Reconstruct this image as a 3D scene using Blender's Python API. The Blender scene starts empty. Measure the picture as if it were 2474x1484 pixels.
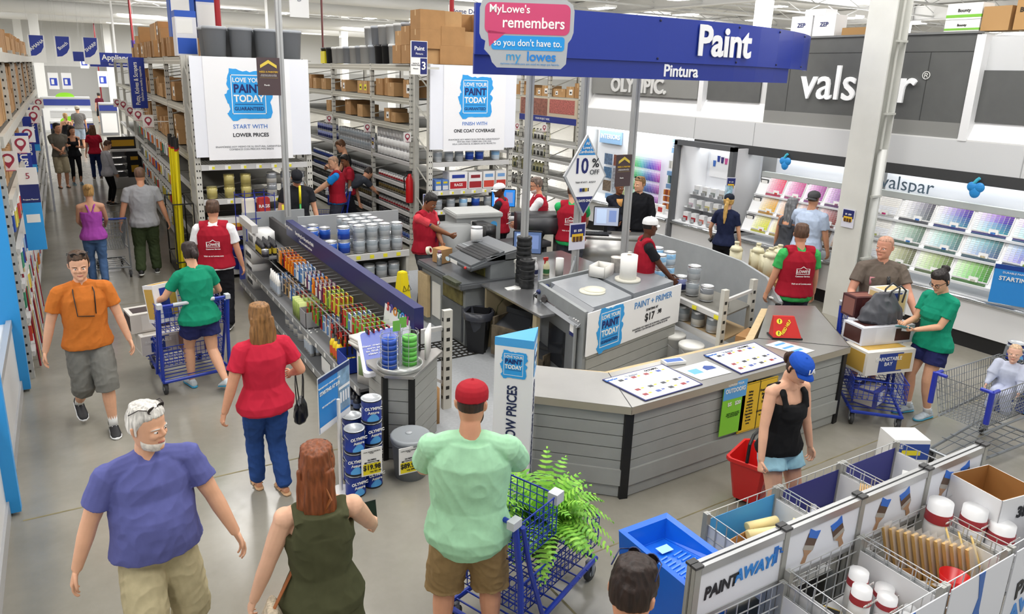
import bpy, bmesh, math, random
import numpy as np
from mathutils import Vector, Matrix, noise as mnoise
random.seed(7)
SC=bpy.context.scene; COL=SC.collection
# ---------------------------------------------------------------- camera, world, light, exposure
FPX,CX,CY,HC=1754.5,1200.,660.,3.5
YAW,PIT,ROL=0.535506493,0.266694395,0.0292800959
def _cam():
    cy,sy=math.cos(YAW),math.sin(YAW);cp,sp=math.cos(PIT),math.sin(PIT)
    fw=np.array([sy*cp,cy*cp,-sp]);r=np.array([cy,-sy,0.]);u=np.cross(r,fw)
    cr,sr=math.cos(ROL),math.sin(ROL)
    return np.array([cr*r+sr*u,-sr*r+cr*u,fw])
CM=_cam(); C0=np.array([0,0,HC])
cd=bpy.data.cameras.new('camera'); cam=bpy.data.objects.new('camera',cd); COL.objects.link(cam)
cd.sensor_fit='HORIZONTAL'; cd.sensor_width=36; cd.lens=36*FPX/2474
cd.shift_x=(1237-CX)/2474; cd.shift_y=(CY-742)/2474; cd.clip_end=300; cd.clip_start=.05
cam.matrix_world=Matrix(((CM[0][0],CM[1][0],-CM[2][0],0),(CM[0][1],CM[1][1],-CM[2][1],0),(CM[0][2],CM[1][2],-CM[2][2],HC),(0,0,0,1)))
SC.camera=cam
wd=bpy.data.worlds.new('store_air'); SC.world=wd; wd.use_nodes=True
wd.node_tree.nodes['Background'].inputs[0].default_value=(.93,.97,1,1); wd.node_tree.nodes['Background'].inputs[1].default_value=.8
SC.view_settings.view_transform='Standard'; SC.view_settings.look='None'; SC.view_settings.gamma=1; SC.view_settings.exposure=0.0
SC.cycles.max_bounces=5; SC.cycles.diffuse_bounces=3; SC.cycles.glossy_bounces=3; SC.cycles.transmission_bounces=3; SC.cycles.transparent_max_bounces=6
SC.cycles.use_denoising=True; SC.cycles.caustics_reflective=False; SC.cycles.caustics_refractive=False
def area(name,x,y,z,sx,sy,power,col=(1,.98,.95)):
    l=bpy.data.lights.new(name,'AREA'); l.shape='RECTANGLE'; l.size=sx; l.size_y=sy; l.energy=power; l.color=col
    o=bpy.data.objects.new(name,l); o.location=(x,y,z); COL.objects.link(o); return o
# rows of ceiling fixtures over the paint department (the ceiling hangs at 7.3 m)
for i,lx in enumerate((-3,3,9,15)):
    for j,ly in enumerate((0,5,10,16,24)):
        area('ceiling_lamp_light',lx,ly,7.0,1.4,3.0,170)
for lx in (-8,4,16,28,40,54):
    for ly in (33,44,56):
        area('ceiling_lamp_light',lx,ly,6.0,2.,6.,700)
for lx in (22,34,48):
    for ly in (8,20): area('ceiling_lamp_light',lx,ly,6.4,2.,6.,600)
# upward fill lights added to brighten the roof; no fixture carries them
for lx in (-6,6,18,32,48):
    for ly in (8,22,36,50):
        o=area('ceiling_fill_light',lx,ly,5.6,3.,3.,260); o.rotation_euler=(math.pi,0,0)
def ray(x,y):
    return np.array([(x-CX)/FPX,-(y-CY)/FPX,1.])@CM
def G(x,y,z=0.):                       # a point of the horizontal plane z
    d=ray(x,y); return C0+d*((z-HC)/d[2])
def YP(x,y,Y):                         # a point of the vertical plane at depth Y
    d=ray(x,y); return C0+d*(Y/d[1])
def XP(x,y,X):
    d=ray(x,y); return C0+d*(X/d[0])
# ---------------------------------------------------------------- materials
_mats={}
def lin(h):
    h=h.lstrip('#'); return [((int(h[i:i+2],16)/255+.055)/1.055)**2.4 if int(h[i:i+2],16)>10 else int(h[i:i+2],16)/255/12.92 for i in (0,2,4)]
def m(h,rough=.5,metal=0.,emit=0.,n=0.,ns=8.,bump=0.,stretch=(1,1,1),spec=.5):
    """a named procedural material: colour h, optional noise mottling n at scale ns, optional bump"""
    k=(h,rough,metal,emit,n,ns,bump,stretch,spec)
    if k in _mats: return _mats[k]
    M=bpy.data.materials.new('surface_'+h); M.use_nodes=True; nt=M.node_tree; b=nt.nodes['Principled BSDF']
    c=lin(h)+[1]
    b.inputs['Base Color'].default_value=c; b.inputs['Roughness'].default_value=rough; b.inputs['Metallic'].default_value=metal
    b.inputs['Specular IOR Level'].default_value=spec
    if emit: b.inputs['Emission Color'].default_value=c; b.inputs['Emission Strength'].default_value=emit
    if n or bump:
        tc=nt.nodes.new('ShaderNodeTexCoord'); mp=nt.nodes.new('ShaderNodeMapping'); mp.inputs['Scale'].default_value=stretch
        nz=nt.nodes.new('ShaderNodeTexNoise'); nz.inputs['Scale'].default_value=ns; nz.inputs['Detail'].default_value=4
        nt.links.new(tc.outputs['Object'],mp.inputs[0]); nt.links.new(mp.outputs[0],nz.inputs['Vector'])
        if n:
            mr=nt.nodes.new('ShaderNodeMapRange'); mr.inputs['From Min'].default_value=.3; mr.inputs['From Max'].default_value=.7
            mr.inputs['To Min'].default_value=1-n; mr.inputs['To Max'].default_value=1+n
            mx=nt.nodes.new('ShaderNodeMix'); mx.data_type='RGBA'; mx.blend_type='MULTIPLY'; mx.inputs[0].default_value=1
            mx.inputs[6].default_value=c
            nt.links.new(nz.outputs[0],mr.inputs[0]); nt.links.new(mr.outputs[0],mx.inputs[7]); nt.links.new(mx.outputs[2],b.inputs['Base Color'])
        if bump:
            bp=nt.nodes.new('ShaderNodeBump'); bp.inputs['Strength'].default_value=bump; bp.inputs['Distance'].default_value=.01
            nt.links.new(nz.outputs[0],bp.inputs['Height']); nt.links.new(bp.outputs[0],b.inputs['Normal'])
    _mats[k]=M; return M
def glass(h='ffffff',a=.25,rough=.1):
    k=('glass',h,a,rough)
    if k in _mats: return _mats[k]
    M=bpy.data.materials.new('clear_film'); M.use_nodes=True; b=M.node_tree.nodes['Principled BSDF']
    b.inputs['Base Color'].default_value=lin(h)+[1]; b.inputs['Roughness'].default_value=rough; b.inputs['Alpha'].default_value=a
    _mats[k]=M; return M
def attr_mat(rough=.5,emit=0.):
    k=('attr',rough,emit)
    if k in _mats: return _mats[k]
    M=bpy.data.materials.new('printed_colours'); M.use_nodes=True; nt=M.node_tree; b=nt.nodes['Principled BSDF']
    a=nt.nodes.new('ShaderNodeVertexColor'); a.layer_name='col'; nt.links.new(a.outputs[0],b.inputs['Base Color'])
    b.inputs['Roughness'].default_value=rough
    _mats[k]=M; return M
# ---------------------------------------------------------------- mesh builder
class MB:
    def __init__(s): s.v=[]; s.f=[]; s.mi=[]; s.col=[]; s.T=Matrix()
    def _add(s,vs,fs,mi=0,col=None):
        o=len(s.v)
        for p in vs:
            q=s.T@Vector(p); s.v.append((q.x,q.y,q.z))
        for k,f in enumerate(fs):
            s.f.append([o+i for i in f]); s.mi.append(mi[k] if isinstance(mi,(list,tuple)) else mi); s.col.append(col)
        return s
    def box(s,cx,cy,cz,sx,sy,sz,mi=0,rz=0.,col=None):
        x,y,z=sx/2,sy/2,sz/2; c,n=math.cos(rz),math.sin(rz)
        vs=[(cx+a*c-b*n,cy+a*n+b*c,cz+d) for d in (-z,z) for a,b in ((-x,-y),(x,-y),(x,y),(-x,y))]
        return s._add(vs,[(3,2,1,0),(4,5,6,7),(0,1,5,4),(1,2,6,5),(2,3,7,6),(3,0,4,7)],mi,col)
    def bx(s,x0,x1,y0,y1,z0,z1,mi=0,col=None): return s.box((x0+x1)/2,(y0+y1)/2,(z0+z1)/2,abs(x1-x0),abs(y1-y0),abs(z1-z0),mi,0,col)
    def quad(s,a,b,c,d,mi=0,col=None): return s._add([a,b,c,d],[(0,1,2,3)],mi,col)
    def tube(s,pts,r,seg=6,mi=0,caps=True,flat=None):
        pts=[Vector(p) for p in pts]; n=len(pts); R=r if isinstance(r,(list,tuple)) else [r]*n
        vs=[]; fs=[]; up=None
        for i,p in enumerate(pts):
            t=(pts[min(i+1,n-1)]-pts[max(i-1,0)])
            t=t.normalized() if t.length>1e-9 else Vector((0,0,1))
            if up is None: up=Vector((0,0,1)) if abs(t.z)<.9 else Vector((0,1,0))
            a=t.cross(up)
            if a.length<1e-6: a=t.orthogonal()
            a.normalize(); b=a.cross(t).normalized(); up=b
            ra=R[i]; rb=ra if flat is None else ra*flat
            for k in range(seg):
                th=2*math.pi*(k+.5)/seg; q=p+a*(ra*math.cos(th))+b*(rb*math.sin(th)); vs.append(q)
        for i in range(n-1):
            for k in range(seg):
                k2=(k+1)%seg; fs.append((i*seg+k,(i+1)*seg+k,(i+1)*seg+k2,i*seg+k2))
        if caps: fs.append(tuple(range(seg))); fs.append(tuple((n-1)*seg+k for k in reversed(range(seg))))
        return s._add(vs,fs,mi)
    def cyl(s,x,y,z0,z1,r,seg=16,mi=0,r1=None): return s.lathe([(r,z0),(r if r1 is None else r1,z1)],seg,mi,(x,y,0),True)
    def lathe(s,prof,seg=20,mi=0,at=(0,0,0),caps=True):
        vs=[];fs=[];ms=[];n=len(prof)
        for r,z in prof:
            for k in range(seg):
                t=2*math.pi*k/seg; vs.append((at[0]+r*math.cos(t),at[1]+r*math.sin(t),at[2]+z))
        for i in range(n-1):
            for k in range(seg):
                k2=(k+1)%seg; fs.append((i*seg+k,i*seg+k2,(i+1)*seg+k2,(i+1)*seg+k)); ms.append(mi[i] if isinstance(mi,(list,tuple)) else mi)
        if caps:
            fs.append(tuple(reversed(range(seg)))); ms.append(ms[0]); fs.append(tuple((n-1)*seg+k for k in range(seg))); ms.append(ms[-2])
        return s._add(vs,fs,ms)
    def prism(s,poly,o,ex,ey,ez,mi=0):
        """outline poly in the ex/ey plane at o, thickness vector ez"""
        o,ex,ey,ez=Vector(o),Vector(ex),Vector(ey),Vector(ez); n=len(poly)
        a=[o+ex*p[0]+ey*p[1] for p in poly]; b=[p+ez for p in a]
        fs=[tuple(reversed(range(n))),tuple(range(n,2*n))]+[(i,(i+1)%n,n+(i+1)%n,n+i) for i in range(n)]
        return s._add(a+b,fs,mi)
    def sph(s,c,r,mi=0,seg=12,rings=8):
        rx,ry,rz=(r,r,r) if not isinstance(r,(tuple,list)) else r; vs=[(c[0],c[1],c[2]-rz)];fs=[]
        for i in range(1,rings):
            ph=-math.pi/2+math.pi*i/rings
            for k in range(seg):
                t=2*math.pi*k/seg; vs.append((c[0]+rx*math.cos(ph)*math.cos(t),c[1]+ry*math.cos(ph)*math.sin(t),c[2]+rz*math.sin(ph)))
        vs.append((c[0],c[1],c[2]+rz)); L=len(vs)-1
        for k in range(seg):
            k2=(k+1)%seg; fs.append((0,1+k2,1+k)); fs.append((L,1+(rings-2)*seg+k,1+(rings-2)*seg+k2))
            for i in range(rings-2): fs.append((1+i*seg+k,1+i*seg+k2,1+(i+1)*seg+k2,1+(i+1)*seg+k))
        return s._add(vs,fs,mi)
    def mesh(s,name,mats,smooth=False,bevel=0.):
        me=bpy.data.meshes.new(name); me.from_pydata(s.v,[],s.f)
        for q in (mats if isinstance(mats,(list,tuple)) else [mats]): me.materials.append(q)
        me.polygons.foreach_set('material_index',s.mi)
        if any(c is not None for c in s.col):
            a=me.color_attributes.new('col','FLOAT_COLOR','CORNER'); buf=[]
            for p,c in zip(me.polygons,s.col):
                cc=list(c or (1,1,1))+[1]; buf+=cc*p.loop_total
            a.data.foreach_set('color',buf)
        if bevel:
            bm=bmesh.new(); bm.from_mesh(me); bmesh.ops.bevel(bm,geom=[e for e in bm.edges if len(e.link_faces)==2 and e.calc_face_angle(0)>.6],offset=bevel,segments=2,affect='EDGES',clamp_overlap=True); bm.to_mesh(me); bm.free()
        if smooth: me.shade_auto(smooth) if hasattr(me,'shade_auto') else me.polygons.foreach_set('use_smooth',[True]*len(me.polygons))
        me.update(); return me
    def build(s,name,mats,parent=None,loc=(0,0,0),rz=0.,smooth=False,bevel=0.):
        o=bpy.data.objects.new(name,s.mesh(name,mats,smooth,bevel)); COL.objects.link(o); o.location=loc; o.rotation_euler=(0,0,rz)
        if parent: o.parent=parent
        return o
def tag(o,label,cat,group=None,kind=None):
    if label: o['label']=label
    if cat: o['category']=cat
    if group: o['group']=group
    if kind: o['kind']=kind
    return o
def thing(name,label,cat,loc=(0,0,0),rz=0.,group=None,kind=None):
    o=bpy.data.objects.new(name,None); COL.objects.link(o); o.location=loc; o.rotation_euler=(0,0,rz); o.empty_display_size=.1
    return tag(o,label,cat,group,kind)
_kids={}
def dup(root,loc,rz=0.,label=None,group=None):
    r=root.copy(); COL.objects.link(r); r.location=loc; r.rotation_euler=(0,0,rz)
    if label: r['label']=label
    if group: r['group']=group
    def rec(a,b):
        for ch in a.children:
            c=ch.copy(); COL.objects.link(c); c.parent=b; rec(ch,c)
    rec(root,r); return r
def struct(o): o['kind']='structure'; return o
def text(parent,s,size,pos,right=(1,0,0),up=(0,0,1),mat=None,bold=0.,align='CENTER',sx=1.,name='lettering',shear=0.,depth=.0015,space=1.):
    c=bpy.data.curves.new(name,'FONT'); c.body=s; c.size=size; c.align_x=align; c.align_y='CENTER'; c.offset=bold*size; c.extrude=depth; c.resolution_u=3; c.shear=shear; c.space_line=space
    if mat: c.materials.append(mat)
    o=bpy.data.objects.new(name,c); me=bpy.data.meshes.new_from_object(o); bpy.data.objects.remove(o); bpy.data.curves.remove(c)
    o=bpy.data.objects.new(name,me); COL.objects.link(o)
    r=Vector(right).normalized(); u=Vector(up); u=(u-r*u.dot(r)).normalized(); n=r.cross(u)
    o.matrix_local=Matrix(((r.x*sx,u.x,n.x,pos[0]),(r.y*sx,u.y,n.y,pos[1]),(r.z*sx,u.z,n.z,pos[2]),(0,0,0,1)))
    if parent: o.parent=parent
    return o
ORD='first second third fourth fifth sixth seventh eighth ninth tenth eleventh twelfth thirteenth fourteenth fifteenth sixteenth seventeenth eighteenth nineteenth twentieth'.split()
def nth(i):
    if i<20: return ORD[i]
    t=['','','twenty','thirty','forty','fifty','sixty','seventy','eighty','ninety'][(i+1)//10]; u=(i+1)%10
    return t+'-'+ORD[u-1] if u else {'twenty':'twentieth','thirty':'thirtieth','forty':'fortieth','fifty':'fiftieth'}.get(t,t[:-1]+'ieth')
# ---------------------------------------------------------------- the building
def concrete():
    M=bpy.data.materials.new('polished_concrete'); M.use_nodes=True; nt=M.node_tree; b=nt.nodes['Principled BSDF']
    tc=nt.nodes.new('ShaderNodeTexCoord'); n1=nt.nodes.new('ShaderNodeTexNoise'); n2=nt.nodes.new('ShaderNodeTexNoise')
    n1.inputs['Scale'].default_value=.55; n1.inputs['Detail'].default_value=6; n1.inputs['Roughness'].default_value=.65; n2.inputs['Scale'].default_value=9; n2.inputs['Detail'].default_value=8; n2.inputs['Roughness'].default_value=.7
    for n in (n1,n2): nt.links.new(tc.outputs['Object'],n.inputs['Vector'])
    r1=nt.nodes.new('ShaderNodeValToRGB'); e=r1.color_ramp.elements; e[0].position=.30; e[0].color=lin('837f73')+[1]; e[1].position=.72; e[1].color=lin('9f9b90')+[1]
    r2=nt.nodes.new('ShaderNodeMapRange'); r2.inputs['From Min'].default_value=.35; r2.inputs['From Max'].default_value=.72; r2.inputs['To Min'].default_value=.965; r2.inputs['To Max'].default_value=1.015
    mx=nt.nodes.new('ShaderNodeMix'); mx.data_type='RGBA'; mx.blend_type='MULTIPLY'; mx.inputs[0].default_value=1
    nt.links.new(n1.outputs[0],r1.inputs[0]); nt.links.new(r1.outputs[0],mx.inputs[6]); nt.links.new(n2.outputs[0],r2.inputs[0]); nt.links.new(r2.outputs[0],mx.inputs[7]); nt.links.new(mx.outputs[2],b.inputs['Base Color'])
    rr=nt.nodes.new('ShaderNodeMapRange'); rr.inputs['To Min'].default_value=.10; rr.inputs['To Max'].default_value=.30; nt.links.new(n2.outputs[0],rr.inputs[0]); nt.links.new(rr.outputs[0],b.inputs['Roughness'])
    b.inputs['Specular IOR Level'].default_value=.55
    return M
X0,X1,Y0_,Y1_,ZC=-16,74,-9,64,7.3
b=MB(); b.bx(X0,X1,Y0_,Y1_,-.2,0); struct(b.build('floor',concrete()))
b=MB(); b.bx(X0,X1,Y0_,Y1_,ZC,ZC+.2); struct(b.build('ceiling',m('d9dadb',.8)))
b=MB(); b.bx(X0,X1,Y1_,Y1_+.3,0,ZC); b.bx(X0,X1,Y1_-.02,Y1_,0,3.2,1); struct(b.build('wall_back',[m('e4e4e2',.8),m('b9b9b7',.8)]))
b=MB(); b.bx(X1,X1+.3,Y0_,Y1_,0,ZC); struct(b.build('wall_right',m('e4e4e2',.8)))
b=MB(); b.bx(X0-.3,X0,Y0_,Y1_,0,ZC); struct(b.build('wall_left',m('e4e4e2',.8)))
# roof steel: girders along the aisle, open joists across, deck ribs, ducts
W8=m('ececec',.6); k=0
for gx in range(-12,74,12):
    b=MB(); b.bx(gx-.14,gx+.14,Y0_,Y1_,ZC-.75,ZC-.7); b.bx(gx-.14,gx+.14,Y0_,Y1_,ZC-.12,ZC-.07); b.bx(gx-.02,gx+.02,Y0_,Y1_,ZC-.75,ZC-.07); struct(b.build('ceiling_beam',W8))
for jy in range(18,64,3):
    b=MB(); b.bx(X0,X1,jy-.05,jy+.05,ZC-.07,ZC); b.bx(X0,X1,jy-.05,jy+.05,ZC-.62,ZC-.55)
    n=60
    for i in range(n):
        xa=X0+(X1-X0)*i/n; xb=X0+(X1-X0)*(i+1)/n; b.tube([(xa,jy,ZC-.6 if i%2 else ZC-.05),(xb,jy,ZC-.05 if i%2 else ZC-.6)],.018,4,0,False)
    struct(b.build('ceiling_beam',m('e2e3e4',.6)))
for i,(y,z,r) in enumerate(((34.5,6.2,.28),(44.5,6.1,.34),(54.5,6.2,.3),(29.5,6.25,.26))):
    b=MB(); b.tube([(X0+.5,y,z),(X1-.5,y,z)],r,16)
    for xx in range(-9,74,6): b.tube([(xx,y,z),(xx,y,ZC-.72)],.012,4)
    tag(b.build('air_duct',m('f1f1f0',.5),smooth=.8),['white round air duct crossing the store, second beyond the shelving','fat white air duct crossing the store, third beyond the shelving','white round air duct closest to the far wall','slim white air duct hung closest to the paint department'][i],'air duct')
# ceiling lights
LB=MB(); LB.bx(-.32,.32,-.65,.65,.0,.10); Lm=LB.mesh('housing',m('f4f4f4',.5))
LD=MB(); LD.bx(-.27,.27,-.6,.6,-.02,.0); Ld=LD.mesh('diffuser',m('ffffff',.5,emit=14))
lt=thing('ceiling_light','bright white fluorescent panel hanging in the grid under the store ceiling','ceiling light',(0,0,0),0,'ceiling light panels')
for nm,me in (('housing',Lm),('diffuser',Ld)):
    o=bpy.data.objects.new(nm,me); COL.objects.link(o); o.parent=lt
first=True
for ly in range(22,62,5):
    for lx in range(-9,70,5):
        d=.49*lx+.83*ly
        px=CX+FPX*((CM[0]@np.array([lx,ly,ZC-3.5]))/(CM[2]@np.array([lx,ly,ZC-3.5])))
        py=CY-FPX*((CM[1]@np.array([lx,ly,ZC-1-3.5]))/(CM[2]@np.array([lx,ly,ZC-1-3.5])))
        if not(-60<px<2540) or py<-20: continue
        hz=ZC-.75-.05*((lx*3+ly)%4)
        if first: lt.location=(lx,ly,hz); first=False
        else: dup(lt,(lx,ly,hz))
# steel columns
def wf_column(x,y,w=.36,d=.42,label=None):
    b=MB(); b.bx(x,x+.03,y,y+d,0,ZC); b.bx(x+w-.03,x+w,y,y+d,0,ZC); b.bx(x+.03,x+w-.03,y+d/2-.02,y+d/2+.02,0,ZC)
    return b
b=wf_column(10.08,6.40)
o=struct(b.build('column_1',m('d8d8d2',.45,n=.04,ns=3)))
b=MB(); b.tube([(10.36,6.44,0),(10.36,6.44,2.6)],.06,14); b.build('pipe_sleeve',m('dededa',.4),o,smooth=.8)
b=MB(); b.tube([(10.30,6.44,2.6),(10.30,6.44,7)],.022,8)
for z in (.95,1.9,3.1,4.1): b.bx(10.2,10.42,6.37,6.42,z,z+.03)
b.build('conduit',m('c9c9c2',.4),o)
k=2
for px,dist in ((660,33),(1838,30),(258,62),(85,48),(1131,44),(830,52),(45,60),(2180,42),(1535,50),(945,58)):
    r=ray(px,90); r=r/math.hypot(r[0],r[1])*dist
    b=MB(); b.box(r[0],r[1],ZC/2,.46,.46,ZC); struct(b.build('column_%d'%k,m('f0f0ee',.5))); k+=1
# floor joints and the desk's own painted floor
def joint(n,a,b_,w=.009):
    a=Vector((a[0],a[1],.0012)); b_=Vector((b_[0],b_[1],.0012)); d=(b_-a).normalized(); p=Vector((-d.y,d.x,0))*w
    q=MB(); q.quad(a-p,b_-p,b_+p,a+p); struct(q.build('trim_%d'%n,m('7f7654',.7,n=.4,ns=4)))
joint(1,(-.62,6.16),(2.2,6.12)); joint(2,(2.60,5.25),(2.68,-2)); joint(3,(2.65,3.7),(12,3.9),.006); joint(4,(-.62,11.8),(1.9,11.8),.006); joint(5,(2.6,-2),(2.6,2),.006)
b=MB(); b.prism([(3.05,4.95),(3.85,4.25),(6.75,4.3),(7.6,5.4),(7.7,8.9),(6,11.8),(3.3,11.8),(2.8,6.0)],(0,0,0),(1,0,0),(0,1,0),(0,0,.004)); o=struct(b.build('floor_paint_desk',m('a3a6a9',.45,n=.07,ns=30)))
# sprinkler risers and suspension rods
for i,(p,d,r,z0,c,lab) in enumerate((((533,135),14.,.05,3.7,'a3141d','red sprinkler riser standing on top of the rack beside the first paint banner'),((1090,150),13.6,.045,3.7,'a3141d','red sprinkler riser among the stacked cartons above the second paint banner'),((318,70),33.,.045,3.7,'7c1d22','thin dark red riser in the aisle beyond the blue spiral sign'),((272,60),40.,.05,3.7,'e8e8e8','thin white riser rising near the appliance banners'),((780,110),26.,.035,3.7,'5b2b2b','thin brown riser above the grey buckets on the aisle rack'),((228,80),58.,.05,0,'7c1d22','thin red riser on the far appliance wall'))):
    q=YP(*p,d); b=MB(); b.tube([(q[0],q[1],z0),(q[0],q[1],ZC)],r,10); tag(b.build('sprinkler_riser',m(c,.4)),lab,'pipe')
# ---------------------------------------------------------------- pallet racks
STEEL=m('c6c4bb',.45,n=.05,ns=6); BEAM=m('b4b1a4',.45); BEAMW=m('c9c8c6',.45); DECK=m('77756e',.6,.3); DARK=m('23221f',.8)
def upright(x,y,h,face,parent,d=1.05,ax='y',holes=True):
    """a perforated frame: two posts with lacing; face -1 looks to -X; ax gives the frame's depth direction"""
    b=MB(); w=.075
    for k in (0,1):
        ox,oy=(0,k*d) if ax=='y' else (k*d,0)
        b.bx(x+ox-w/2,x+ox+w/2,y+oy-w/2,y+oy+w/2,0,h)
        if holes and k==0:
            for i in range(int(h/.11)):
                z=.08+i*.11
                for s in (-.016,.016):
                    if ax=='x': b.quad((x-w/2-.001,y+s+.008,z),(x-w/2-.001,y+s-.008,z),(x-w/2-.001,y+s-.008,z+.03),(x-w/2-.001,y+s+.008,z+.03),1)
                    b.quad((x+s-.008,y-w/2-.001,z),(x+s+.008,y-w/2-.001,z),(x+s+.008,y-w/2-.001,z+.03),(x+s-.008,y-w/2-.001,z+.03),1)
    n=int(h/.6)
    for i in range(n):
        a=(x,y+.02,.2+i*.6) if ax=='y' else (x+.02,y,.2+i*.6); c=(x,y+d-.02,.5+i*.6) if ax=='y' else (x+d-.02,y,.5+i*.6)
        b.tube([a,c],.014,4)
    return b.build('upright',[STEEL,DARK],parent)
def aisle_rack(name,label,xf,ys,depth,levels,group=None,thin=()):
    """rack whose loading face is the plane X=xf, looking to -X"""
    r=thing(name,label,'pallet rack',(xf,ys[0],0),0,group)
    for y in ys: upright(0,y-ys[0],3.66,-1,r,depth,'x',y<24)
    for z in levels:
        t=z in thin
        for a,c in zip(ys,ys[1:]):
            b=MB(); b.bx(-.03,.02,a-ys[0]+.04,c-ys[0]-.04,z-(.07 if t else .12),z)
            if not t: b.bx(-.035,-.03,a-ys[0]+.04,c-ys[0]-.04,z-.075,z-.055,1)
            b.build('beam',[BEAMW if t else BEAM,m('d6d3c6',.4)],r)
            b=MB(); b.bx(.02,depth-.05,a-ys[0]+.04,c-ys[0]-.04,z-.03,z-.012); b.build('deck',DECK,r)
    return r
# cartons: a few kinds, copied
KRAFT=m('b58d5e',.8,n=.08,ns=5); KRAFT2=m('a87e50',.8,n=.08,ns=5); TAPE=m('c9a676',.4); WHT=m('f1f0ec',.6); YEL=m('e6dc2e',.6); INK=m('2a2622',.6)
def carton_mesh(sx,sy,sz,lab=None,mat=KRAFT,face='x'):
    b=MB(); b.box(0,0,sz/2,sx,sy,sz); b.bx(-sx/2-.001,sx/2+.001,-.022,.022,sz,sz+.0015,1); b.bx(-sx/2-.0015,-sx/2,-.022,.022,sz*.7,sz,1)
    if lab is not None:
        e=.0015
        if face=='x': b.bx(-sx/2-e,-sx/2,-sy*.3,sy*.12,sz*.25,sz*.75,2); b.bx(-sx/2-2*e,-sx/2,-sy*.2,sy*.02,sz*.38,sz*.55,3)
        else: b.bx(-sx*.3,sx*.12,-sy/2-e,-sy/2,sz*.25,sz*.75,2); b.bx(-sx*.2,sx*.02,-sy/2-2*e,-sy/2,sz*.38,sz*.55,3)
    return b.mesh('carton',[mat,TAPE,lab or WHT,INK])
CAR={}
for k,(sx,sy,sz) in dict(s=(.3,.26,.2),m=(.4,.33,.27),l=(.5,.42,.34),t=(.34,.24,.36)).items():
    for c,lb in (('n',None),('w',WHT),('y',YEL)):
        for f in 'xy': CAR[k+c+f]=carton_mesh(sx,sy,sz,lb,KRAFT if k in 'sm' else KRAFT2,f)
SIZ=dict(s=(.3,.26,.2),m=(.4,.33,.27),l=(.5,.42,.34),t=(.34,.24,.36)); LN=dict(n='plain brown',w='white-labelled',y='yellow-labelled'); SN=dict(s='small',m='medium',l='large',t='tall')
def inst(name,me,loc,rz,label,cat,group=None,parent=None):
    o=bpy.data.objects.new(name,me); COL.objects.link(o); o.location=loc; o.rotation_euler=(0,0,rz); o.parent=parent
    return tag(o,label,cat,group)
def carton_row(xf,y0,y1,z,zmax,where,group,mix='nnwy',gap=.02,fill=.9,sizes='smmlt',rows=1,face='x'):
    """cartons stacked side by side along Y on the shelf of rack face xf"""
    y=y0; i=0
    while y<y1-.2:
        k=random.choice(sizes); c=random.choice(mix); sx,sy,sz=SIZ[k]
        if random.random()>fill: y+=sy; continue
        if y+sy>y1: break
        zz=z; j=0; top=random.uniform(.55,1)*(zmax-z)
        while zz+sz<=z+top+.001 and zz+sz<=zmax:
            pos=nth(i)+' along, '+('base' if j==0 else nth(j))+' layer'
            inst('carton',CAR[k+c+face],(xf+sx/2+.02+random.uniform(0,.04),y+sy/2,zz),random.uniform(-.04,.04),'%s carton, %s, %s'%(LN[c],where,pos),'carton',group)
            zz+=sz+.001; j+=1
        y+=sy+gap; i+=1
# paint cans: a handful of kinds
def can_mesh(r,h,body,label,lab2=None,rim='c9cccf',lid='d7d9da',seg=18):
    b=MB(); b.lathe([(r,0),(r*1.03,.004),(r,.012),(r,h*.12),(r*1.004,h*.121),(r*1.004,h*.5),(r*1.004,h*.86),(r,h*.861),(r,h-.008),(r*1.03,h-.004),(r*1.02,h),(r*.86,h),(r*.84,h-.008)],seg,[1,1,1,1,0,0 if lab2 is None else 2,1,1,1,1,1,3])
    return b.mesh('paint_can',[m(label,.35),m(rim,.3,.75),m(lab2 or label,.35),m(lid,.35,.5)],.6)
CANM={}
def cans(key):
    if key not in CANM:
        r,h,bd,l1,l2,rim,lid=CAN[key]; CANM[key]=can_mesh(r,h,bd,l1,l2,rim,lid)
    return CANM[key]
CAN=dict(silver=(.083,.195,'','aeb2b6','8f979d','c9cccf','d7d9da'),white=(.083,.195,'','eeeeec','f3f3f1','d4d6d8','e8e8e6'),blue=(.083,.195,'','1c3f9e','2358b8','c9cccf','d9dadb'),gold=(.083,.195,'','a79a5a','b4a765','b9ad6c','c9c291'),
 red=(.052,.12,'','a01f27','d9d6d2','b9bcbf','d0d2d4'),dark=(.052,.12,'','2b2b33','58585e','aeb1b4','c4c7c9'),brown=(.052,.12,'','5b4a2c','a38a4a','c0c0b8','d2d2cc'),navy=(.083,.195,'','27306e','8f97c6','c9cccf','d9dadb'),sky=(.083,.195,'','d6e6f2','8cbfe6','d4d6d8','e6e8e8'),pail=(.083,.195,'','c9c7c0','777b80','c9cccf','d9dadb'),small_white=(.052,.12,'','e9e9e6','b7bdc3','c9cccf','dcdedf'),small_blue=(.052,.12,'','24429a','6f87c8','c9cccf','dcdedf'))
def bail(r,h,tilt=-.9,front=(0,-1)):
    b=MB(); pts=[]
    a=math.atan2(front[1],front[0])
    for i in range(11):
        t=math.pi*i/10; u=math.cos(t)*(r+.006); d=math.sin(t)*(r*1.05)
        out=d*math.cos(tilt)*.35+(r*.98)*math.sin(t)*.55; z=h*.80+d*math.sin(tilt)*.8
        pts.append((u*-math.sin(a)+out*math.cos(a),u*math.cos(a)+out*math.sin(a),z))
    b.tube(pts,.0028,5); return b.mesh('handle',m('d6d8da',.25,.6))
BAILM={}
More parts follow.
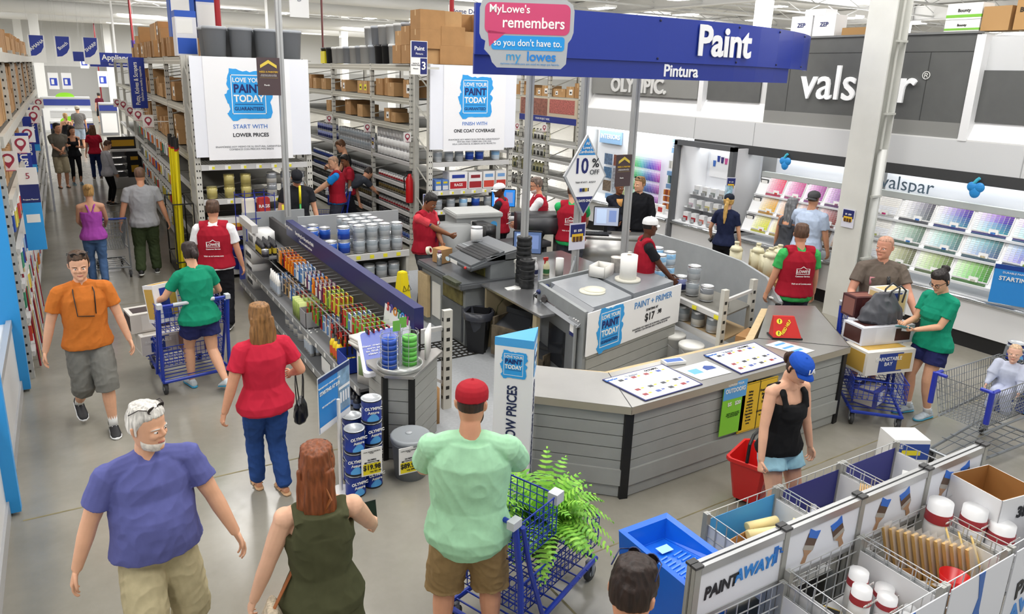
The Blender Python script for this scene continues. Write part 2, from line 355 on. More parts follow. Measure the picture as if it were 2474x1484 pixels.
def can(key,loc,label,group=None,rz=0.,handle=False,front=(-.2,-1),lid=None):
    r,h=CAN[key][:2]
    o=inst('paint_can',cans(key),loc,rz,label,'paint can',group)
    if handle:
        k=(r,h,front)
        if k not in BAILM: BAILM[k]=bail(r,h,front=front)
        inst('handle',BAILM[k],(0,0,0),0,None,None,None,o)
    return o
def can_row(key,xf,y0,y1,z,n_high,where,group,step=None,rows=1,noun=None):
    r,h=CAN[key][:2]; step=step or 2*r*1.06; n=int((y1-y0)/step)
    for i in range(n):
        for j in range(n_high):
            lab='%s, %s, %s along%s'%(noun or key+' paint can',where,nth(i),'' if n_high==1 else (', lowest' if j==0 else ', '+nth(j)+' up'))
            can(key,(xf+r+.03,y0+r+i*step,z+j*h),lab,group,random.uniform(0,6))
# --- rack B: the aisle between the two paint banners
LB_=[.14,.52,.80,1.07,1.33,1.80,2.30,2.98,3.64]
aisle_rack('pallet_rack','tall grey rack of paint cans and cartons along the aisle between the two paint banners',5.9,[13.38,15.5,18.2,20.9,23.6],1.84,[.14,.45,.72,1.0,1.27,1.75,2.47,3.0,3.64],thin=(.14,.45,.72,1.0,1.27,1.75))
for k,(z,zm,mix,lv) in enumerate(((2.48,2.86,'nwwny','lower shelf'),(3.01,3.5,'nwynw','upper shelf'))):
    carton_row(5.9,13.45,15.4,z,zm,lv+', banner bay of paint aisle rack','cartons on the paint aisle rack',mix='nnw')
    carton_row(5.9,15.56,18.14,z,zm,lv+', middle bay of paint aisle rack','cartons on the paint aisle rack',mix='yynw')
    carton_row(5.9,18.26,20.4,z,zm,lv+', deepest bay of paint aisle rack','cartons on the paint aisle rack',mix='n',fill=.5)
can_row('white',5.9,13.45,15.42,1.76,3,'top can shelf, banner bay of aisle rack','white cans by the banner',noun='white paint can')
can_row('silver',5.9,15.7,18.1,1.76,2,'top can shelf, middle bay of aisle rack','silver cans in the middle bay',noun='dark silver paint can')
can_row('navy',5.9,18.4,19.9,1.76,2,'top can shelf, deepest bay of aisle rack','navy cans in the deepest bay',noun='navy paint can')
FARC=MB()
for z,keys in ((1.28,('red','dark','small_blue')),(1.01,('brown','dark','small_blue')),(.73,('red','brown','dark')),(.46,('dark','dark','dark')),(.15,('small_blue','dark','dark'))):
    sh={1.28:'second',1.01:'third',.73:'fourth',.46:'fifth',.15:'bottom'}[z]
    for (a,c,w),key in zip(((13.45,15.42,'banner'),(15.7,18.1,'middle'),(18.4,20.4,'deepest')),keys):
        if w=='deepest' or (w=='middle' and z<.8):
            for i in range(int((c-a)/.135)): FARC.T=Matrix.Translation((5.98,a+.05+i*.135,z)); FARC.lathe([(.05,0),(.05,.08),(.05,.12)],8,[dict(red=0,dark=1,brown=2,small_blue=3)[key],4])
            continue
        nn={'red':'small red paint can','dark':'small dark paint can','brown':'small bronze paint can','small_blue':'small blue paint can'}[key]
        can_row(key,5.9,a,c,z,1,sh+' can shelf, '+w+' bay of paint aisle rack','small cans of the paint aisle rack',step=.135,noun=nn)
tag(FARC.build('far_paint_cans',[m('a01f27',.35),m('3b3b43',.35),m('7b6a3c',.35),m('24429a',.35),m('c4c7c9',.3,.6)],smooth=.6),'rows of small paint cans deep in the paint aisle rack','paint cans',None,'stuff')
# --- rack A behind the first banner, and the left rack of the long aisle
aisle_rack('pallet_rack','tall grey rack of cartons behind the first paint banner, facing the long aisle',1.80,[13.38,15.6,18.4,21.2,24,27,30],1.84,[.14,.6,1.05,1.5,2.05,2.85,3.64],thin=(.14,.6,1.05,1.5))
for z,zm,lv in ((2.06,2.7,'lower shelf'),(2.86,3.5,'upper shelf')):
    carton_row(1.80,15.0,22,z,zm,lv+', rack behind the first banner','cartons of the rack behind the first banner',mix='nnnw',fill=.8)
r=thing('pallet_rack','long tall grey rack running down the near side of the long aisle','pallet rack',(-.6,9.3,0))
for i,y in enumerate((0,2.7,5.4,8.1,10.8,13.5,16.2)): 
    b=MB(); b.bx(-.075,0,y-.04,y+.04,0,3.66); b.bx(-1.05,-.97,y-.04,y+.04,0,3.66)
    for q in range(6): b.tube([(-.06,y,.2+q*.6),(-1.0,y,.5+q*.6)],.014,4)
    for q in range(34):
        z=.08+q*.105
        for s in (-.016,.016): b.quad((.001,y+s-.008,z),(.001,y+s+.008,z),(.001,y+s+.008,z+.03),(.001,y+s-.008,z+.03),1)
        b.quad((-.047,y-.041,z),(-.027,y-.041,z),(-.027,y-.041,z+.03),(-.047,y-.041,z+.03),1)
    b.build('upright',[STEEL,DARK],r)
for z in (.3,.7,1.1,1.5,2.05,2.72,3.6):
    b=MB(); b.bx(-.02,.03,.04,16.2,z-(.12 if z>2 else .06),z); b.build('beam',BEAMW if z<2 else STEEL,r); b=MB(); b.bx(-1.0,-.02,.04,16.2,z-.03,z-.01); b.build('deck',DECK,r)
for z,zm,lv in ((2.73,3.45,'upper shelf'),(2.06,2.6,'lower shelf'),(3.61,4.15,'topmost')):
    y=9.6 if z<3 else 12.4; i=0
    while y<24:
        k=random.choice('tlmt'); sx,sy,sz=SIZ[k]; zz=z; j=0; c=random.choice('nnnw')
        while zz+sz<zm and j<2:
            inst('carton',CAR[k+c+'y'],(-.66-sx/2,y+sy/2,zz),random.uniform(-.05,.05),'%s carton, %s, long aisle near rack, %s along, %s one'%(LN[c],lv,nth(i),'lower' if j==0 else 'upper'),'carton','cartons of the long aisle near rack'); zz+=sz; j+=1
        y+=sy+.05; i+=1
# hanging goods on both sides of the long aisle: brushes, rollers, packs
PKc=['2b4fa8','e9e9e4','c43a34','d8c64a','3f8f6d','b9bcc0','e07b2e','5a5f66','8fb3d6']
PK=[]
for i,c in enumerate(PKc):
    b=MB(); b.box(0,0,-.12,.03,.10,.22); b.box(0,0,-.02,.032,.102,.05,1); b.tube([(0,0,.0),(0,0,.02)],.012,6,1); PK.append(b.mesh('hanging_pack',[m(c,.5),m('f0efe9',.5)]))
cn=dict(zip(range(9),'blue white red yellow green grey orange charcoal sky-blue'.split()))
for zi,z in enumerate((.62,1.02,1.42,1.9)):
    for i in range(26):
        k=random.randrange(9); y=9.5+i*.27
        inst('hanging_pack',PK[k],(-.585-.02*random.random(),y,z),random.uniform(-.2,.2),'%s tool pack on the long aisle near rack, %s row up, %s along'%(cn[k],nth(zi),nth(i)),'tool pack','tool packs on the near rack')
for zi,z in enumerate((.5,.95,1.4,1.95)):
    for i in range(22):
        k=random.randrange(9); y=15.0+i*.33
        inst('hanging_pack',PK[k],(1.76,y,z),random.uniform(-.2,.2),'%s tool pack behind the yellow poles, %s row up, %s into the aisle'%(cn[k],nth(zi),nth(i)),'tool pack','tool packs behind the yellow poles')
for i in range(10):
    b=MB(); y=9.6+i*.28; h=random.uniform(.9,1.4); b.tube([(-.55,y,.02),(-.6,y+.05,h)],.012,6); k=i%3; tag(b.build('broom_handle',m(['8c1f2c','c9b48a','b9bcc0'][k],.4)),'%s pole leaning on the long aisle near rack, %s from its front'%(['dark red','pale wood','grey'][k],nth(i)),'pole','poles leaning on the near rack')
# --- rack C at the end of the paint wall
aisle_rack('pallet_rack','grey rack of jugs and cartons between the second banner and the white paint wall',11.0,[14.75,16.1,17.45,20],.9,[.48,.95,1.38,1.82,2.98,3.64],thin=(.48,.95,1.38,1.82))
carton_row(11.0,16.2,18.2,2.99,3.5,'upper shelf, jug rack by paint wall','cartons beside the paint wall',mix='nw',fill=1); carton_row(11.0,14.85,16.0,2.99,3.5,'upper shelf, jug rack wall end','cartons beside the paint wall',mix='nw',fill=1)
b=MB(); b.bx(-.03,0,0,2.65,0,.62); b.bx(-.032,-.03,0,2.65,0,.16,1); b.bx(-.033,-.03,.1,1.2,.25,.6,2); b.bx(-.033,-.03,1.3,2.6,.17,.6,3); o=b.build('banner',[m('c9b9a2',.5),m('1f2f86',.5),m('b0625a',.5,n=.5,ns=30),m('8d5a4d',.6,n=.4,ns=18)],None,(10.97,14.8,2.33)); tag(o,'long banner picturing stone paving above the jug shelves','banner')
text(o,'YOUR PROJECT HERE.',.07,(-.034,1.5,.08),(0,-1,0),(0,0,1),WHT)
def jug_mesh(body,lab,cap='222222'):
    b=MB(); b.box(0,0,.10,.10,.15,.20); b.lathe([(.065,.20),(.05,.235),(.022,.25),(.022,.275)],12,0,(0,-.03,0)); b.cyl(0,-.03,.275,.295,.026,12,2); b.tube([(0,.06,.19),(0,.055,.245),(0,.01,.255),(0,-.02,.24)],.012,6); b.bx(-.052,-.05,-.06,.06,.03,.15,1)
    return b.mesh('jug',[m(body,.4),m(lab,.5),m(cap,.4)],.5,.008)
JG=[jug_mesh('eceae4','33312e'),jug_mesh('d9d4a0','2d3a2a'),jug_mesh('c8c9c9','4a3b30')]
for li,(z,key,nm) in enumerate(((1.83,0,'white jug'),(1.39,0,'white jug'),(.96,1,'cream jug'),(.49,2,'grey jug'))):
    for i in range(11): inst('jug',JG[key if i%4 else (key+1)%3],(11.12,16.3+i*.17,z),random.uniform(-.1,.1),'jug on the rack beside the paint wall, %s shelf down, %s along'%(nth(li),nth(i)),'jug','stain jugs')
# --- end cap shelves under the two paint banners
def end_cap(x0,x1,y,levels,label):
    r=thing('end_cap_shelf',label,'shelf unit',(x0,y,0)); w=x1-x0
    for x in (.04,w-.04):
        b=MB(); b.bx(x-.045,x+.045,0,.08,0,3.66); b.bx(x-.045,x+.045,.62,.7,0,3.66)
        for i in range(32):
            z=.08+i*.11
            for s in (-.02,.02): b.quad((x+s-.009,-.001,z),(x+s+.009,-.001,z),(x+s+.009,-.001,z+.03),(x+s-.009,-.001,z+.03),1)
        for i in range(6): b.tube([(x,.06,.2+i*.6),(x,.64,.5+i*.6)],.014,4)
        b.build('upright',[STEEL,DARK],r)
    for z in levels:
        b=MB(); b.bx(.085,w-.085,-.02,.02,z-.09,z); b.build('beam',BEAMW,r)
        b=MB(); b.bx(.085,w-.085,.02,.7,z-.03,z-.015)
        n=int(w/.05)
        for i in range(n): b.bx(.1+i*.05,.105+i*.05,.02,.7,z-.015,z-.008,1)
        b.build('deck',[DECK,m('9a9890',.5,.3)],r)
    for i,z in enumerate(levels[1:4]):
        for k in range(6):
            b=MB(); b.bx(.2+k*(w-.4)/6,.29+k*(w-.4)/6,-.024,-.02,z-.08,z-.015); b.bx(.25+k*(w-.4)/6,.29+k*(w-.4)/6,-.026,-.024,z-.075,z-.03,1); b.build('price_tag',[WHT,YEL],r)
    return r
end_cap(1.76,3.66,12.6,[.16,.82,1.38,1.95,3.64],'grey end shelf under the banner reading start with lower prices')
end_cap(5.9,7.76,12.6,[.16,.50,.92,1.30,1.85,3.64],'grey end shelf under the banner reading finish with one coat coverage')
NAVY=m('1b2567',.5); SKY=m('2f9fe6',.5); BLK=m('16181f',.5); BLUEINK=m('2f6fc4',.5); GRY=m('8f9194',.6)
def paint_today(parent,ox,oz,w,y=-.004,tilt=None,right=(1,0,0),up=(0,0,1),o3=None,full=True):
    """the sky-blue brush-stroke emblem with its four words, centred at (ox,oz) on the sign face"""
    R=Vector(right).normalized(); U=Vector(up).normalized(); N=R.cross(U); O=Vector(o3) if o3 else Vector((ox,y,oz))
    rnd=random.Random(3); pts=[]
    base=[(-.52,-.44),(-.40,-.62),(-.10,-.56),(.2,-.57),(.50,-.55),(.55,-.42),(.50,-.18),(.57,-.02),(.47,.06),(.58,.22),(.55,.40),(.50,.54),(.30,.55),(.05,.52),(-.2,.56),(-.42,.60),(-.46,.44),(-.5,.25),(-.44,.12),(-.56,.0),(-.50,-.2),(-.44,-.34)]
    for i,(x,z) in enumerate(base):
        pts.append((x*w,z*w)); x2,z2=base[(i+1)%len(base)]
        for k in (1,2): u=k/3; pts.append(((x+(x2-x)*u+rnd.uniform(-.02,.02))*w,(z+(z2-z)*u+rnd.uniform(-.02,.02))*w))
    b=MB(); b.prism(pts,O,R,U,N*.002); 
    t=.012*w
    for x0,x1,z0,z1 in ((-.40,.40,.44,.44+.018),(-.40,.40,-.46,-.442),(-.40,-.382,-.46,.458),(.382,.40,-.46,.458)):
        b.prism([(x0*w,z0*w),(x1*w,z0*w),(x1*w,z1*w),(x0*w,z1*w)],O+N*.002,R,U,N*.001,1)
    b.prism([(-.33*w,-.235*w),(.33*w,-.235*w),(.33*w,-.222*w),(-.33*w,-.222*w)],O+N*.002,R,U,N*.001,2)
    b.build('emblem',[SKY,WHT,NAVY],parent)
    f=O+N*.004
    text(parent,'LOVE YOUR',.145*w,f+U*.33*w,R,U,WHT,.02,sx=.93); text(parent,'PAINT',.27*w,f+U*.13*w,R,U,NAVY,.03,sx=.92); text(parent,'TODAY',.225*w,f-U*.10*w,R,U,WHT,.03,sx=.90)
    if full: text(parent,'GUARANTEED',.115*w,f-U*.335*w,R,U,NAVY,.01,sx=.93)
def banner(x0,x1,px0,px1,y,z0,z1,zp,l1,l2,small,label):
    r=thing('paint_banner',label,'banner',((x0+x1)/2,y,z0)); w=x1-x0; h=z1-z0
    b=MB(); b.bx(-w/2,w/2,-.02,.02,.03,h); b.build('backing_panel',m('e9ebf2',.5),r)
    c=(px0+px1)/2-(x0+x1)/2; pw=px1-px0
    b=MB(); b.bx(c-pw/2,c+pw/2,-.032,-.022,zp,h); b.build('poster',m('f0f0f2',.45),r)
    paint_today(r,c,h*.64,pw*.5,-.034)
    text(r,l1,.095,(c,-.034,h*.32),(1,0,0),(0,0,1),BLUEINK,.0); text(r,l2,.085,(c,-.034,h*.235),(1,0,0),(0,0,1),BLK,.02)
    text(r,small,.042,(c,-.034,h*.105),(1,0,0),(0,0,1),m('77797d',.6),0,space=1.0)
    return r
banner(1.78,3.64,1.97,3.32,12.55,2.05,3.65,-.02,'START WITH','LOWER PRICES','ENAMÓRESE HOY MISMO DE SU PINTURA, GARANTIZADO*\nCOMIENCE CON PRECIOS MÁS BAJOS','tall white banner reading love your paint today, start with lower prices')
banner(5.9,7.76,6.17,7.51,12.55,2.07,3.65,-.01,'FINISH WITH','ONE COAT COVERAGE','ENAMÓRESE HOY MISMO DE SU PINTURA, GARANTIZADO*\nPINTURA PARA COBERTURA CON UNA\nSOLA CAPA PARA EL ACABADO DE SU PROYECTO','tall white banner reading love your paint today, finish with one coat coverage')
# stock on the end caps
for i,(x,n) in enumerate(((2.0,1),(2.28,2),(2.55,2))):
    for j in range(n): can('gold',(x,12.70,1.385+j*.197),'gold paint can under the first banner, %s from the yellow poles, %s'%(nth(i),'lower' if j==0 else 'on top'),None,0,True)
for i,x in enumerate((2.98,3.22,3.46)):
    for j in range(2): can('pail',(x,12.70,1.385+j*.197),'white-labelled silver can under the first banner, %s of three piles, %s'%(nth(i),'lower' if j==0 else 'upper'),None,0,True)
b=MB(); b.box(0,0,.17,.26,.2,.10,0); b.box(0,0,.09,.262,.202,.07,1); b.box(0,0,.03,.262,.202,.06,2); b.cyl(0,-.101,.13,.135,.0,6); FB=b.mesh('mask_pack',[WHT,m('d9a23a',.5),m('a52a26',.5)])
for i in range(7): inst('filter_box',FB,(2.05+i*.24,12.74,.825),0,'white and orange pack under the first banner, %s from the yellow poles'%nth(i),'pack','boxed packs under the first banner')
for i in range(2): pass
for i,(k,x) in enumerate((('silver',6.14),('silver',6.38),('silver',6.60),('blue',6.83),('blue',7.05),('sky',7.42),('sky',7.2))):
    can(k,(x,12.70 if i<6 else 12.95,1.855),'%s paint can on the top shelf under the second banner, %s from the aisle'%({'silver':'silver','blue':'bright blue','sky':'pale blue'}[k],nth(i)),None,0,True)
def bagpack(name,w,d,h,cols,words,loc,label,cat='pack'):
    r=thing(name,label,cat,loc); b=MB(); b.box(0,0,h/2,w,d,h); b.box(0,-d/2-.001,h*.25,w*.9,.002,h*.4,1); b.box(0,-d/2-.001,h*.75,w*.7,.002,h*.2,2); b.build('pack_body',[m(cols[0],.4),m(cols[1],.4),m(cols[2],.4)],r,bevel=.008)
    if words: text(r,words,h*.22,(0,-d/2-.004,h*.26),(1,0,0),(0,0,1),WHT,.02)
    return r
bagpack('rag_box',.40,.3,.34,('eceae8','b3282f','2c3f96'),'RAGS',(6.55,12.76,1.305),'big white pack with red rags label on the middle shelf under the second banner')
bagpack('rag_box',.30,.3,.32,('eeeceb','a32b30','8f2b33'),None,(6.93,12.76,1.305),'white pack with dark red band beside the big rags pack')
bagpack('sponge_pack',.26,.3,.33,('ece9e6','d24a3c','6f9fd6'),None,(7.24,12.76,1.305),'white pack with blue rolls, third along the middle shelf under the second banner')
bagpack('sponge_pack',.24,.3,.33,('e9e6e2','c93f36','7aa5d8'),None,(7.52,12.76,1.305),'white pack with blue rolls at the counter end of that middle shelf')
for i in range(2): bagpack('sponge_pack',.13,.25,.2,('5f86c6','d4d7dc','d8c22a'),None,(6.12+i*.15,12.74,1.305),'small blue boxed pack, %s from the aisle under the second banner'%nth(i))
for i,k in enumerate(('silver','silver','sky','blue','silver')): can(k,(6.16+i*.28,12.72,.925),'%s paint can, low shelf under the second banner, %s from the aisle'%({'silver':'silver','sky':'pale blue','blue':'blue'}[k],nth(i)),None,0,True)
BUCK=MB(); BUCK.lathe([(.125,0),(.148,.33),(.155,.33),(.155,.37),(.14,.372)],20,[0,0,0,0]); BKm=BUCK.mesh('bucket',m('1d2f9c',.4),.6)
def bucket(me,loc,label,group=None,lidmat=None,h=.372,r=.155):
    o=inst('bucket',me,loc,0,label,'bucket',group); b=MB(); b.tube([(-r,0,h*.85)]+[(r*math.cos(math.pi*(1-i/8)),-r*1.05*math.sin(math.pi*i/8)*.9,h*.85-.12*math.sin(math.pi*i/8)) for i in range(9)]+[(r,0,h*.85)],.004,5); b.build('handle',m('d0d2d4',.3,.6),o); return o
for i in range(3): bucket(BKm,(3.05+i*.0 if False else 2.35+i*.33,12.66,.0 if False else .165),'blue bucket, base shelf under the first banner, %s from the aisle'%nth(i),'blue buckets')
for i in range(4): bucket(BKm,(6.25+i*.34,12.78,.0+.165),'blue bucket, base shelf under the second banner, %s from the aisle'%nth(i),'blue buckets')
# goods on top of the racks
GB=MB(); GB.lathe([(.16,0),(.185,.42),(.198,.42),(.198,.455),(.18,.47)],20); GBm=GB.mesh('trash_can',m('a4a8ae',.5),.6)
for i in range(8): inst('trash_can',GBm,(2.28+(i%4)*.41,13.1+(i//4)*.45,3.66),0,'grey plastic bin topping the rack behind the first banner, %s in its%s row'%(nth(i%4), ' back' if i>3 else ' front'),'bin','grey bins on the rack')
WB=MB(); WB.lathe([(.14,0),(.155,.34),(.165,.34),(.165,.38),(.15,.395)],18); WBm=[WB.mesh('pail',m(c,.4),.6) for c in ('b9bec6','e6e7e6','2c2c30','e9d91c')]
def pails(x0,y0,n,keys,z,where,zr=1):
    for i in range(n):
        k=keys[i%len(keys)]; kk=dict(g=0,w=1,d=2,y=3)[k]
        inst('pail',WBm[kk],(x0+.2+random.uniform(0,.05),y0+i*.42,z),0,'%s pail %s, %s along'%(['grey','white','black','yellow'][kk],where,nth(i)),'pail','pails on rack tops')
pails(5.95,13.1,16,'gwgwwddgw',3.66,'on top of the paint aisle rack'); pails(5.95,13.3,8,'wwgw',4.06,'on the second tier above the paint aisle rack')
bx=MB(); bx.box(0,0,.15,.5,.34,.3); inst('tote_box',bx.mesh('tote',m('e6d71c',.5)),(6.25,19.3,3.66),0,'bright yellow tub on the paint aisle rack top, at its deep end','tub')
# cartons piled above the second banner and above the aisle
rnd=random.Random(5)
for col in range(12):
    hgt=[3,3,2,3,2,2,3,2,2,3,3,2][col]; x=6.05+(col%4)*.43; y=13.0+(col//4)*.45; z=3.66
    for j in range(hgt):
        k=('l' if (col+j)%3 else 'm'); inst('carton',CAR[k+'ny'],(x+rnd.uniform(-.01,.01),y,z),rnd.uniform(-.03,.03),'brown carton above the second banner, %s pile, %s row back, %s layer'%(nth(col%4),nth(col//4),nth(j)),'carton','cartons above the second banner'); z+=SIZ[k][2]+.001
carton_row(1.8,15.0,24,3.66,4.4,'top of the rack behind the first banner','cartons on rack tops',mix='nnnw',fill=.75,sizes='llmt')
b=MB(); b.box(0,0,.35,.1,.95,.7); tag(b.build('flat_carton',m('b98f5d',.7),None,(1.95,18.3,3.66)),'big flat brown carton standing on the rack top beside the blue sprayer boxes','carton')
b=MB(); b.box(0,0,.35,.1,.95,.7); tag(b.build('flat_carton',m('a87f52',.7),None,(2.12,19.6,3.66),.1),'second flat brown carton on the rack top, behind the first','carton')
for i,(x,y,w,h,z,c) in enumerate(((2.1,15.3,.42,1.35,3.66,'1f55b5'),(2.55,15.35,.4,1.15,3.66,'e9eaee'),(2.0,14.3,.34,.75,3.66,'e4e4ea'))):
    r=thing('sprayer_box',['tall blue and white sprayer carton on top of the rack near the first banner','white sprayer carton behind the tall blue one','pale carton standing beside the sprayer cartons on the rack top'][i],'carton',(x,y,z))
    b=MB(); b.bx(-w/2,w/2,-.2,.2,0,h); b.bx(-w/2-.002,w/2+.002,-.202,.202,h*.86,h,1); b.bx(-w*.45,w*.3,-.203,-.2,h*.5,h*.82,2); b.bx(-w*.45,w*.45,-.203,-.2,h*.05,h*.4,1); b.build('carton_body',[m(c,.5),m('2456bd',.5),WHT],r)
# yellow extension poles leaning in a rack on the aisle side
pr=thing('pole_rack','black wire rack holding the yellow extension poles beside the first banner','rack',(1.62,13.6,0)); b=MB()
for z in (.25,1.25): 
    for a,c in (((-.2,-.55),(.12,-.55)),((.12,-.55),(.12,.55)),((.12,.55),(-.2,.55)),((-.2,.55),(-.2,-.55))): b.tube([(a[0],a[1],z),(c[0],c[1],z)],.012,5)
for x,y in ((-.2,-.55),(.12,-.55),(.12,.55),(-.2,.55)): b.tube([(x,y,0),(x,y,1.25)],.012,5)
b.bx(-.2,.12,-.55,.55,.0,.04); b.build('frame',m('1d1d1f',.5),pr)
for i in range(9):
    x=1.50+.03*(i%3); y=13.15+i*.11; b=MB(); t=.16 if i>6 else .03*(i%4-1)
    b.tube([(x,y,.05),(x+.05,y+t*1.6,2.15)],.022,8); b.tube([(x+.05,y+t*1.6,2.15),(x+.053,y+t*1.65,2.32)],.027,8,1); b.tube([(x+.051,y+t*1.6,2.13),(x+.051,y+t*1.6,2.16)],.03,8,2)
    tag(b.build('extension_pole',[m('f2df12',.4),m('1c1c1e',.4),m('b5221f',.4)]),'yellow extension pole with black grip at the aisle corner, %s from the front'%nth(i),'pole','yellow extension poles')
# ---------------------------------------------------------------- the white paint wall along X=11
XW=11.0
WP=m('e6e6e5',.5); WP2=m('d4d5d6',.5); DG=m('5c5d5c',.6,n=.05,ns=5); MG=m('8a8a87',.55); CH=m('3c3d3e',.5); PANEL=m('ededee',.45); ALU=m('b9bcbf',.3,.8)
def wall_part(parent,name,x0,x1,y0,y1,z0,z1,mat,bev=0):
    b=MB(); b.bx(x0-XW,x1-XW,y0,y1,z0,z1); return b.build(name,mat,parent,bevel=bev)
RT,UP=(0,-1,0),(0,0,1)
r=thing('paint_fixture','long white paint display wall with grey name panels above lit colour bays','display fixture',(XW,0,0))
wall_part(r,'back_panel',XW+.62,XW+.7,3.2,14.6,0,4.2,WP)
wall_part(r,'header_panel',XW-.02,XW+.06,3.2,14.6,2.36,2.78,WP2)
for y in (4.85,7.0,9.35,10.85,12.7): wall_part(r,'panel_seam',XW-.024,XW-.019,y-.006,y+.006,2.36,2.78,m('a9aaab',.6))
wall_part(r,'header_edge',XW-.03,XW+.08,3.2,10.82,2.20,2.36,CH)
wall_part(r,'header_cap',XW-.02,XW+.62,3.2,14.6,2.78,2.80,WP)
# sloped white strip, then the panels
b=MB(); b.quad((0,14.6,2.80),(0,3.2,2.80),(.16,3.2,3.12),(.16,14.6,3.12)); b.build('lit_slope',m('f2f2f2',.5),r)
wall_part(r,'upper_panel',XW+.12,XW+.2,3.2,5.74,2.80,4.2,WP2); wall_part(r,'grey_inset',XW+.09,XW+.12,3.2,5.62,3.05,3.75,DG)
wall_part(r,'upper_panel',XW+.16,XW+.2,9.3,14.6,3.1,4.2,WP); wall_part(r,'grey_inset',XW+.12,XW+.16,9.45,10.75,3.14,4.1,DG)
wall_part(r,'corner_post',XW-.04,XW+.62,14.46,14.62,0,4.2,WP)
wall_part(r,'upright_post',XW-.03,XW+.2,5.62,5.74,2.78,4.22,PANEL)
wall_part(r,'upright_post',XW+.05,XW+.2,10.8,10.92,2.8,4.2,PANEL)
s=thing('name_panel','dark grey panel with large white raised letters high on the paint wall','sign',(XW,0,0))
wall_part(s,'panel',XW-.0,XW+.12,5.76,9.2,3.02,4.24,DG); wall_part(s,'lower_panel',XW+.0,XW+.1,5.76,9.2,2.80,3.02,MG)
wall_part(s,'panel_cap',XW-.02,XW+.14,5.74,9.22,4.24,4.27,m('7b7c7c',.5))
for y in (6.35,8.75): wall_part(s,'panel_seam',XW-.004,XW,y-.004,y+.004,3.02,4.0,m('3a3b3a',.6))
wall_part(s,'panel_seam',XW-.004,XW,5.76,9.2,3.996,4.004,m('3a3b3a',.6))
text(s,'valspar',.78,(-.02,7.48,3.50),RT,UP,m('f6f6f6',.4,emit=.25),.004,sx=.92,name='letters',depth=.02); text(s,'®',.16,(-.01,6.36,3.66),RT,UP,WHT,.0,name='letters')
s=thing('name_panel','grey panel with raised letters behind the blue department sign','sign',(XW,0,0))
wall_part(s,'panel',XW+.06,XW+.12,10.95,14.4,3.14,4.15,MG); text(s,'OLYMPIC.',.42,(.04,12.75,3.34),RT,UP,m('dcdcda',.4),.03,name='letters',depth=.015)
# --- lit bays: backs, counters, bases
def bay(label,y0,y1,base=True,back='f4f6fa'):
    t=thing('display_bay',label,'display bay',(XW,(y0+y1)/2,0)); h=(y1-y0)/2
    def P(n,x0,x1,a,c,z0,z1,mat,bev=0): b=MB(); b.bx(x0,x1,a,c,z0,z1); return b.build(n,mat,t,bevel=bev)
    P('bay_back',.34,.4,-h,h,.25,2.3,m(back,.5)); P('base_cabinet',-.46,.34,-h,h,.22,.66,PANEL); P('kick_plate',-.42,.34,-h,h,0,.22,m('1e1e20',.5))
    n=max(1,round(2*h/1.2))
    for i in range(n+1): P('door_seam',-.464,-.459,-h+i*2*h/n-.004,-h+i*2*h/n+.004,.24,.62,m('8c8d8f',.6))
    b=MB(); b.tube([(-.50,-h,.70),(-.50,h,.70)],.028,10); b.build('chrome_rail',m('c9ccd0',.15,.9),t,smooth=.8)
    P('counter',-.48,.34,-h,h,.66,.74,m('e9ebec',.4)); 
    P('light_strip',.0,.25,-h+.05,h-.05,2.31,2.335,m('fafdff',.4,emit=6))
    return t,P,h
def hsv(h,s,v):
    import colorsys; c=colorsys.hsv_to_rgb(h%1,max(0,min(1,s)),max(0,min(1,v))); return tuple(((x+.055)/1.055)**2.4 if x>.04 else x/12.92 for x in c)
S0=(-.02,1.84); S1=(-.44,.88)
def chips(t,y0,y1,row,nrow,fn,cols,rws,card,name='colour_chip_panel'):
    """a sloped tray of colour chips: fn(u,v) gives the colour at column u, row v"""
    u0=row/nrow; u1=(row+.80)/nrow
    def pt(y,u,lift=0): return (S0[0]+(S1[0]-S0[0])*u-lift*.9,y,S0[1]+(S1[1]-S0[1])*u+lift*.4)
    b=MB(); e=.01; ym=y1-y0
    b.quad(pt(y1-e,u0),pt(y1-e,u1),pt(y0+e,u1),pt(y0+e,u0),0,(.84,.84,.83))
    for i in range(cols):
        for j in range(rws):
            ya=y1-.02-(ym-.04)*i/cols; yb=y1-.02-(ym-.04)*(i+.90)/cols; ua=u0+.01+(u1-u0-.02)*j/rws; ub=u0+.01+(u1-u0-.02)*(j+.86)/rws
            b.quad(pt(ya,ua,.004),pt(ya,ub,.004),pt(yb,ub,.004),pt(yb,ua,.004),0,fn(i/(cols-1),j/(rws-1)))
    for j in range(3):   # deep shades in the front pocket
        u=u1+.012+j*.055/nrow*3*.33; c=fn(1,.3+.3*j); c=tuple(x*.45 for x in c)
        b.quad(pt(y1-.03,u,.006),pt(y1-.03,u+.016,.006),pt(y0+.03,u+.016,.006),pt(y0+.03,u,.006),0,c)
    p=b.build(name,attr_mat(.45),t)
    b=MB(); yc=(y0+y1)/2-.05; a=pt(yc,u1+.0,.02); w=.062
    b._add([(a[0],yc+w,a[2]-.10),(a[0],yc-w,a[2]-.10),(a[0]+.02,yc-w,a[2]+.05),(a[0]+.02,yc+w,a[2]+.05)],[(0,1,2,3)]); b._add([(a[0]-.002,yc+w*.5,a[2]-.075),(a[0]-.002,yc-w*.5,a[2]-.075),(a[0]+.012,yc-w*.5,a[2]+.01),(a[0]+.012,yc+w*.5,a[2]+.01)],[(0,1,2,3)],1)
    b.build('picture_card',[m('f3f3f1',.5),m(card,.5,n=.6,ns=40)],t)
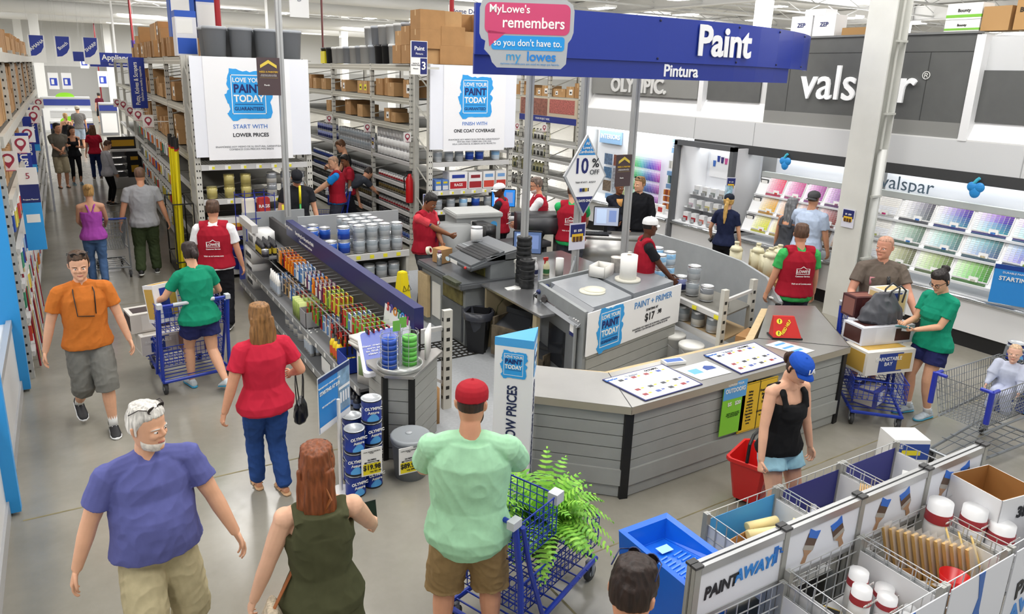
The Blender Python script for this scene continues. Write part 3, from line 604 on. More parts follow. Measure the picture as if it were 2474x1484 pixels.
def tray_ledges(t,h,nrow):
    for k in range(1,nrow+1):
        u=k/nrow-.02; b=MB(); x=S0[0]+(S1[0]-S0[0])*u; z=S0[1]+(S1[1]-S0[1])*u
        b.bx(x-.05,x+.03,-h+.02,h-.02,z-.03,z); b.build('tray_ledge',m('e3e5e8',.4),t)
    b=MB(); b._add([(S0[0]+.01,-h,S0[1]),(S0[0]+.01,h,S0[1]),(S1[0]+.01,h,S1[1]),(S1[0]+.01,-h,S1[1])],[(0,1,2,3)]); b._add([(S0[0]+.01,-h,S0[1]),(S1[0]+.01,-h,S1[1]),(.34,-h,.74),(.34,-h,S0[1])],[(0,1,2,3)]); b._add([(S0[0]+.01,h,S0[1]),(S1[0]+.01,h,S1[1]),(.34,h,.74),(.34,h,S0[1])],[(3,2,1,0)]); b.build('sloped_tray',m('f0f1f2',.5),t)
    b=MB(); b.bx(-.03,.06,-h,h,S0[1],S0[1]+.09); b.build('tray_header',m('b3b8b6',.5),t)
# blue-green bay beside the right edge
t,P,h=bay('wide lit colour-chip bay of blues and greens beside the steel column',4.05,6.9)
tray_ledges(t,h,3)
for r_ in range(3):
    W=(2*h-.1)/5.2
    for c in range(6):
        y1=h-.03-c*W; y0=max(y1-W+.02,-h+.02)
        if y1-y0<.1: continue
        if c==0: fn=lambda u,v,r_=r_: hsv(.12+.5*(v>.5),.02+.02*v,.97-.03*u)
        elif r_==0: fn=lambda u,v,c=c: hsv(.72-.13*v-.02*c+.04*(c-1)*(v<.4),(.05+.13*c*.6+.35*u)*(.25+u) if c>1 else .12*u,1-.55*u**1.5*(1.1 if c==1 else .75))
        elif r_==1: fn=lambda u,v,c=c: hsv(.28+.075*c+.1*v,(.05+.12*c)*(.2+u),.98-.5*u**1.6)
        else: fn=lambda u,v,c=c: hsv(.12+.05*c+.04*v,(.08+.16*c)*(.25+u),.97-(.62-.06*c)*u**1.5)
        chips(t,y0,y1,r_,3,fn,8,9,['c02f73','3f6fb5','4f86b0','3a6db0','8a6a4a','c0a24f','9aa05a','3b6fb0','2f5f9a','b5a989','7d9a4a','3a7f5a','b79a5a','3d7d4a','6a8f4a','b0b0a0','4a6f8a','8fae5a'][(r_*6+c)%18])
text(t,"valspar",.30,(.10,.95,2.04),RT,UP,m("5d7283",.5),0,name="lettering")
# warm bay
t,P,h=bay('lit colour-chip bay of pinks, oranges and yellows behind the shopper in pale blue',7.05,9.05)
tray_ledges(t,h,3); W=(2*h-.22)/4.4
for r_ in range(3):
    for c in range(5):
        y1=h-.20-c*W; y0=max(y1-W+.02,-h+.02)
        if y1-y0<.1: continue
        hue=[.97-.09*c*.6,.09-.035*c,.15-.025*c][r_]
        fn=(lambda u,v,hue=hue,c=c,r_=r_: hsv(hue+.03*v*(1 if r_ else -1),(.15+.75*u*(1-.12*c))*(.5+.5*v if r_ else .75),1-(.12+.12*c)*u))
        chips(t,y0,y1,r_,3,fn,7,8,['b0382e','d98aa0','c9a0a0','8a5a70','8f6a50','c98a3a','a0622d','d0b090','8a6040','5fb0c0','b56a30','d0a050','8a5f3a','6a5040','c0b090'][(r_*5+c)%15])
    b=MB(); u=r_/3+.02; x=S0[0]+(S1[0]-S0[0])*u; z=S0[1]+(S1[1]-S0[1])*u; b.bx(x-.03,x-.02,h-.19,h-.02,z-.25,z-.02); b.bx(x-.034,x-.03,h-.17,h-.04,z-.1,z-.04,1); b.build('brochure_pocket',[m('4a4b4d',.5),WHT],t)
def heart(x,y,z,lab):
    b=MB(); b.sph((0,.05,.05),(.03,.07,.07)); b.sph((0,-.05,.05),(.03,.07,.07)); b.sph((0,0,-.02),(.028,.075,.085)); b.tube([(0,.03,.10),(0,.0,.15),(0,-.03,.18)],.022,8,1); tag(b.build('topper',[m('2b8fd6',.4),m('4cc0d8',.4)],None,(x,y,z)),lab,'topper')
heart(10.93,8.55,2.12,'glossy blue heart-shaped topper above the warm colour bay'); heart(10.93,5.35,2.12,'glossy blue heart-shaped topper above the blue colour bay')
# framed booth with sample cans
t,P,h=bay('white framed booth of sample cans behind the blond shopper in navy',9.42,10.78)
for a,c in ((-h-.08,-h),(h,h+.08)): P('frame_post',-.52,-.40,a,c,.05,2.34,m('5d5f62',.5))
P('frame_top',-.52,-.40,-h-.08,h+.08,2.26,2.36,m('5d5f62',.5)); P('side_panel',-.4,.34,-h,-h+.04,.7,2.3,PANEL); P('side_panel',-.4,.34,h-.04,h,.7,2.3,PANEL)
P('poster',.30,.33,-h+.14,h-.14,1.62,2.16,m('fbfbfc',.4))
for i in range(9):
    c=['3f6fc0','2a3f8f','33286a','c24f8a','d8a0b0','4a3a3f','c06a3a','d8b04a','4aa0a0'][i]; b=MB(); y=.42-.1*i; z=2.02-.05*math.sin(math.pi*i/8)+(-.12 if i in(0,) else 0); b._add([(.294,y+.04,z+.05),(.294,y-.04,z+.05),(.294,y-.03,z-.07),(.294,y+.03,z-.07)],[(0,3,2,1)]); b.build('bunting_flag',m(c,.5),t)
for k,z in enumerate((1.28,1.02,.76)): P('shelf',-.1-.12*k,.3,-h+.05,h-.05,z-.02,z,m('f2f3f5',.4))
for k,(z,cols) in enumerate(((1.28,('b9c0c4','a8a9a0','9aa4a0','b0a9a0')),(1.02,('c9b4c0','a9b0a0','cfc58a','c9c0a0')),(.76,('b5242c','a83238','c9786a','d0a09a')))):
    for i in range(5):
        b=MB(); x=-.04-.12*k; b.box(x,.46-.22*i,z+.085,.10,.13,.17); b.box(x-.052,.46-.22*i,z+.05,.004,.12,.08,1); b.cyl(x-.09,.46-.22*i,z,z+.06,.045,10,2)
        p=thing('sample_tin','x x x x','sample tin',(XW,(9.42+10.78)/2,0)); p['label']='boxed sample tin in the white booth, %s shelf, %s from the exterior colour bay'%(['upper','middle','lower'][k],nth(i)); p['group']='sample tins in the booth'
        b.build('tin',[m('eeeff0',.5),m(cols[i%4],.4),m('c5c8ca',.3,.6)],p)
b=MB(); b.box(0,0,0,.02,.16,.2); tag(b.build('picture',[m('9fc4d6',.5,n=.5,ns=14)],None,(10.45,9.32,1.55)),'small framed picture of blossom on the booth side','picture')
# interiors and exteriors bay with colour strips
t,P,h=bay('long lit bay of interior and exterior colour strips by the jug rack',10.95,14.4)
for y,w_,tx in ((h-.55,.8,'INTERIORS'),(-h+.42,.75,'EXTERIORS')):
    P('header_sign',.27,.31,y-w_/2,y+w_/2,1.98,2.28,m('8fb4d8',.5)); text(t,tx,.15,(.262,y,2.14),RT,UP,WHT,.02,name='lettering')
def strips(y0,y1,z0,z1,n,fn,x=.2):
    b=MB()
    for i in range(n):
        a=y1-(y1-y0)*i/n; c=y1-(y1-y0)*(i+.72)/n
        for j in range(5):
            za=z1-(z1-z0)*j/5; zb=z1-(z1-z0)*(j+1)/5; b.quad((x,a,zb),(x,c,zb),(x,c,za),(x,a,za),0,fn(i/(n-1),j/4))
    return b.build('colour_strip_rack',attr_mat(.5),t)
for k in range(4):
    z1=1.80-.26*k; strips(-h+1.0,h-1.15,z1-.24,z1,26,lambda u,v,k=k: hsv(.13+.72*u,.15+.75*v,.98-(.25+.12*k)*v))
for zz,(za,zb) in enumerate(((1.66,1.82),(1.34,1.52))): 
    b=MB()
    for i in range(9):
        c=[('b9b9b5','e8e6de','e3dfd0','b7a98a','a99f86','7fa8c6','8fb0cc','c9c9c4','4f6f9a'),('6f8f80','2f4a5a','d8d04a','9fc9c0','2f4f8a','d0452f','2f4fa0','6a6a70','9a2f3a')][zz][i]; b.bx(.16,.2,-h+.72-.07*i-.055,-h+.72-.07*i,za,zb,0,tuple(lin(c)))
    b.build('colour_strip_rack',attr_mat(.5),t)
for k,z in enumerate((1.2,1.06,.9)): 
    b=MB()
    for i in range(10): b.bx(.1,.16,-h+.75-.065*i-.05,-h+.75-.065*i,z-.11,z,0,tuple(lin(['b9702f','8a3a22','c07a40','a05a30','7a3a20','b08a60','5a3a2a','9a4a35','c29a70','4a3025'][i])))
    b.build('wood_stain_chips',attr_mat(.5),t)
for z in (1.28,1.56): P('shelf_label',.15,.2,-h+.12,-h+.75,z-.05,z+.04,m('6f94bd',.5))
P('shelf_label',-.05,.0,-h+.9,h-.9,.74,.86,m('6f94bd',.5))
for i in range(6): 
    b=MB(); b.box(-.2,-h+.45+.22*i,.83,.08,.17,.18); b.box(-.242,-h+.45+.22*i,.83,.004,.13,.1,1); b.build('brochure_stand',[m('eeeeec',.5),m(['b03030','c98a40','8a7a6a','6f94bd','a0b0a0','7a8a9a'][i],.5)],t)
for k in range(3):
    for i in range(2):
        P('photo_panel',.2,.22,h-.75-.0-i*.35,h-.47-i*.35,1.62-.32*k-.13,1.62-.32*k+.13,m(['5a6f8a','7a4a3a','4a6a8a','8a8a90','6a5a4a','9aa0a8'][k*2+i],.5,n=.5,ns=20))
# goods on top of the wall
def box_on_wall(y,w,h_,c,lab,words=None,col2=None,d=.3,z=4.28,ink=INK):
    t=thing('carton',lab,'carton',(XW+.35,y,z)); b=MB(); b.box(0,0,h_/2,d,w,h_); b.bx(-d/2-.002,d/2+.002,-w/2-.002,w/2+.002,h_*.12,h_*.30,1) if col2 else None; b.build('carton_body',[m(c,.6),m(col2 or c,.6)],t)
    if words: text(t,words,min(w/len(words)*1.5,h_*.28),(-d/2-.004,0,h_*.55),RT,UP,ink,.02)
    return t
def onwall(y0p,y1p,py): pass
B=box_on_wall
B(5.25,.34,.46,'b78d58','brown paper-towel carton with large black brand word on the wall top','Bounty',d=.32); B(5.66,.36,.32,'b28a58','open brown carton between the green pack and the large-word carton'); B(6.10,.48,.16,'f1f1ee','white and green paper-towel pack, lower of two on the wall top','Bounty','7fc241'); B(6.10,.48,.22,'f3f3f1','white and green paper-towel pack, upper of two on the wall top','Bounty','7fc241',z=4.445)
B(4.86,.36,.30,'f2f4f6','white tissue pack with blue band on the wall top',None,'4f9ad6')
B(4.6,.1,.2,'8fb8c0','small teal pack at the end of the wall top')
B(8.35,.42,.34,'f4f4f5','white carton printed professional sprayer, nearer of two on the wall top','ZEP',ink=NAVY); B(8.80,.42,.34,'f4f4f5','white carton printed professional sprayer, farther of two on the wall top','ZEP',ink=NAVY); B(8.55,.4,.10,'f4f4f5','white carton lying on the two sprayer cartons',z=4.622)
B(7.75,.5,.12,'a9824f','low brown carton beside the white sprayer cartons'); B(7.35,.3,.2,'b58d5a','small brown carton by the steel column on the wall top')
# ---------------------------------------------------------------- hanging signs
SB=m('1f3596',.35); SB2=m('1b2f8a',.4)
def curve_pts():
    P=[(3.80,6.98),(4.6,6.90),(5.4,6.86),(6.2,6.84),(7.0,6.86),(7.6,6.90),(8.1,6.98),(8.6,7.09),(9.1,7.25),(9.6,7.46),(10.0,7.68),(10.35,7.92),(10.6,8.14)]
    return [Vector((x,y,0)) for x,y in P]
def wall_strip(b,pts,z0,z1,t,mi=0):
    n=len(pts); N=[]
    for i in range(n):
        d=(pts[min(i+1,n-1)]-pts[max(i-1,0)]).normalized(); N.append(Vector((-d.y,d.x,0)))
    for i in range(n-1):
        a,c=pts[i],pts[i+1]; a2,c2=a+N[i]*t,c+N[i+1]*t
        q=lambda p,z:(p.x,p.y,z)
        b._add([q(a,z0),q(c,z0),q(c,z1),q(a,z1),q(a2,z0),q(c2,z0),q(c2,z1),q(a2,z1)],[(0,1,2,3),(5,4,7,6),(3,2,6,7),(1,0,4,5),(0,3,7,4),(2,1,5,6)],mi)
s=thing('department_sign','large curved blue sign reading Paint and Pintura above the paint desk','sign',(3.8,6.98,3.5)); s.location=(0,0,0)
pts=curve_pts(); b=MB(); wall_strip(b,pts,3.70,4.21,.05); b.build('upper_board',SB,s)
b=MB(); wall_strip(b,[p+Vector((0,.02,0)) for p in pts[:9]],3.50,3.71,.03); b.build('lower_board',SB2,s)
b=MB()
for i in (1,3,5,7,9):
    for z in (3.74,4.17): b.sph((pts[i].x,pts[i].y-.004,z),.014)
b.build('bolt',m('15163a',.3),s)
text(s,'Paint',.50,(7.33,6.862,3.96),(1,.06,0),UP,m('f0f0f2',.4),.028,sx=1.02,depth=.006); text(s,'Pintura',.20,(6.62,6.862,3.60),(1,.0,0),UP,m('f0f0f2',.4),.02,sx=1.0,depth=.004)
b=MB()
for x,y in ((4.95,7.72),(5.72,7.62),(6.50,7.52)): b.tube([(x,y,3.62),(x-.02,6.93,3.62)],.025,6)
b.build('bracket',m('a9abad',.4,.3),s)
POST=m('b0b1b0',.4,.2,n=.04)
def pole(x,y,z0,z1,lab,w=.075,d=.075):
    b=MB(); b.bx(-w/2,w/2,-d/2,d/2,0,z1-z0); b.bx(-.008,.008,-d/2-.002,-d/2,0.02,z1-z0-.02,1); return tag(b.build('sign_pole',[POST,m('8f9090',.5)],None,(x,y,z0),bevel=.006),lab,'pole')
pole(4.98,7.72,.88,3.66,'square grey pole rising through the stack of black rings to the blue sign'); pole(5.74,7.62,.88,3.66,'square grey pole carrying the diamond discount sign'); pole(6.50,7.52,.88,3.66,'square grey pole beside the two dark-clothed shoppers'); pole(2.95,11.6,1.2,7.2,'tall square grey pole in front of the first paint banner',.085,.085)
# speech-bubble sign
def rrect(x0,x1,z0,z1,r,n=5):
    P=[]
    for cx,cz,a0 in ((x1-r,z0+r,-90),(x1-r,z1-r,0),(x0+r,z1-r,90),(x0+r,z0+r,180)):
        for i in range(n+1): a=math.radians(a0+90*i/n); P.append((cx+r*math.cos(a),cz+r*math.sin(a)))
    return P
s=thing('bubble_sign','silver speech-bubble sign in pink and sky blue at the end of the blue sign','sign',(0,0,0)); o_=(4.03,6.36,3.62); R_=Vector((.88,-.45,0)).normalized(); N_=R_.cross(Vector((0,0,1)))
o3=Vector(o_)
SIL=m('bcbec0',.3,.5)
b=MB(); out=[(-.35,.06),(-.33,-.0),(-.28,-.05),(.36,-.05),(.41,-.0),(.42,.20),(.45,.24),(.47,.30),(.47,.50),(.45,.56),(.39,.60),(-.37,.60),(-.44,.57),(-.46,.51),(-.46,.27),(-.44,.22),(-.40,.20),(-.41,.12)]
b.prism(out,o3,R_,(0,0,1),-N_*.02); b.build('board',SIL,s)
b=MB(); b.prism(rrect(-.41,.43,.27,.56,.06)+[],o3+N_*.001,R_,(0,0,1),N_*.004); b.prism([(-.38,.30),(-.36,.15),(-.20,.28)],o3+N_*.001,R_,(0,0,1),N_*.004); b.build('pink_bubble',m('c8436f',.4),s)
b=MB(); b.prism(rrect(-.34,.385,.12,.255,.03),o3+N_*.002,R_,(0,0,1),N_*.002); b.build('blue_strip',m('1f93dc',.4),s)
f=o3+N_*.007; Z=Vector((0,0,1))
text(s,"MyLowe's",.105,f+R_*-.37+Z*.50,R_,UP,WHT,.012,'LEFT',.95); text(s,'remembers',.145,f+R_*.07+Z*.375,R_,UP,WHT,.014,sx=.92); text(s,"so you don't have to.",.092,f+R_*.02+Z*.187,R_,UP,WHT,.006,sx=.86); text(s,'my',.125,f+R_*-.12+Z*.06,R_,UP,m('2f93cc',.4),.0); text(s,'lowes',.125,f+R_*.16+Z*.06,R_,UP,m('1f80d2',.4),.022); text(s,'mylowes recuerda para que usted no tenga que hacerlo.',.026,f+R_*.05-Z*.01,R_,UP,m('3f8fd0',.4))
b=MB(); b.tube([(3.98,6.40,3.9),(4.0,6.92,3.9)],.02,6); b.tube([(4.2,6.40,4.0),(4.2,6.9,4.0)],.02,6); b.build('bracket',m('a9abad',.4,.3),s)
# diamond discount sign
s=thing('diamond_sign','diamond-shaped silver sign reading ten percent off on the second grey pole','sign',(5.70,7.45,2.28)); k=.92
b=MB(); b.prism([(0,-.57*k),(.335*k,.0),(0,.57*k),(-.335*k,0)],(0,0,0),(1,-.12,0),(0,0,1),(0.0,.03,0)); b.prism([(0,-.53*k),(.305*k,.0),(0,.53*k),(-.305*k,0)],(0,-.001,0),(1,-.12,0),(0,0,1),(0,-.004,0),1)
b.prism([(-.135*k,.29*k),(.135*k,.29*k),(0,.53*k)],(0,-.005,0),(1,-.12,0),(0,0,1),(0,-.002,0),2); b.prism([(-.135*k,-.29*k),(0,-.53*k),(.135*k,-.29*k)],(0,-.005,0),(1,-.12,0),(0,0,1),(0,-.002,0),3); b.build('board',[SIL,m('f3f3f3',.4),m('2a8fd8',.4),NAVY],s)
RD=(1,-.12,0)
text(s,"All\nLowe's\nCardholders",.052,(0,-.012,.36),RD,UP,WHT,.015,sx=.9); text(s,'10',.27,(-.075,0.0,.12),RD,UP,NAVY,.02,sx=.8); text(s,'%',.16,(.13,-.03,.16),RD,UP,BLK,.01); text(s,'OFF',.09,(.12,-.03,.045),RD,UP,BLK,.0,sx=.9); text(s,'Valid 4/14/17 - 4/15/17',.032,(0,-.012,-.08),RD,UP,BLK); text(s,'2 DAYS ONLY',.045,(0,-.012,-.32),RD,UP,WHT,.02,sx=.85)
b=MB()
for i,c in enumerate('0123'): b.bx(-.085+.042*i,-.05+.042*i,-.012,-.008,-.20,-.155,i)
b.build('can_pictures',[m('2b3c8c',.4),m('2b2b2b',.4),m('b9a13a',.4),m('3b3020',.4)],s)
b=MB(); b.bx(-.02,.02,.0,.2,-.2,-.16); b.bx(-.02,.02,.0,.2,.2,.24); b.build('bracket',POST,s)
# aisle number sign
s=thing('aisle_sign','small navy and white aisle sign with the number three by the second banner','sign',(5.62,12.42,3.46)); b=MB(); b.bx(-.16,.16,-.015,.015,0,.58); b.bx(-.15,.15,-.018,-.015,.30,.57,1); b.bx(.02,.15,-.018,-.015,.01,.285,1); b.build('board',[WHT,NAVY],s)
text(s,'Paint',.10,(0,-.02,.45),(1,0,0),UP,WHT,.015); text(s,'Pintura',.05,(0,-.02,.36),(1,0,0),UP,WHT); text(s,'3',.19,(.085,-.02,.15),(1,0,0),UP,WHT,.02); text(s,'Interior &\nExterior Paint\n\nPinturas',.03,(-.07,-.02,.15),(1,0,0),UP,BLK)
b=MB(); b.bx(.16,.40,-.01,.01,.1,.14); b.bx(.16,.20,.0,.2,.1,.14); b.build('bracket',STEEL,s)
def need_painter(x,y,z,w,h,lab):
    s=thing('painter_sign',lab,'sign',(x,y,z)); b=MB(); b.bx(-w/2,w/2,-.006,.006,0,h); b.prism([(-.36*w,.72*h),(-.36*w,.80*h),(0,.94*h),(.36*w,.80*h),(.36*w,.72*h),(0,.85*h)],(0,-.007,0),(1,0,0),(0,0,1),(0,-.003,0),1)
    b.bx(-.4*w,.4*w,-.008,-.006,.465*h,.468*h,1); b.build('board',[m('4a3a3c',.5),m('d9c04a',.4)],s)
    text(s,'NEED A PAINTER?',.105*w,(0,-.009,.62*h),(1,0,0),UP,m('e3b93a',.4),.01,sx=.98); text(s,'Visit Porch.com, where you will find\nthe right professional for your project.',.046*w,(0,-.009,.53*h),(1,0,0),UP,WHT); text(s,'Porch',.10*w,(-.1*w,-.009,.27*h),(1,0,0),UP,WHT,.015)
need_painter(2.75,11.546,3.10,.34,.55,'brown need-a-painter sign fixed to the tall grey pole before the first banner'); need_painter(6.34,7.474,2.11,.26,.42,'brown need-a-painter sign on the pole above the two dark-clothed shoppers')
def flyer(x,y,z,lab,w=.2,h=.28,rz=0.,parent=None):
    s=thing('flyer',lab,'flyer',(x,y,z),rz); b=MB(); b.bx(-w/2,w/2,-.004,.004,0,h); b.bx(-w*.45,w*.45,-.006,-.004,h*.5,h*.95,1); b.bx(-w*.35,w*.35,-.008,-.006,h*.34,h*.6,2)
    for i in range(3): b.bx(-w*.3+i*w*.21,-w*.13+i*w*.21,-.009,-.008,h*.3,h*.5,3)
    b.build('sheet',[m('d9d9e6',.4),NAVY,m('e0b62f',.4),m('5a3a20',.4)],s); text(s,'$5  $20',.16*w,(0,-.009,h*.72),(1,0,0),UP,WHT,.02); return s
flyer(5.72,7.575,1.28,'flyer with gold cans on the second grey pole below the diamond sign',.26,.36); flyer(10.06,6.62,1.42,'flyer with gold cans on the white steel column',.20,.28,-1.57); flyer(10.50,9.33,1.50,'flyer with gold cans on the white booth frame',.16,.3,-.6); flyer(5.86,12.585,1.0,'flyer with gold cans on the rack by the fire extinguisher',.16,.26); flyer(5.86,15.4,1.85,'flyer with gold cans hung on the paint aisle rack upright',.14,.24,-1.57)
# banners over the appliance end and white hanging signs
def brand_banner(x,lab,word,y=30.):
    s=thing('brand_banner',lab,'banner',(x,y,3.55)); b=MB(); b.bx(-.24,.24,-.01,.01,-.1,.8); P=[(-.22,.78),(.22,.78)]+[(.22-.44*(1-math.cos(t)),.78-.55*math.sin(t)-.0) for t in [math.pi/2*i/8 for i in range(9)]][1:]+[(-.22,.1)]
    b.prism([(-.2,.79),(-.2,.12),(-.05,.14),(.1,.25),(.19,.42),(.21,.79)],(0,-.011,0),(1,0,0),(0,0,1),(0,-.004,0),1); b.build('cloth',[WHT,SB],s); b2=MB(); b2.tube([(-.2,0,.8),(-.2,0,ZC-3.55)],.004,4); b2.tube([(.2,0,.8),(.2,0,ZC-3.55)],.004,4); b2.build('cable',m('dddddd',.5),s)
    text(s,word,.15,(0,-.017,.48),(1,0,.8),(-.8,0,1),WHT,.02)
brand_banner(-.5,'blue and white appliance banner over the aisle near rack end','AMANA'); brand_banner(.26,'blue and white appliance banner with curly lettering in the middle','Bosch'); brand_banner(1.1,'blue and white appliance banner reading sharp','SHARP')
s=thing('appliance_sign','blue stepped sign reading appliances across the end of the long aisle','sign',(1.4,31,3.42)); b=MB(); b.bx(-.85,1.4,-.03,.03,.12,.45); b.bx(-.35,1.4,-.02,.02,-.05,.13,1); b.build('board',[SB,SB2],s); text(s,'Appliances',.26,(.05,-.035,.28),(1,0,0),UP,WHT,.02,'LEFT'); text(s,'Electrodomésticos',.1,(.25,-.035,.04),(1,0,0),UP,WHT,.01,'LEFT'); b=MB(); b.tube([(-.6,0,.45),(-.6,0,ZC-3.42)],.006,4); b.tube([(1.2,0,.45),(1.2,0,ZC-3.42)],.006,4); b.build('cable',m('dddddd',.5),s)
s=thing('hanging_sign','white hanging sign reading Home Decor far above the racks','sign',(14.6,28,5.45)); b=MB(); b.bx(-.65,.9,-.02,.02,0,.72); b.build('board',m('f2f2f0',.5),s); text(s,'Home Decor',.26,(-.55,-.025,.48),(.86,-.5,0),UP,NAVY,.01,'LEFT'); text(s,'Decoración del hogar',.12,(-.55,-.025,.18),(.86,-.5,0),UP,BLK,0,'LEFT'); b=MB(); b.tube([(-.5,0,.7),(-.5,0,ZC-5.45)],.006,4); b.tube([(.7,0,.7),(.7,0,ZC-5.45)],.006,4); b.build('cable',m('dddddd',.5),s)
s=thing('hanging_sign','white sign hanging at the picture top above the first banner','sign',(3.95,14,4.45)); b=MB(); b.bx(-.18,.17,-.02,.02,-.04,.5); b.build('board',m('eeeeec',.5),s); text(s,'3',.22,(0,-.025,.3),(1,0,0),UP,m('9a9da3',.5)); b=MB(); b.tube([(-.14,0,.5),(-.14,0,ZC-4.45)],.006,4); b.tube([(.14,0,.5),(.14,0,ZC-4.45)],.006,4); b.build('cable',m('dddddd',.5),s)
s=thing('blade_sign','upright navy blade sign reading putty, knives and scrapers on the aisle rack','sign',(1.72,19.4,2.5)); b=MB(); b.bx(-.28,.05,-.02,.02,0,1.15); b.build('board',SB,s); text(s,'Putty, Knives & Scrapers',.13,(-.15,-.025,.56),(0,0,1),(-1,0,0),WHT,.02,sx=.75); text(s,'Espátulas para masilla y raspadores',.07,(-.05,-.025,.56),(0,0,1),(-1,0,0),WHT,.01,sx=.8)
# blade signs and map-pin tags on the long aisle's near rack and rack A
def pin(x,y,z,lab,s_=.17,to=None):
    s=thing('pin_tag',lab,'tag',(x,y,z)); b=MB(); to is not None and b.bx(min(0,to-x),max(0,to-x),.002,.012,s_*.5,s_*.6); b.bx(-s_/2,s_/2,-.004,.004,0,s_*1.15); b.lathe([(s_*.33,0),(s_*.33,.004)],16,1); b.build('card',[WHT,m('a3324a',.5)],s)
    c=MB(); P=[(math.cos(t)*s_*.33,math.sin(t)*s_*.33+s_*.68) for t in [math.pi*(-.18+1.36*i/12) for i in range(13)]]+[(0,s_*.12)]; c.prism(P,(0,-.005,0),(1,0,0),(0,0,1),(0,-.002,0)); c.prism([(math.cos(t)*s_*.2,math.sin(t)*s_*.2+s_*.68) for t in [2*math.pi*i/12 for i in range(12)]],(0,-.0075,0),(1,0,0),(0,0,1),(0,-.001,0),1); c.build('pin',[m('a3324a',.5),WHT],s); return s
def pin2(*a,**k):
    s=pin(*a,**k)
    return s
for i,(px,py,yy) in enumerate(((20,392,10.4),(50,352,11.8),(66,328,13.2),(81,284,15.5),(87,268,17.5),(93,251,20))):
    q=YP(px,py,yy); pin(q[0],q[1],q[2]-.1,'red map-pin tag on the long aisle near rack, %s from its front'%nth(i),.2,-.6)
for i,(px,py,yy) in enumerate(((288,250,24),(303,255,22),(320,270,20),(340,280,18),(365,295,16))):
    q=YP(px,py,yy); pin(q[0]-.05,q[1],q[2]-.1,'red map-pin tag beside the putty blade sign, %s from the deep end'%nth(i),.2,1.8)
for i,(x,y,z) in enumerate(((5.85,18.2,2.22),(5.85,15.5,2.2),(5.85,13.3,2.18))): pin(x-.08,y,z,'white tag with a red map pin on the paint aisle rack, %s along'%nth(i),.16,5.9)
for i,(x,y,z) in enumerate(((10.92,17.4,2.05),(10.92,16.05,2.1))): pin(x-.08,y,z,'white tag with a red map pin on the jug rack, %s from its deep end'%nth(i),.16,11.0)
for i,(px,py,yy,w) in enumerate(((58,390,13.,'BRUSHES'),(66,340,15.5,'ROLLERS'),(76,300,18.5,'ROLL'))):
    q=YP(px,py,yy); s=thing('blade_sign',['navy blade sign reading brushes on the long aisle near rack','navy blade sign reading rollers behind the brushes sign','third navy blade sign along the long aisle near rack'][i],'sign',(q[0],q[1],q[2])); b=MB(); b.bx(-.1,.1,-.01,.01,-.42,.42); b.bx(-.1,.1,-.012,-.008,-.56,-.42,1); b.build('board',[SB,SKY],s); text(s,w,.13,(0,-.014,0),(0,0,-1),(1,0,0),WHT,.03)
s=thing('finder_sign','tall blue and white product finder sign at the front of the near rack','sign',(-.44,10.25,1.28)); b=MB(); b.bx(-.1,.1,-.01,.01,0,1.0); b.bx(-.1,.1,-.012,-.01,.0,.58,1); b.bx(-.1,.1,-.012,-.01,.58,.80,2); b.bx(-.07,.07,-.014,-.012,.34,.44,3); b.build('board',[WHT,SKY,NAVY,WHT],s); text(s,'5',.1,(0,-.014,.9),(1,0,0),UP,m('a3324a',.5)); text(s,"Project Planner",.026,(0,-.014,.62),(1,0,0),UP,WHT,.01)
b=MB()
for i in range(14): b.tube([(.11*math.cos(t),.11*math.sin(t),i*.035+.035*t/6.3) for t in [2*math.pi*k/10 for k in range(11)]],.012,4,0,False)
q=YP(322,84,33); tag(b.build('spiral_sign',m('2a2f9a',.4),None,(q[0],q[1],3.9)),'purple-blue spiral hanging from a thin riser beyond the flat cartons','ornament')
# ---------------------------------------------------------------- the paint desk
SS=m('b4b3b0',.32,.75,n=.06,ns=3,stretch=(1,1,1)); SLAT=m('a0a19c',.55,n=.05,ns=6); SLATD=m('4c4d4c',.7); BLACK=m('121212',.5); EDGE=m('b3aa97',.4,.3); PLY=m('cbb38a',.6,n=.08,ns=12); CAB=m('8d9192',.45,n=.07,ns=7); CABD=m('65686b',.4,n=.05,ns=7)
def slat_face(parent,p0,p1,z0,z1,n,base=.0,name='slat_panel'):
    """grooved boards from p0 to p1 (outer side on the right of the walk)"""
    a=Vector((p0[0],p0[1],0)); c=Vector((p1[0],p1[1],0)); d=(c-a).normalized(); nn=Vector((d.y,-d.x,0)); b=MB(); L=(c-a).length
    hh=(z1-z0)/n
    def slab(u0,u1,za,zb,t0,t1,mi): 
        P=[a+d*u0+nn*t0,a+d*u1+nn*t0,a+d*u1+nn*t1,a+d*u0+nn*t1]; b._add([(p.x,p.y,za) for p in P]+[(p.x,p.y,zb) for p in P],[(3,2,1,0),(4,5,6,7),(0,1,5,4),(1,2,6,5),(2,3,7,6),(3,0,4,7)],mi)
    slab(0,L,z0,z1,-.03,-.012,1)
    for i in range(n): slab(0,L,z0+i*hh+.007,z0+(i+1)*hh-.001,-.012,.0,0)
    if base: slab(.02,L-.02,z0+hh*1.05,z0+hh*2.35,.0,.022,0)
    return b.build(name,[SLAT,SLATD],parent)
t=thing('service_counter','grey slatted service counter with stainless top around the paint desk','counter',(0,0,0))
A=[(2.98,4.90),(3.80,4.15),(6.80,4.22),(7.72,5.33),(7.20,5.60),(6.12,4.84),(4.09,4.82),(3.38,5.46)]
b=MB(); b.prism(A,(0,0,.845),(1,0,0),(0,1,0),(0,0,.03)); b.build('worktop',SS,t,bevel=.004)
b=MB(); cen=Vector((5.2,4.9,0))
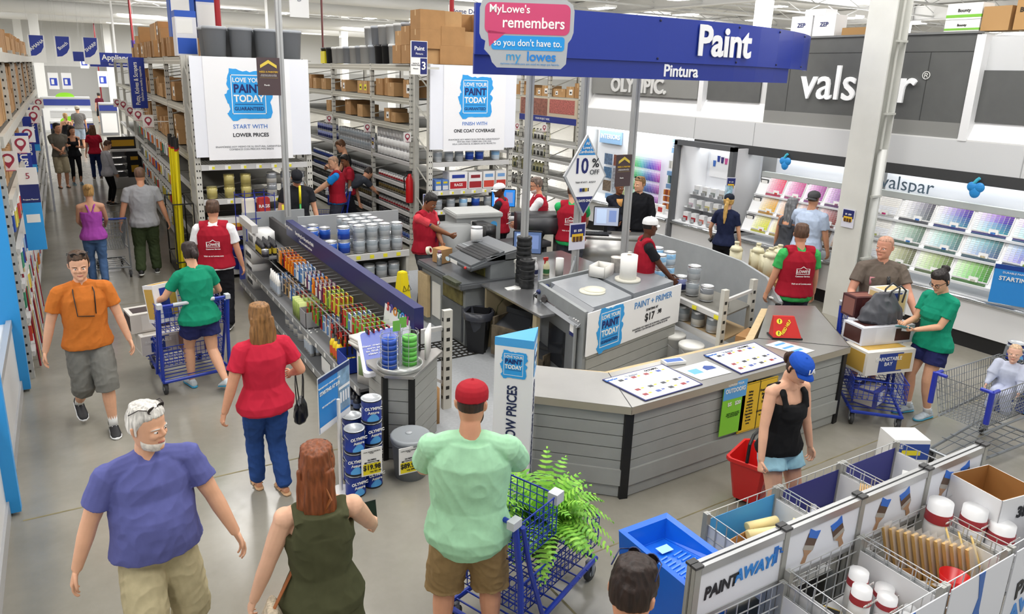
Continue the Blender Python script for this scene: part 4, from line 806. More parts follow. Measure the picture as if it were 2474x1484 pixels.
for i in range(len(A)):
    p=Vector((*A[i],0)); q=Vector((*A[(i+1)%len(A)],0)); d=(q-p).normalized(); n_=Vector((d.y,-d.x,0))*.004
    if i<3: b._add([tuple(p+n_)[:2]+(.81,),tuple(q+n_)[:2]+(.81,),tuple(q+n_)[:2]+(.876,),tuple(p+n_)[:2]+(.876,)],[(0,1,2,3)])
b.build('edge_band',EDGE,t)
for (x,y),(x2,y2) in (((3.80,4.15),(4.09,4.82)),((6.80,4.22),(6.12,4.84))):
    b=MB(); b.tube([(x,y,.8765),(x2,y2,.8765)],.003,4); b.build('worktop_seam',m('3a3a38',.5),t)
F=[(3.0,4.93),(3.82,4.19),(6.78,4.26),(7.68,5.34)]
for i in range(3): slat_face(t,F[i],F[i+1],0,.81,7,1)
for (x,y),rz in ((F[1],-.7),(F[2],.4)):
    b=MB(); b.box(x,y+.01,.405,.075,.05,.81,0,rz*.4); b.build('corner_strip',BLACK,t)
b=MB(); b.bx(5.36,5.385,4.215,4.24,.28,.80); b.build('corner_strip',BLACK,t)
b=MB(); b.prism([(3.40,5.40),(4.1,4.86),(6.1,4.88),(7.18,5.58),(7.1,5.62),(6.05,4.94),(4.13,4.92),(3.46,5.46)],(0,0,.05),(1,0,0),(0,1,0),(0,0,.79)); b.build('inner_panel',PLY,t)
# boards lying on the counter and notices on its face
def mat_board(q,lab,words,bar='d9dbe0'):
    P=[Vector((x,y,.8775)) for x,y in q]; t=thing('counter_mat',lab,'mat',(0,0,0)); cen=sum(P,Vector())/4
    b=MB(); b._add([tuple(p) for p in P]+[tuple(p+Vector((0,0,.006))) for p in P],[(3,2,1,0),(4,5,6,7),(0,1,5,4),(1,2,6,5),(2,3,7,6),(3,0,4,7)]); b._add([tuple(cen+(p-cen)*.955+Vector((0,0,.0065))) for p in P],[(0,1,2,3)],1); b.build('board',[m('23296b',.4),m('eef0f4',.25)],t)
    X=(P[1]-P[0]); Y=(P[3]-P[0]); r=random.Random(len(words)); b=MB()
    def cell(u,v,w,h,mi): b._add([tuple(P[0]+X*a+Y*c+Vector((0,0,.0075))) for a,c in ((u,v),(u+w,v),(u+w,v+h),(u,v+h))],[(0,1,2,3)],mi)
    cell(.06,.58,.88,.13,0)
    for i in range(4):
        for j in range(3): cell(.10+.22*i+.02*j,.14+.20*j if j<2 else .76,.075,.075,r.choice((1,2,3,4))); cell(.20+.22*i+.02*j,.17+.20*j if j<2 else .78,.05,.04,5 if r.random()<.6 else 1)
    b.build('printed_cells',[m(bar,.4),m('4a5fa8',.4),m('9b3b40',.4),m('6a6d72',.4),m('3c3f46',.4),m('e2cf3a',.4)],t)
    f=P[0]+Vector((0,0,.008)); text(t,words[0],.045,f+X*.09+Y*.90,X,Y,BLUEINK,.02); text(t,words[1],.05,f+X*.42+Y*.88,X,Y,m('8f97a8',.4)); text(t,words[2],.04,f+X*.78+Y*.90,X,Y,BLK,.02)
mat_board([(3.98,4.19),(4.68,4.22),(4.68,4.74),(3.93,4.71)],'navy-edged paint guide board on the counter by the black corner strip',('Interior','Valspar','OLYMPIC'))
mat_board([(5.18,4.23),(5.86,4.25),(5.98,4.76),(5.22,4.74)],'navy-edged paint guide board on the counter behind the two yellow notices',('Exterior','Valspar','OLYMPIC'))
b=MB(); b._add([(4.74,4.30,.8785),(5.14,4.30,.8785),(5.14,4.62,.8785),(4.70,4.60,.8785)],[(0,1,2,3)]); b._add([(4.78,4.42,.879),(4.90,4.42,.879),(4.90,4.52,.879),(4.78,4.52,.879)],[(0,1,2,3)],1); b._add([(4.96,4.44,.879),(5.09,4.44,.879),(5.09,4.50,.879),(5.02,4.54,.879),(4.96,4.50,.879)],[(0,1,2,3,4)],2); tag(b.build('leaflet',[m('f0f1f4',.35),m('69b4e6',.4),m('2f4f9a',.4)]),'white leaflet with a blue emblem lying between the two guide boards','leaflet')
b=MB(); b.box(4.80,4.72,.893,.22,.1,.03,0,-.2); b.box(4.80,4.72,.909,.18,.07,.002,1,-.2); tag(b.build('card_stack',[WHT,m('4a6fb8',.5)]),'small stack of white cards behind the guide board nearest the corner','cards')
b=MB(); b._add([(6.12,4.30,.8785),(6.36,4.32,.8785),(6.26,4.68,.8785),(6.02,4.66,.8785)],[(0,1,2,3)]); 
for i in range(3): b._add([(6.10+.0*i,4.58-.10*i,.879),(6.26+.01*i,4.59-.10*i,.879),(6.26+.01*i,4.63-.10*i,.879),(6.10,4.62-.10*i,.879)],[(0,1,2,3)],1)
tag(b.build('leaflet',[WHT,m('58a6e0',.4)]),'white sheet with blue bars beside the red help stand','leaflet')
s=thing('help_stand','red need-help call stand with yellow question marks on the counter','stand',(6.42,4.74,.8775),-.55); b=MB(); b.bx(-.16,.16,-.09,.09,0,.015); b.build('base',BLACK,s)
b=MB(); b._add([(-.15,-.08,.015),(.15,-.08,.015),(.15,.06,.015),(-.15,.06,.015),(-.13,.03,.22),(.09,.03,.22),(.09,.06,.22),(-.13,.06,.22)],[(0,1,5,4),(1,2,6,5),(2,3,7,6),(3,0,4,7),(4,5,6,7)]); b.build('face',m('c8261f',.4),s)
n_=Vector((0,-.205,.11)).normalized(); U_=Vector((0,.11,.205)).normalized()
b=MB()
for x,z in ((-.09,.055),(-.075,.17)): c=Vector((x,-.08+.11*(z-.015)/.205,z))+n_*.002; b.prism([(math.cos(a)*.03,math.sin(a)*.03) for a in [2*math.pi*i/14 for i in range(14)]],c,(1,0,0),U_,n_*.002)
b.build('badge',m('efe23a',.4),s)
for x,z in ((-.09,.055),(-.075,.17)): text(s,'?',.05,Vector((x,-.08+.11*(z-.015)/.205,z))+n_*.006,(1,0,0),U_,BLK,.03)
text(s,'NEED HELP',.045,Vector((-.01,-.033,.115))+n_*.003,Vector((.05,0,0))+U_*.05*1.6,Vector((-1,0,0))+U_*.4,m('efe23a',.4),.02,sx=.8)
s=thing('outdoors_flyer','green and blue outdoors flyer hung on the counter front','flyer',(5.08,4.19,.32)); b=MB(); b.bx(-.16,.14,-.012,-.006,0,.53); b.bx(-.16,.14,-.014,-.012,.36,.53,1); b.build('sheet',[m('86d12f',.4),m('5aa7e2',.4)],s); text(s,'REFRESH YOUR',.03,(-.01,-.016,.50),(1,0,0),UP,WHT); text(s,'OUTDOORS',.058,(-.01,-.016,.445),(1,0,0),UP,WHT,.02,sx=.8); text(s,'$5   $20',.05,(-.01,-.016,.31),(1,0,0),UP,WHT,.02); text(s,'instant savings on select\npaints, stains and primers\nsee store for details',.017,(-.01,-.016,.2),(1,0,0),UP,m('2c5a18',.5))
for x,lab,w in ((5.29,'yellow safety notice half hidden behind the green flyer','Safety\nSafety\nmets\navailable\nrequest\nat Desk\nfor Area\nSeguridad\nlentes\nde esta\narea'),(5.53,'yellow notice reading employees only beyond this point','Employees Only\nBeyond This\nPoint.\nThank You.\n\nAcceso únicamente\na empleados.\nGracias.')):
    s=thing('yellow_notice',lab,'notice',(x,4.19,.29)); b=MB(); b.bx(-.125,.125,-.01,-.004,0,.50); b.bx(-.118,.118,-.011,-.01,.008,.492,1); b.bx(-.114,.114,-.012,-.011,.012,.488,0); b.build('plate',[m('e6b91d',.4),BLK],s); text(s,w,.034 if x>5.4 else .026,(0,-.014,.25),(1,0,0),UP,BLK,.012,space=1.25)
# triangular tower
s=thing('price_tower','white triangular tower with sky-blue top reading low prices','tower sign',(2.98,4.62,0)); T=[(-.20,.06),(.02,-.17),(.235,.10)]; b=MB(); b.prism(T,(0,0,0),(1,0,0),(0,1,0),(0,0,1.42)); b.prism([(x*1.01,y*1.01) for x,y in T],(0,0,1.42),(1,0,0),(0,1,0),(0,0,.07),1); b.build('tower',[m('ececee',.45),m('4aa6e6',.4)],s)
for i in (0,1):
    a=Vector((*T[i],0)); c=Vector((*T[i+1],0)); d=(c-a).normalized(); n_=Vector((d.y,-d.x,0)); mid=(a+c)/2+n_*.003
    paint_today(s,0,0,.2,right=d,up=UP,o3=mid+Vector((0,0,1.27)),full=False)
    text(s,'YOUR OWN LOW PRICES',.115,mid+Vector((0,0,.57)),UP,-d,m('1d2a52',.4),.02,sx=.78)
# --- paint shaker block
s=thing('paint_shaker','grey paint shaker cabinets behind the counter with a slatted front','paint shaker',(4.62,5.90,0),math.radians(14)); Wd,Dp=1.84,1.22
SH=[(0,0),(1.84,0),(2.2,1.04),(.465,1.12)]
def shp(u,v): a=Vector(SH[0]).lerp(Vector(SH[1]),u); c=Vector(SH[3]).lerp(Vector(SH[2]),u); return a.lerp(c,v)
def shq(b,u0,u1,v0,v1,z0,z1,mi=0): b.prism([tuple(shp(*q)) for q in ((u0,v0),(u1,v0),(u1,v1),(u0,v1))],(0,0,z0),(1,0,0),(0,1,0),(0,0,z1-z0),mi)
b=MB(); shq(b,0,1,0,1,0,.98); shq(b,0,.03,0,1,.98,1.06); shq(b,0,1,.97,1,.98,1.08); b.build('cabinet',CAB,s)
slat_face(s,(.06,-.012),(Wd,-.012),0,.62,5)
b=MB(); b.bx(.02,Wd+.02,-.035,-.02,.55,1.05); b.build('price_board',m('f1f2f3',.4),s)
paint_today(s,.42,.80,.44,-.037,full=True)
text(s,'PAINT + PRIMER',.115,(1.26,-.038,.955),(1,0,0),UP,m('3f86c6',.4),.0,sx=.95); text(s,'STARTING AT',.04,(1.24,-.038,.86),(1,0,0),UP,BLK,.015); text(s,'$17',.13,(1.2,-.038,.765),(1,0,0),UP,BLK,.02); text(s,'.98',.075,(1.40,-.038,.79),(1,0,0),UP,BLK,.02); text(s,'ENAMÓRESE HOY MISMO DE SU PINTURA, GARANTIZADO\nPINTURA CON PINTURA BASE A PARTIR DE $17.98',.03,(1.26,-.038,.645),(1,0,0),UP,m('66686c',.5))
# door end, facing the desk aisle
SM=s; s=bpy.data.objects.new('door_end',None); COL.objects.link(s); s.parent=SM; s.rotation_euler=(0,0,math.radians(-22.6))
b=MB(); b.bx(-.03,0,.14,1.0,.12,.86); b.build('door',CABD,s,bevel=.01)
b=MB(); b.bx(-.036,-.03,.36,.78,.24,.70); b.build('door_window',m('22252b',.12,n=.3,ns=20),s)
b=MB(); b.bx(-.05,-.03,.10,.14,.12,.88); b.bx(-.05,-.03,1.0,1.04,.12,.88); b.build('door_rail',CAB,s)
b=MB(); b._add([(-.05,.08,.86),(-.05,1.06,.86),(.16,1.06,1.06),(.16,.08,1.06)],[(1,0,3,2)]); b._add([(-.05,.08,.86),(.16,.08,1.06),(.16,.08,.86)],[(0,2,1)]); b._add([(-.05,1.06,.86),(.16,1.06,1.06),(.16,1.06,.86)],[(0,1,2)]); b.build('sloped_hood',m('8b8e92',.4),s)
sl=Vector((.21,0,.20)).normalized(); nn=Vector((-.20,0,.21)).normalized()
b=MB()
def onhood(y0,y1,u0,u1,mi,l=.004): b._add([tuple(Vector((-.05,y,.86))+sl*u+nn*l) for y,u in ((y0,u0),(y0,u1),(y1,u1),(y1,u0))],[(0,1,2,3)],mi)
onhood(.72,1.02,.06,.20,0); onhood(.36,.70,.06,.20,1); onhood(.10,.33,.04,.22,2); c=Vector((-.05,.2,.86))+sl*.15+nn*.02; b.sph(tuple(c),.022,3,10,6)
for i in range(3): b.sph(tuple(Vector((-.05,.13+.05*i,.86))+sl*.07+nn*.008),.012,4,8,6)
b.build('control_panel',[m('3d3236',.4),m('2e2f33',.4),m('6a6d70',.4),m('c8261f',.3),m('d8d8d8',.4)],s); text(s,'5990 MULTI-STIR',.062,Vector((-.05,.53,.86))+sl*.13+nn*.006,(0,-1,0),sl,WHT,.02,sx=.8)
b=MB(); b.bx(-.034,-.03,.16,.27,.72,.86); b.bx(-.036,-.034,.17,.26,.765,.855,1); b.build('safety_label',[NAVY,WHT],s)
s=SM; b=MB(); shq(b,.10,.49,.05,.92,.98,1.06); b.build('cabinet_lid',m('8f9398',.3,n=.05),s)
b=MB(); shq(b,.52,.98,.06,.92,.98,1.07); b.build('cabinet_lid',m('85898e',.3,n=.05),s)
def onshaker(x,y):
    q=shp(x/1.84,y/1.05); x,y=q.x,q.y; c,n=math.cos(math.radians(14)),math.sin(math.radians(14)); return 4.62+x*c-y*n,5.90+x*n+y*c
def small(name,b,mats,x,y,z,lab,cat,rz=0.,bev=0,smooth=.7): return tag(b.build(name,mats,None,(x,y,z),rz,smooth,bev),lab,cat)
b=MB(); b.cyl(0,0,0,.014,.155,24); b.cyl(.05,.02,.014,.024,.13,24); x,y=onshaker(.50,.42); small('lid',b,m('dfdccb',.5,n=.06),x,y,1.06,'round cream lid lying on the shaker cabinet nearest the desk aisle','lid')
b=MB(); b.cyl(0,0,0,.03,.16,24); x,y=onshaker(1.22,.44); small('lid_stack',b,m('d8d5c8',.5,n=.06),x,y,1.07,'stack of cream lids under the paper-towel roll','lid')
t=thing('towel_roll','standing white paper-towel roll on the shaker cabinet','towel roll',(x,y,1.10)); b=MB(); b.cyl(0,0,0,.30,.105,24); b.cyl(0,0,.30,.302,.03,12,1); b.build('roll',[m('f3f2ee',.7),m('8a7a60',.7)],t,smooth=.7)
x,y=onshaker(1.02,.80); b=MB()
for q in ((-.15,-.14,-.11,.11),(.14,.15,-.11,.11),(-.15,.15,-.11,-.10),(-.15,.15,.10,.11)): b.bx(*q,0,.14)
b.bx(-.15,.15,-.11,.11,0,.01); small('open_box',b,m('eceae4',.6),x,y,1.07,'small open white box on the shaker cabinet','box',.5)
x,y=onshaker(1.32,.78); b=MB(); b.lathe([(.06,0),(.075,.19),(.08,.19),(.08,.20)],18); small('tub',b,m('dcd6d0',.5,n=.2,ns=18),x,y,1.07,'stained white tub beside the paper-towel roll','tub')
# --- steel work table
t=thing('work_table','stainless work table between the tint machine and the shaker','table',(0,0,0)); b=MB(); b.prism([(4.44,7.88),(4.42,6.45),(4.62,6.45),(4.78,7.16),(6.52,7.52),(6.5,9.0),(5.3,9.0),(5.3,7.88)],(0,0,.85),(1,0,0),(0,1,0),(0,0,.03)); b.build('table_top',m('9fa0a2',.25,.8,n=.08,ns=4),t,bevel=.004)
b=MB(); b.bx(4.47,4.52,6.6,6.68,0,.85); b.bx(5.35,5.4,7.3,8.2,0,.85); b.bx(4.5,5.35,7.83,7.87,0,.85); b.bx(6.35,6.42,7.7,8.9,0,.85); b.build('leg_panel',m('b7a988',.6),t)
# tint machine
t=thing('tint_machine','grey paint tinting machine with keypad and dark dispenser','tint machine',(4.22,9.32,0),-math.pi/2)   # local x runs toward the camera, local y into the desk
b=MB(); b.bx(0,1.34,.05,.95,0,.80); b.build('cabinet',CAB,t); b=MB(); b.bx(.70,1.30,.02,.06,.05,.55); b.build('cabinet_door',CABD,t,bevel=.008); b=MB(); b.bx(.72,1.28,.03,.5,.56,.80); b.build('spill_bay',m('6a6238',.8,n=.4,ns=9),t)
b=MB(); b.bx(-.02,.30,-.01,.04,.1,.72); b.build('ply_side',PLY,t)
b=MB(); b.prism([(-.04,-.02),(.85,-.02),(1.0,-.10),(1.42,-.06),(1.42,.95),(-.04,.95)],(0,0,.80),(1,0,0),(0,1,0),(0,0,.09)); b.build('machine_deck',m('6f7275',.35,.3,n=.08,ns=5),t,bevel=.02)
b=MB(); b.bx(.98,1.36,-.105,-.02,.86,.905); b.build('drip_grille',m('3d4130',.6,n=.4,ns=30),t)
b=MB(); b.bx(.50,1.34,.42,.85,.89,1.20); b.build('tower',CAB,t); b=MB(); b.bx(.78,1.20,.405,.42,.89,1.14); b.build('dispense_bay',m('6e6a2e',.7,n=.6,ns=9),t)
b=MB(); b._add([(.46,.34,1.18),(1.36,.34,1.18),(1.36,.88,1.27),(.46,.88,1.27),(.46,.34,1.12),(1.36,.34,1.12),(1.36,.88,1.12),(.46,.88,1.12)],[(0,1,2,3),(7,6,5,4),(4,5,1,0),(5,6,2,1),(6,7,3,2),(7,4,0,3)]); b.build('hood',m('707274',.4),t,bevel=.02)
b=MB(); b._add([(.66,.10,1.10),(1.36,.10,1.10),(1.36,.66,1.26),(.66,.66,1.26),(.66,.10,1.02),(1.36,.10,1.02),(1.36,.66,1.1),(.66,.66,1.1)],[(0,1,2,3),(7,6,5,4),(4,5,1,0),(5,6,2,1),(6,7,3,2),(7,4,0,3)]); b.build('console',m('616467',.4),t,bevel=.03)
b=MB(); K=Vector((0,.56,.16)).normalized(); nk=Vector((0,-.16,.56)).normalized()
def key(u,v,w,h,mi=0,l=.012): P=[Vector((u+a,.10,1.10))+K*(v+c)+nk*l for a,c in ((0,0),(w,0),(w,h),(0,h))]; b._add([tuple(p) for p in P],[(0,1,2,3)],mi)
key(.70,.19,.62,.30,1,.008)
for i in range(14):
    for j in range(5): key(.715+.042*i,.20+.056*j,.034,.046,0)
b.build('keypad',[m('3a3b3d',.5),m('17181a',.5)],t)
b=MB(); b.bx(.80,1.0,.098,.1,1.04,1.09); b.sph((1.25,.09,1.06),.02,1,10,6); b.prism([(math.cos(a)*.06+.72,math.sin(a)*.03+1.06) for a in [2*math.pi*i/14 for i in range(14)]],(0,.097,0),(1,0,0),(0,0,1),(0,-.003,0),2); b.build('console_badge',[WHT,m('c8302a',.4),m('cfe6f2',.3)],t)
b=MB(); b.bx(.36,.62,.038,.05,.16,.66); b.build('notice_sheet',WHT,t)
can('white',(4.83,8.72,1.245),'white paint can with blue label standing on the tint machine hood','',.5,False)
# second dispenser, shelves and monitors behind
t=thing('dispenser','pale grey paint dispenser with round stickers behind the tint machine','dispenser',(5.2,10.05,0),-.15); b=MB(); b.bx(0,.75,0,.6,0,1.28); b.build('cabinet',m('9a9c9b',.5),t); b=MB(); b.bx(-.03,.78,-.03,.63,1.28,1.36); b.build('lid',m('b3b4b1',.45),t,bevel=.015); b=MB()
for x,z,r,mi in ((.46,1.12,.085,0),(.63,1.16,.06,1)): b.prism([(x+r*math.cos(a),z+r*math.sin(a)) for a in [2*math.pi*i/16 for i in range(16)]],(0,-.002,0),(1,0,0),(0,0,1),(0,-.002,0),mi)
b.bx(.24,.34,-.004,0,1.1,1.24,2); b.build('sticker',[m('d9dfe2',.4),m('4aa0dc',.4),WHT],t)
b=MB(); b.bx(0,.6,-.5,.0,.0,1.22); small('grey_cabinet',b,m('8d8f8e',.5),4.75,10.25,0,'tall plain grey cabinet door beside the pale dispenser','cabinet')
b=MB(); b.bx(0,1.3,0,.5,.84,.92); b.bx(.05,.1,.05,.45,0,.84); b.bx(1.2,1.25,.05,.45,0,.84); small('shelf_table',b,m('3d3f42',.5),5.3,9.42,0,'dark shelf table behind the tint machine holding the computers','table')
b=MB(); b.bx(0,.2,0,.42,0,.34); b.bx(.02,.18,-.004,0,.2,.3,1); small('computer_tower',b,[m('151516',.4),m('2a2a2c',.3)],5.38,9.46,.92,'black computer tower on the dark shelf table','computer')
def monitor(x,y,z,rz,lab,w=.42,h=.30,col='3f6fb8'):
    t=thing('monitor',lab,'monitor',(x,y,z),rz); b=MB(); b.cyl(0,.0,0,.015,.11,20); b.bx(-.03,.03,.0,.03,.01,.16); b.build('stand',m('1a1a1c',.4),t); b=MB(); b.bx(-w/2,w/2,-.03,.01,.12,.12+h); b.build('housing',m('141416',.4),t,bevel=.008); b=MB(); b.bx(-w/2+.015,w/2-.015,-.032,-.03,.135,.105+h); b.bx(-w*.38,w*.0,-.034,-.032,.17,.08+h,1); b.bx(w*.1,w*.38,-.034,-.032,.2,.06+h,2); b.build('screen',[m(col,.3,emit=.5),m('b9cdea',.3,emit=.5),m('7f95c8',.3,emit=.4)],t); return t
monitor(5.62,8.62,.88,-.6,'black monitor with grey-blue screen on the work table beside the tint machine',.42,.34,'5a6f98')
monitor(6.98,11.6,.98,-.45,'black monitor with bright blue screen by the second banner',.46,.34,'2f86dd')
monitor(7.86,9.62,.92,-.62,'black monitor showing a pale document before the tan-shirted shopper',.44,.34,'aab4c8')
b=MB(); b.bx(0,.7,0,.36,0,.9); b.bx(-.05,.75,-.05,.4,.9,.98,1); small('keyboard_stand',b,[m('8f9192',.5),m('b9babb',.4)],6.72,11.34,0,'grey stand with a keyboard under the bright blue monitor','stand',-.35)
def keyboard(x,y,z,rz,lab):
    t=thing('keyboard',lab,'keyboard',(x,y,z),rz); b=MB(); b._add([(-.22,-.08,0),(.22,-.08,0),(.22,.08,0),(-.22,.08,0),(-.22,-.08,.015),(.22,-.08,.015),(.22,.08,.035),(-.22,.08,.035)],[(3,2,1,0),(4,5,6,7),(0,1,5,4),(1,2,6,5),(2,3,7,6),(3,0,4,7)]); b.build('case',m('1b1b1d',.5),t); b=MB()
    for i in range(14):
        for j in range(4): b.box(-.195+.03*i,-.06+.038*j,.024+.0047*j,.024,.03,.008)
    b.build('keys',m('333437',.5),t)
keyboard(7.0,11.36,.985,-.35,'black keyboard on the grey stand under the bright blue monitor'); keyboard(7.60,9.55,.925,-.62,'black keyboard in front of the pale-document monitor')
b=MB(); b.bx(0,1.6,-.25,.25,.86,.92); b.bx(.0,1.6,-.25,-.2,.3,.86); b.bx(.05,.1,-.2,.25,0,.86); b.bx(1.5,1.55,-.2,.25,0,.86); small('back_counter',b,[SS],7.10,10.08,0,'steel back counter where the employees stand before the colour bay','counter',-.62)
b=MB(); b.bx(0,.8,0,.5,1.0,1.3); b.bx(.02,.78,-.05,.0,1.02,1.28,1); small('drawer_unit',b,[m('232326',.5),m('3a3a3d',.4)],6.2,9.75,0,'black slanted terminal behind the work table monitor','terminal',-.35)
def ringstack(x,y,n,lab,z0=.88):
    t=thing('tint_spools',lab,'spool stack',(x,y,z0))
    for i in range(n):
        b=MB(); b.lathe([(.055,0),(.095,.0),(.1,.01),(.1,.04),(.095,.05),(.095,.075),(.1,.085),(.1,.115),(.095,.12),(.055,.12),(.055,0)],22,0,(0,0,0),False); b.build('spool',m('191a1b',.45,n=.5,ns=25),t,(0,0,i*.123),smooth=.7)
ringstack(4.99,7.73,5,'stack of black ribbed rings threaded on the grey sign pole'); ringstack(4.90,7.50,3,'shorter stack of black ribbed rings in front of the sign pole')
def spray(x,y,z,body,trig,liq,lab):
    t=thing('spray_bottle',lab,'bottle',(x,y,z)); b=MB(); b.lathe([(.04,0),(.045,.01),(.045,.13),(.03,.17),(.014,.20),(.014,.22)],14); b.lathe([(.0455,.03),(.0455,.09)],14,1,caps=False); b.build('bottle_body',[m(body,.3),m(liq,.4)],t,smooth=.7); b=MB(); b.bx(-.05,.02,-.012,.012,.215,.25); b.bx(-.035,-.02,-.008,.008,.16,.215); b.cyl(0,0,.205,.225,.018,10); b.build('trigger',m(trig,.4),t)
spray(5.30,7.92,.88,'e9e9ea','e0e0e0','2a2f5a','white spray bottle with navy label on the work table'); spray(5.46,7.88,.88,'e6e2b8','c8302a','3f7a4a','spray bottle with red trigger and green label on the work table')
b=MB(); b.cyl(0,0,0,.24,.055,18); small('towel_roll',b,m('efeee9',.7),5.62,7.80,.88,'white paper roll standing by the spray bottles','paper roll')
b=MB(); b.prism([(-.12,-.05),(.05,-.08),(.12,.0),(.06,.08),(-.1,.06)],(0,0,0),(1,0,0),(0,1,0),(0,0,.006)); b.box(.0,.0,.010,.16,.1,.006,0,.3); small('paper_scraps',b,m('f0efeb',.7),4.72,7.52,.88,'crumpled white paper lying near the edge of the work table','paper')
t=thing('drill','blue corded power tool lying at the table end of the shaker','tool',(4.86,7.08,.96),.5); b=MB(); b.tube([(-.11,0,0),(.02,0,0)],[.028,.032],12); b.sph((.07,0,.01),.062); b.build('tool_body',m('1f2f6a',.4),t,smooth=.7); b=MB(); b.tube([(-.11,0,0),(-.18,.02,-.02),(-.22,.0,-.2),(-.2,.05,-.5)],.007,6); b.build('cord',BLACK,t)
t=thing('mallet','black mallet with pale wooden handle at the table end of the shaker','mallet',(4.74,6.86,.93),.9); b=MB(); b.tube([(-.05,0,0),(.05,0,0)],.035,12); b.build('mallet_head',m('4a4646',.6),t); b=MB(); b.tube([(0,0,0),(-.02,-.22,-.05)],[.014,.018],8); b.build('handle',m('cfa566',.5),t)
t=thing('can_closer','bent silver can-closing lever on the work table','tool',(5.42,7.36,.88),.3); b=MB(); b.bx(-.12,.12,-.07,.07,0,.05); b.build('base',m('8f9192',.4,.4),t); b=MB(); b.tube([(-.05,0,.05),(.08,0,.12),(.16,0,.30),(.17,0,.36)],.02,8); b.build('lever',m('a9acae',.35,.5),t)
b=MB(); b.cyl(0,0,0,.17,.04,14); b.cyl(0,0,.17,.20,.028,12,1); small('water_bottle',b,[glass('7fe04a',.75),m('1c1c1c',.4)],6.20,9.62,.92,'bright green water bottle with black cap','bottle')
t=thing('barcode_scanner','white barcode scanner hanging on the end of the tint machine','scanner',(4.98,7.93,1.02),.4); b=MB(); b.tube([(0,-.03,.09),(0,-.03,-.06)],[.026,.022],8); b.bx(-.03,.10,-.055,-.005,.08,.12); b.build('scanner_body',m('e6e4da',.4),t); b=MB(); b.tube([(0,-.03,-.06),(-.05,-.05,-.2),(-.35,-.0,-.45),(-.4,.06,-.85)],.006,6); b.build('cord',m('5a5a3a',.5),t)
# under the table
t=thing('waste_bin','black waste bin with a liner under the work table','bin',(4.36,7.78,0),0); b=MB(); b.lathe([(.15,0),(.2,.55),(.19,.56),(.15,.05)],4,0,(0,0,0),False); b.build('bin_body',m('15161a',.5),t); b=MB(); b.lathe([(.205,.46),(.21,.56),(.19,.56),(.13,.3)],10,0,(0,0,0),False); b.build('liner',m('3a3c44',.3),t,smooth=.7)
for x,y,sc,lab in ((4.52,7.22,1.,'old paint-stained shaker box with an open can mouth under the table'),(4.50,6.72,.6,'smaller stained shaker box beside the cabinet door')):
    t=thing('old_shaker',lab,'machine',(x,y,0),-1.2); k=sc; b=MB(); b.bx(-.3*k,.3*k,-.02,.02,.06,.45*k); b.bx(-.3*k,-.27*k,0,.5*k,.06,.55*k); b.bx(.27*k,.3*k,0,.5*k,.06,.55*k); b.bx(-.3*k,.3*k,.0,.5*k,.06,.1); b.build('box',m('5a5040',.8,n=.7,ns=7),t); b=MB(); b._add([(-.3*k,.02,.45*k),(.3*k,.02,.45*k),(.3*k,.5*k,.62*k),(-.3*k,.5*k,.62*k)],[(0,1,2,3)]); b.bx(-.3*k,.3*k,.28*k,.5*k,.55*k,.62*k); b.build('cover',m('34363a',.5),t); b=MB(); b.tube([(.0,-.03,.26*k),(.0,.25*k,.26*k)],[.15*k,.13*k],18,0,False); b.tube([(0,.2*k,.26*k),(0,.22*k,.26*k)],.12*k,18); b.build('drum',m('17181a',.4),t,smooth=.7)
b=MB()
for i in range(11): b.bx(-.4+.08*i-.008,-.4+.08*i+.008,-.3,.3,0,.012); 
for j in range(8): b.bx(-.4,.4,-.3+.085*j-.008,-.3+.085*j+.008,0,.012)
small('floor_mat',b,m('2e2c28',.8),4.02,7.98,.005,'brown perforated rubber mat beside the tint machine','mat')
# wet floor cone
t=thing('wet_floor_sign','yellow wet-floor cone standing beside the cans','sign',(3.66,8.62,0),.3); b=MB(); b._add([(-.14,-.14,0),(.14,-.14,0),(.14,.14,0),(-.14,.14,0),(-.05,-.05,.95),(.05,-.05,.95),(.05,.05,.95),(-.05,.05,.95)],[(3,2,1,0),(4,5,6,7),(0,1,5,4),(1,2,6,5),(2,3,7,6),(3,0,4,7)]); b.build('cone',m('ecd51f',.45),t,bevel=.01)
b=MB()
for x in (-.03,.05): 
    for q in range(3):
        a=[(x-.03,-.085,.70),(x+.03,-.085,.70),(x,-.072,.77)]; p,r=Vector(a[q]),Vector(a[(q+1)%3]); b.tube([p,r],.003,4)
b.build('warning_mark',BLK,t)
# --- low white rack on the counter's far side
t=thing('low_rack','low white rack of cans and pails inside the desk','shelf unit',(0,0,0)); a0,a1=Vector((6.42,7.25,0)),Vector((6.62,5.75,0))
P=[(6.55,5.72),(7.25,5.9),(6.75,7.7),(7.35,7.75)]
for x,y in P: 
    b=MB(); b.bx(x-.04,x+.04,y-.03,y+.03,0,1.12)
    for i in range(8): b.quad((x-.02,y-.031,.1+.12*i),(x+.02,y-.031,.1+.12*i),(x+.02,y-.031,.14+.12*i),(x-.02,y-.031,.14+.12*i),1)
    b.build('upright',[STEEL,DARK],t)
for z,mm in ((.80,DECK),(.48,m('b59a72',.6))):
    b=MB(); b.prism([(6.57,5.72),(7.25,5.9),(7.33,7.75),(6.78,7.7)],(0,0,z-.03),(1,0,0),(0,1,0),(0,0,.02)); b.build('deck',mm,t); b=MB(); b.tube([(6.56,5.70,z-.04),(6.76,7.7,z-.04)],.045,4); b.build('beam',BEAMW,t)
b=MB(); b.tube([(6.57,5.72,.98),(7.25,5.9,.98)],.025,4); b.build('crossbar',BEAMW,t)
for i in range(5):
    b=MB(); x,y=6.515+.04*i*.0+.2*(i*.4)/2,5.78+.4*i; x=6.50+(y-5.7)*.1; b.box(x,y,.765,.004,.07,.05); b.build('price_tag',YEL,t)
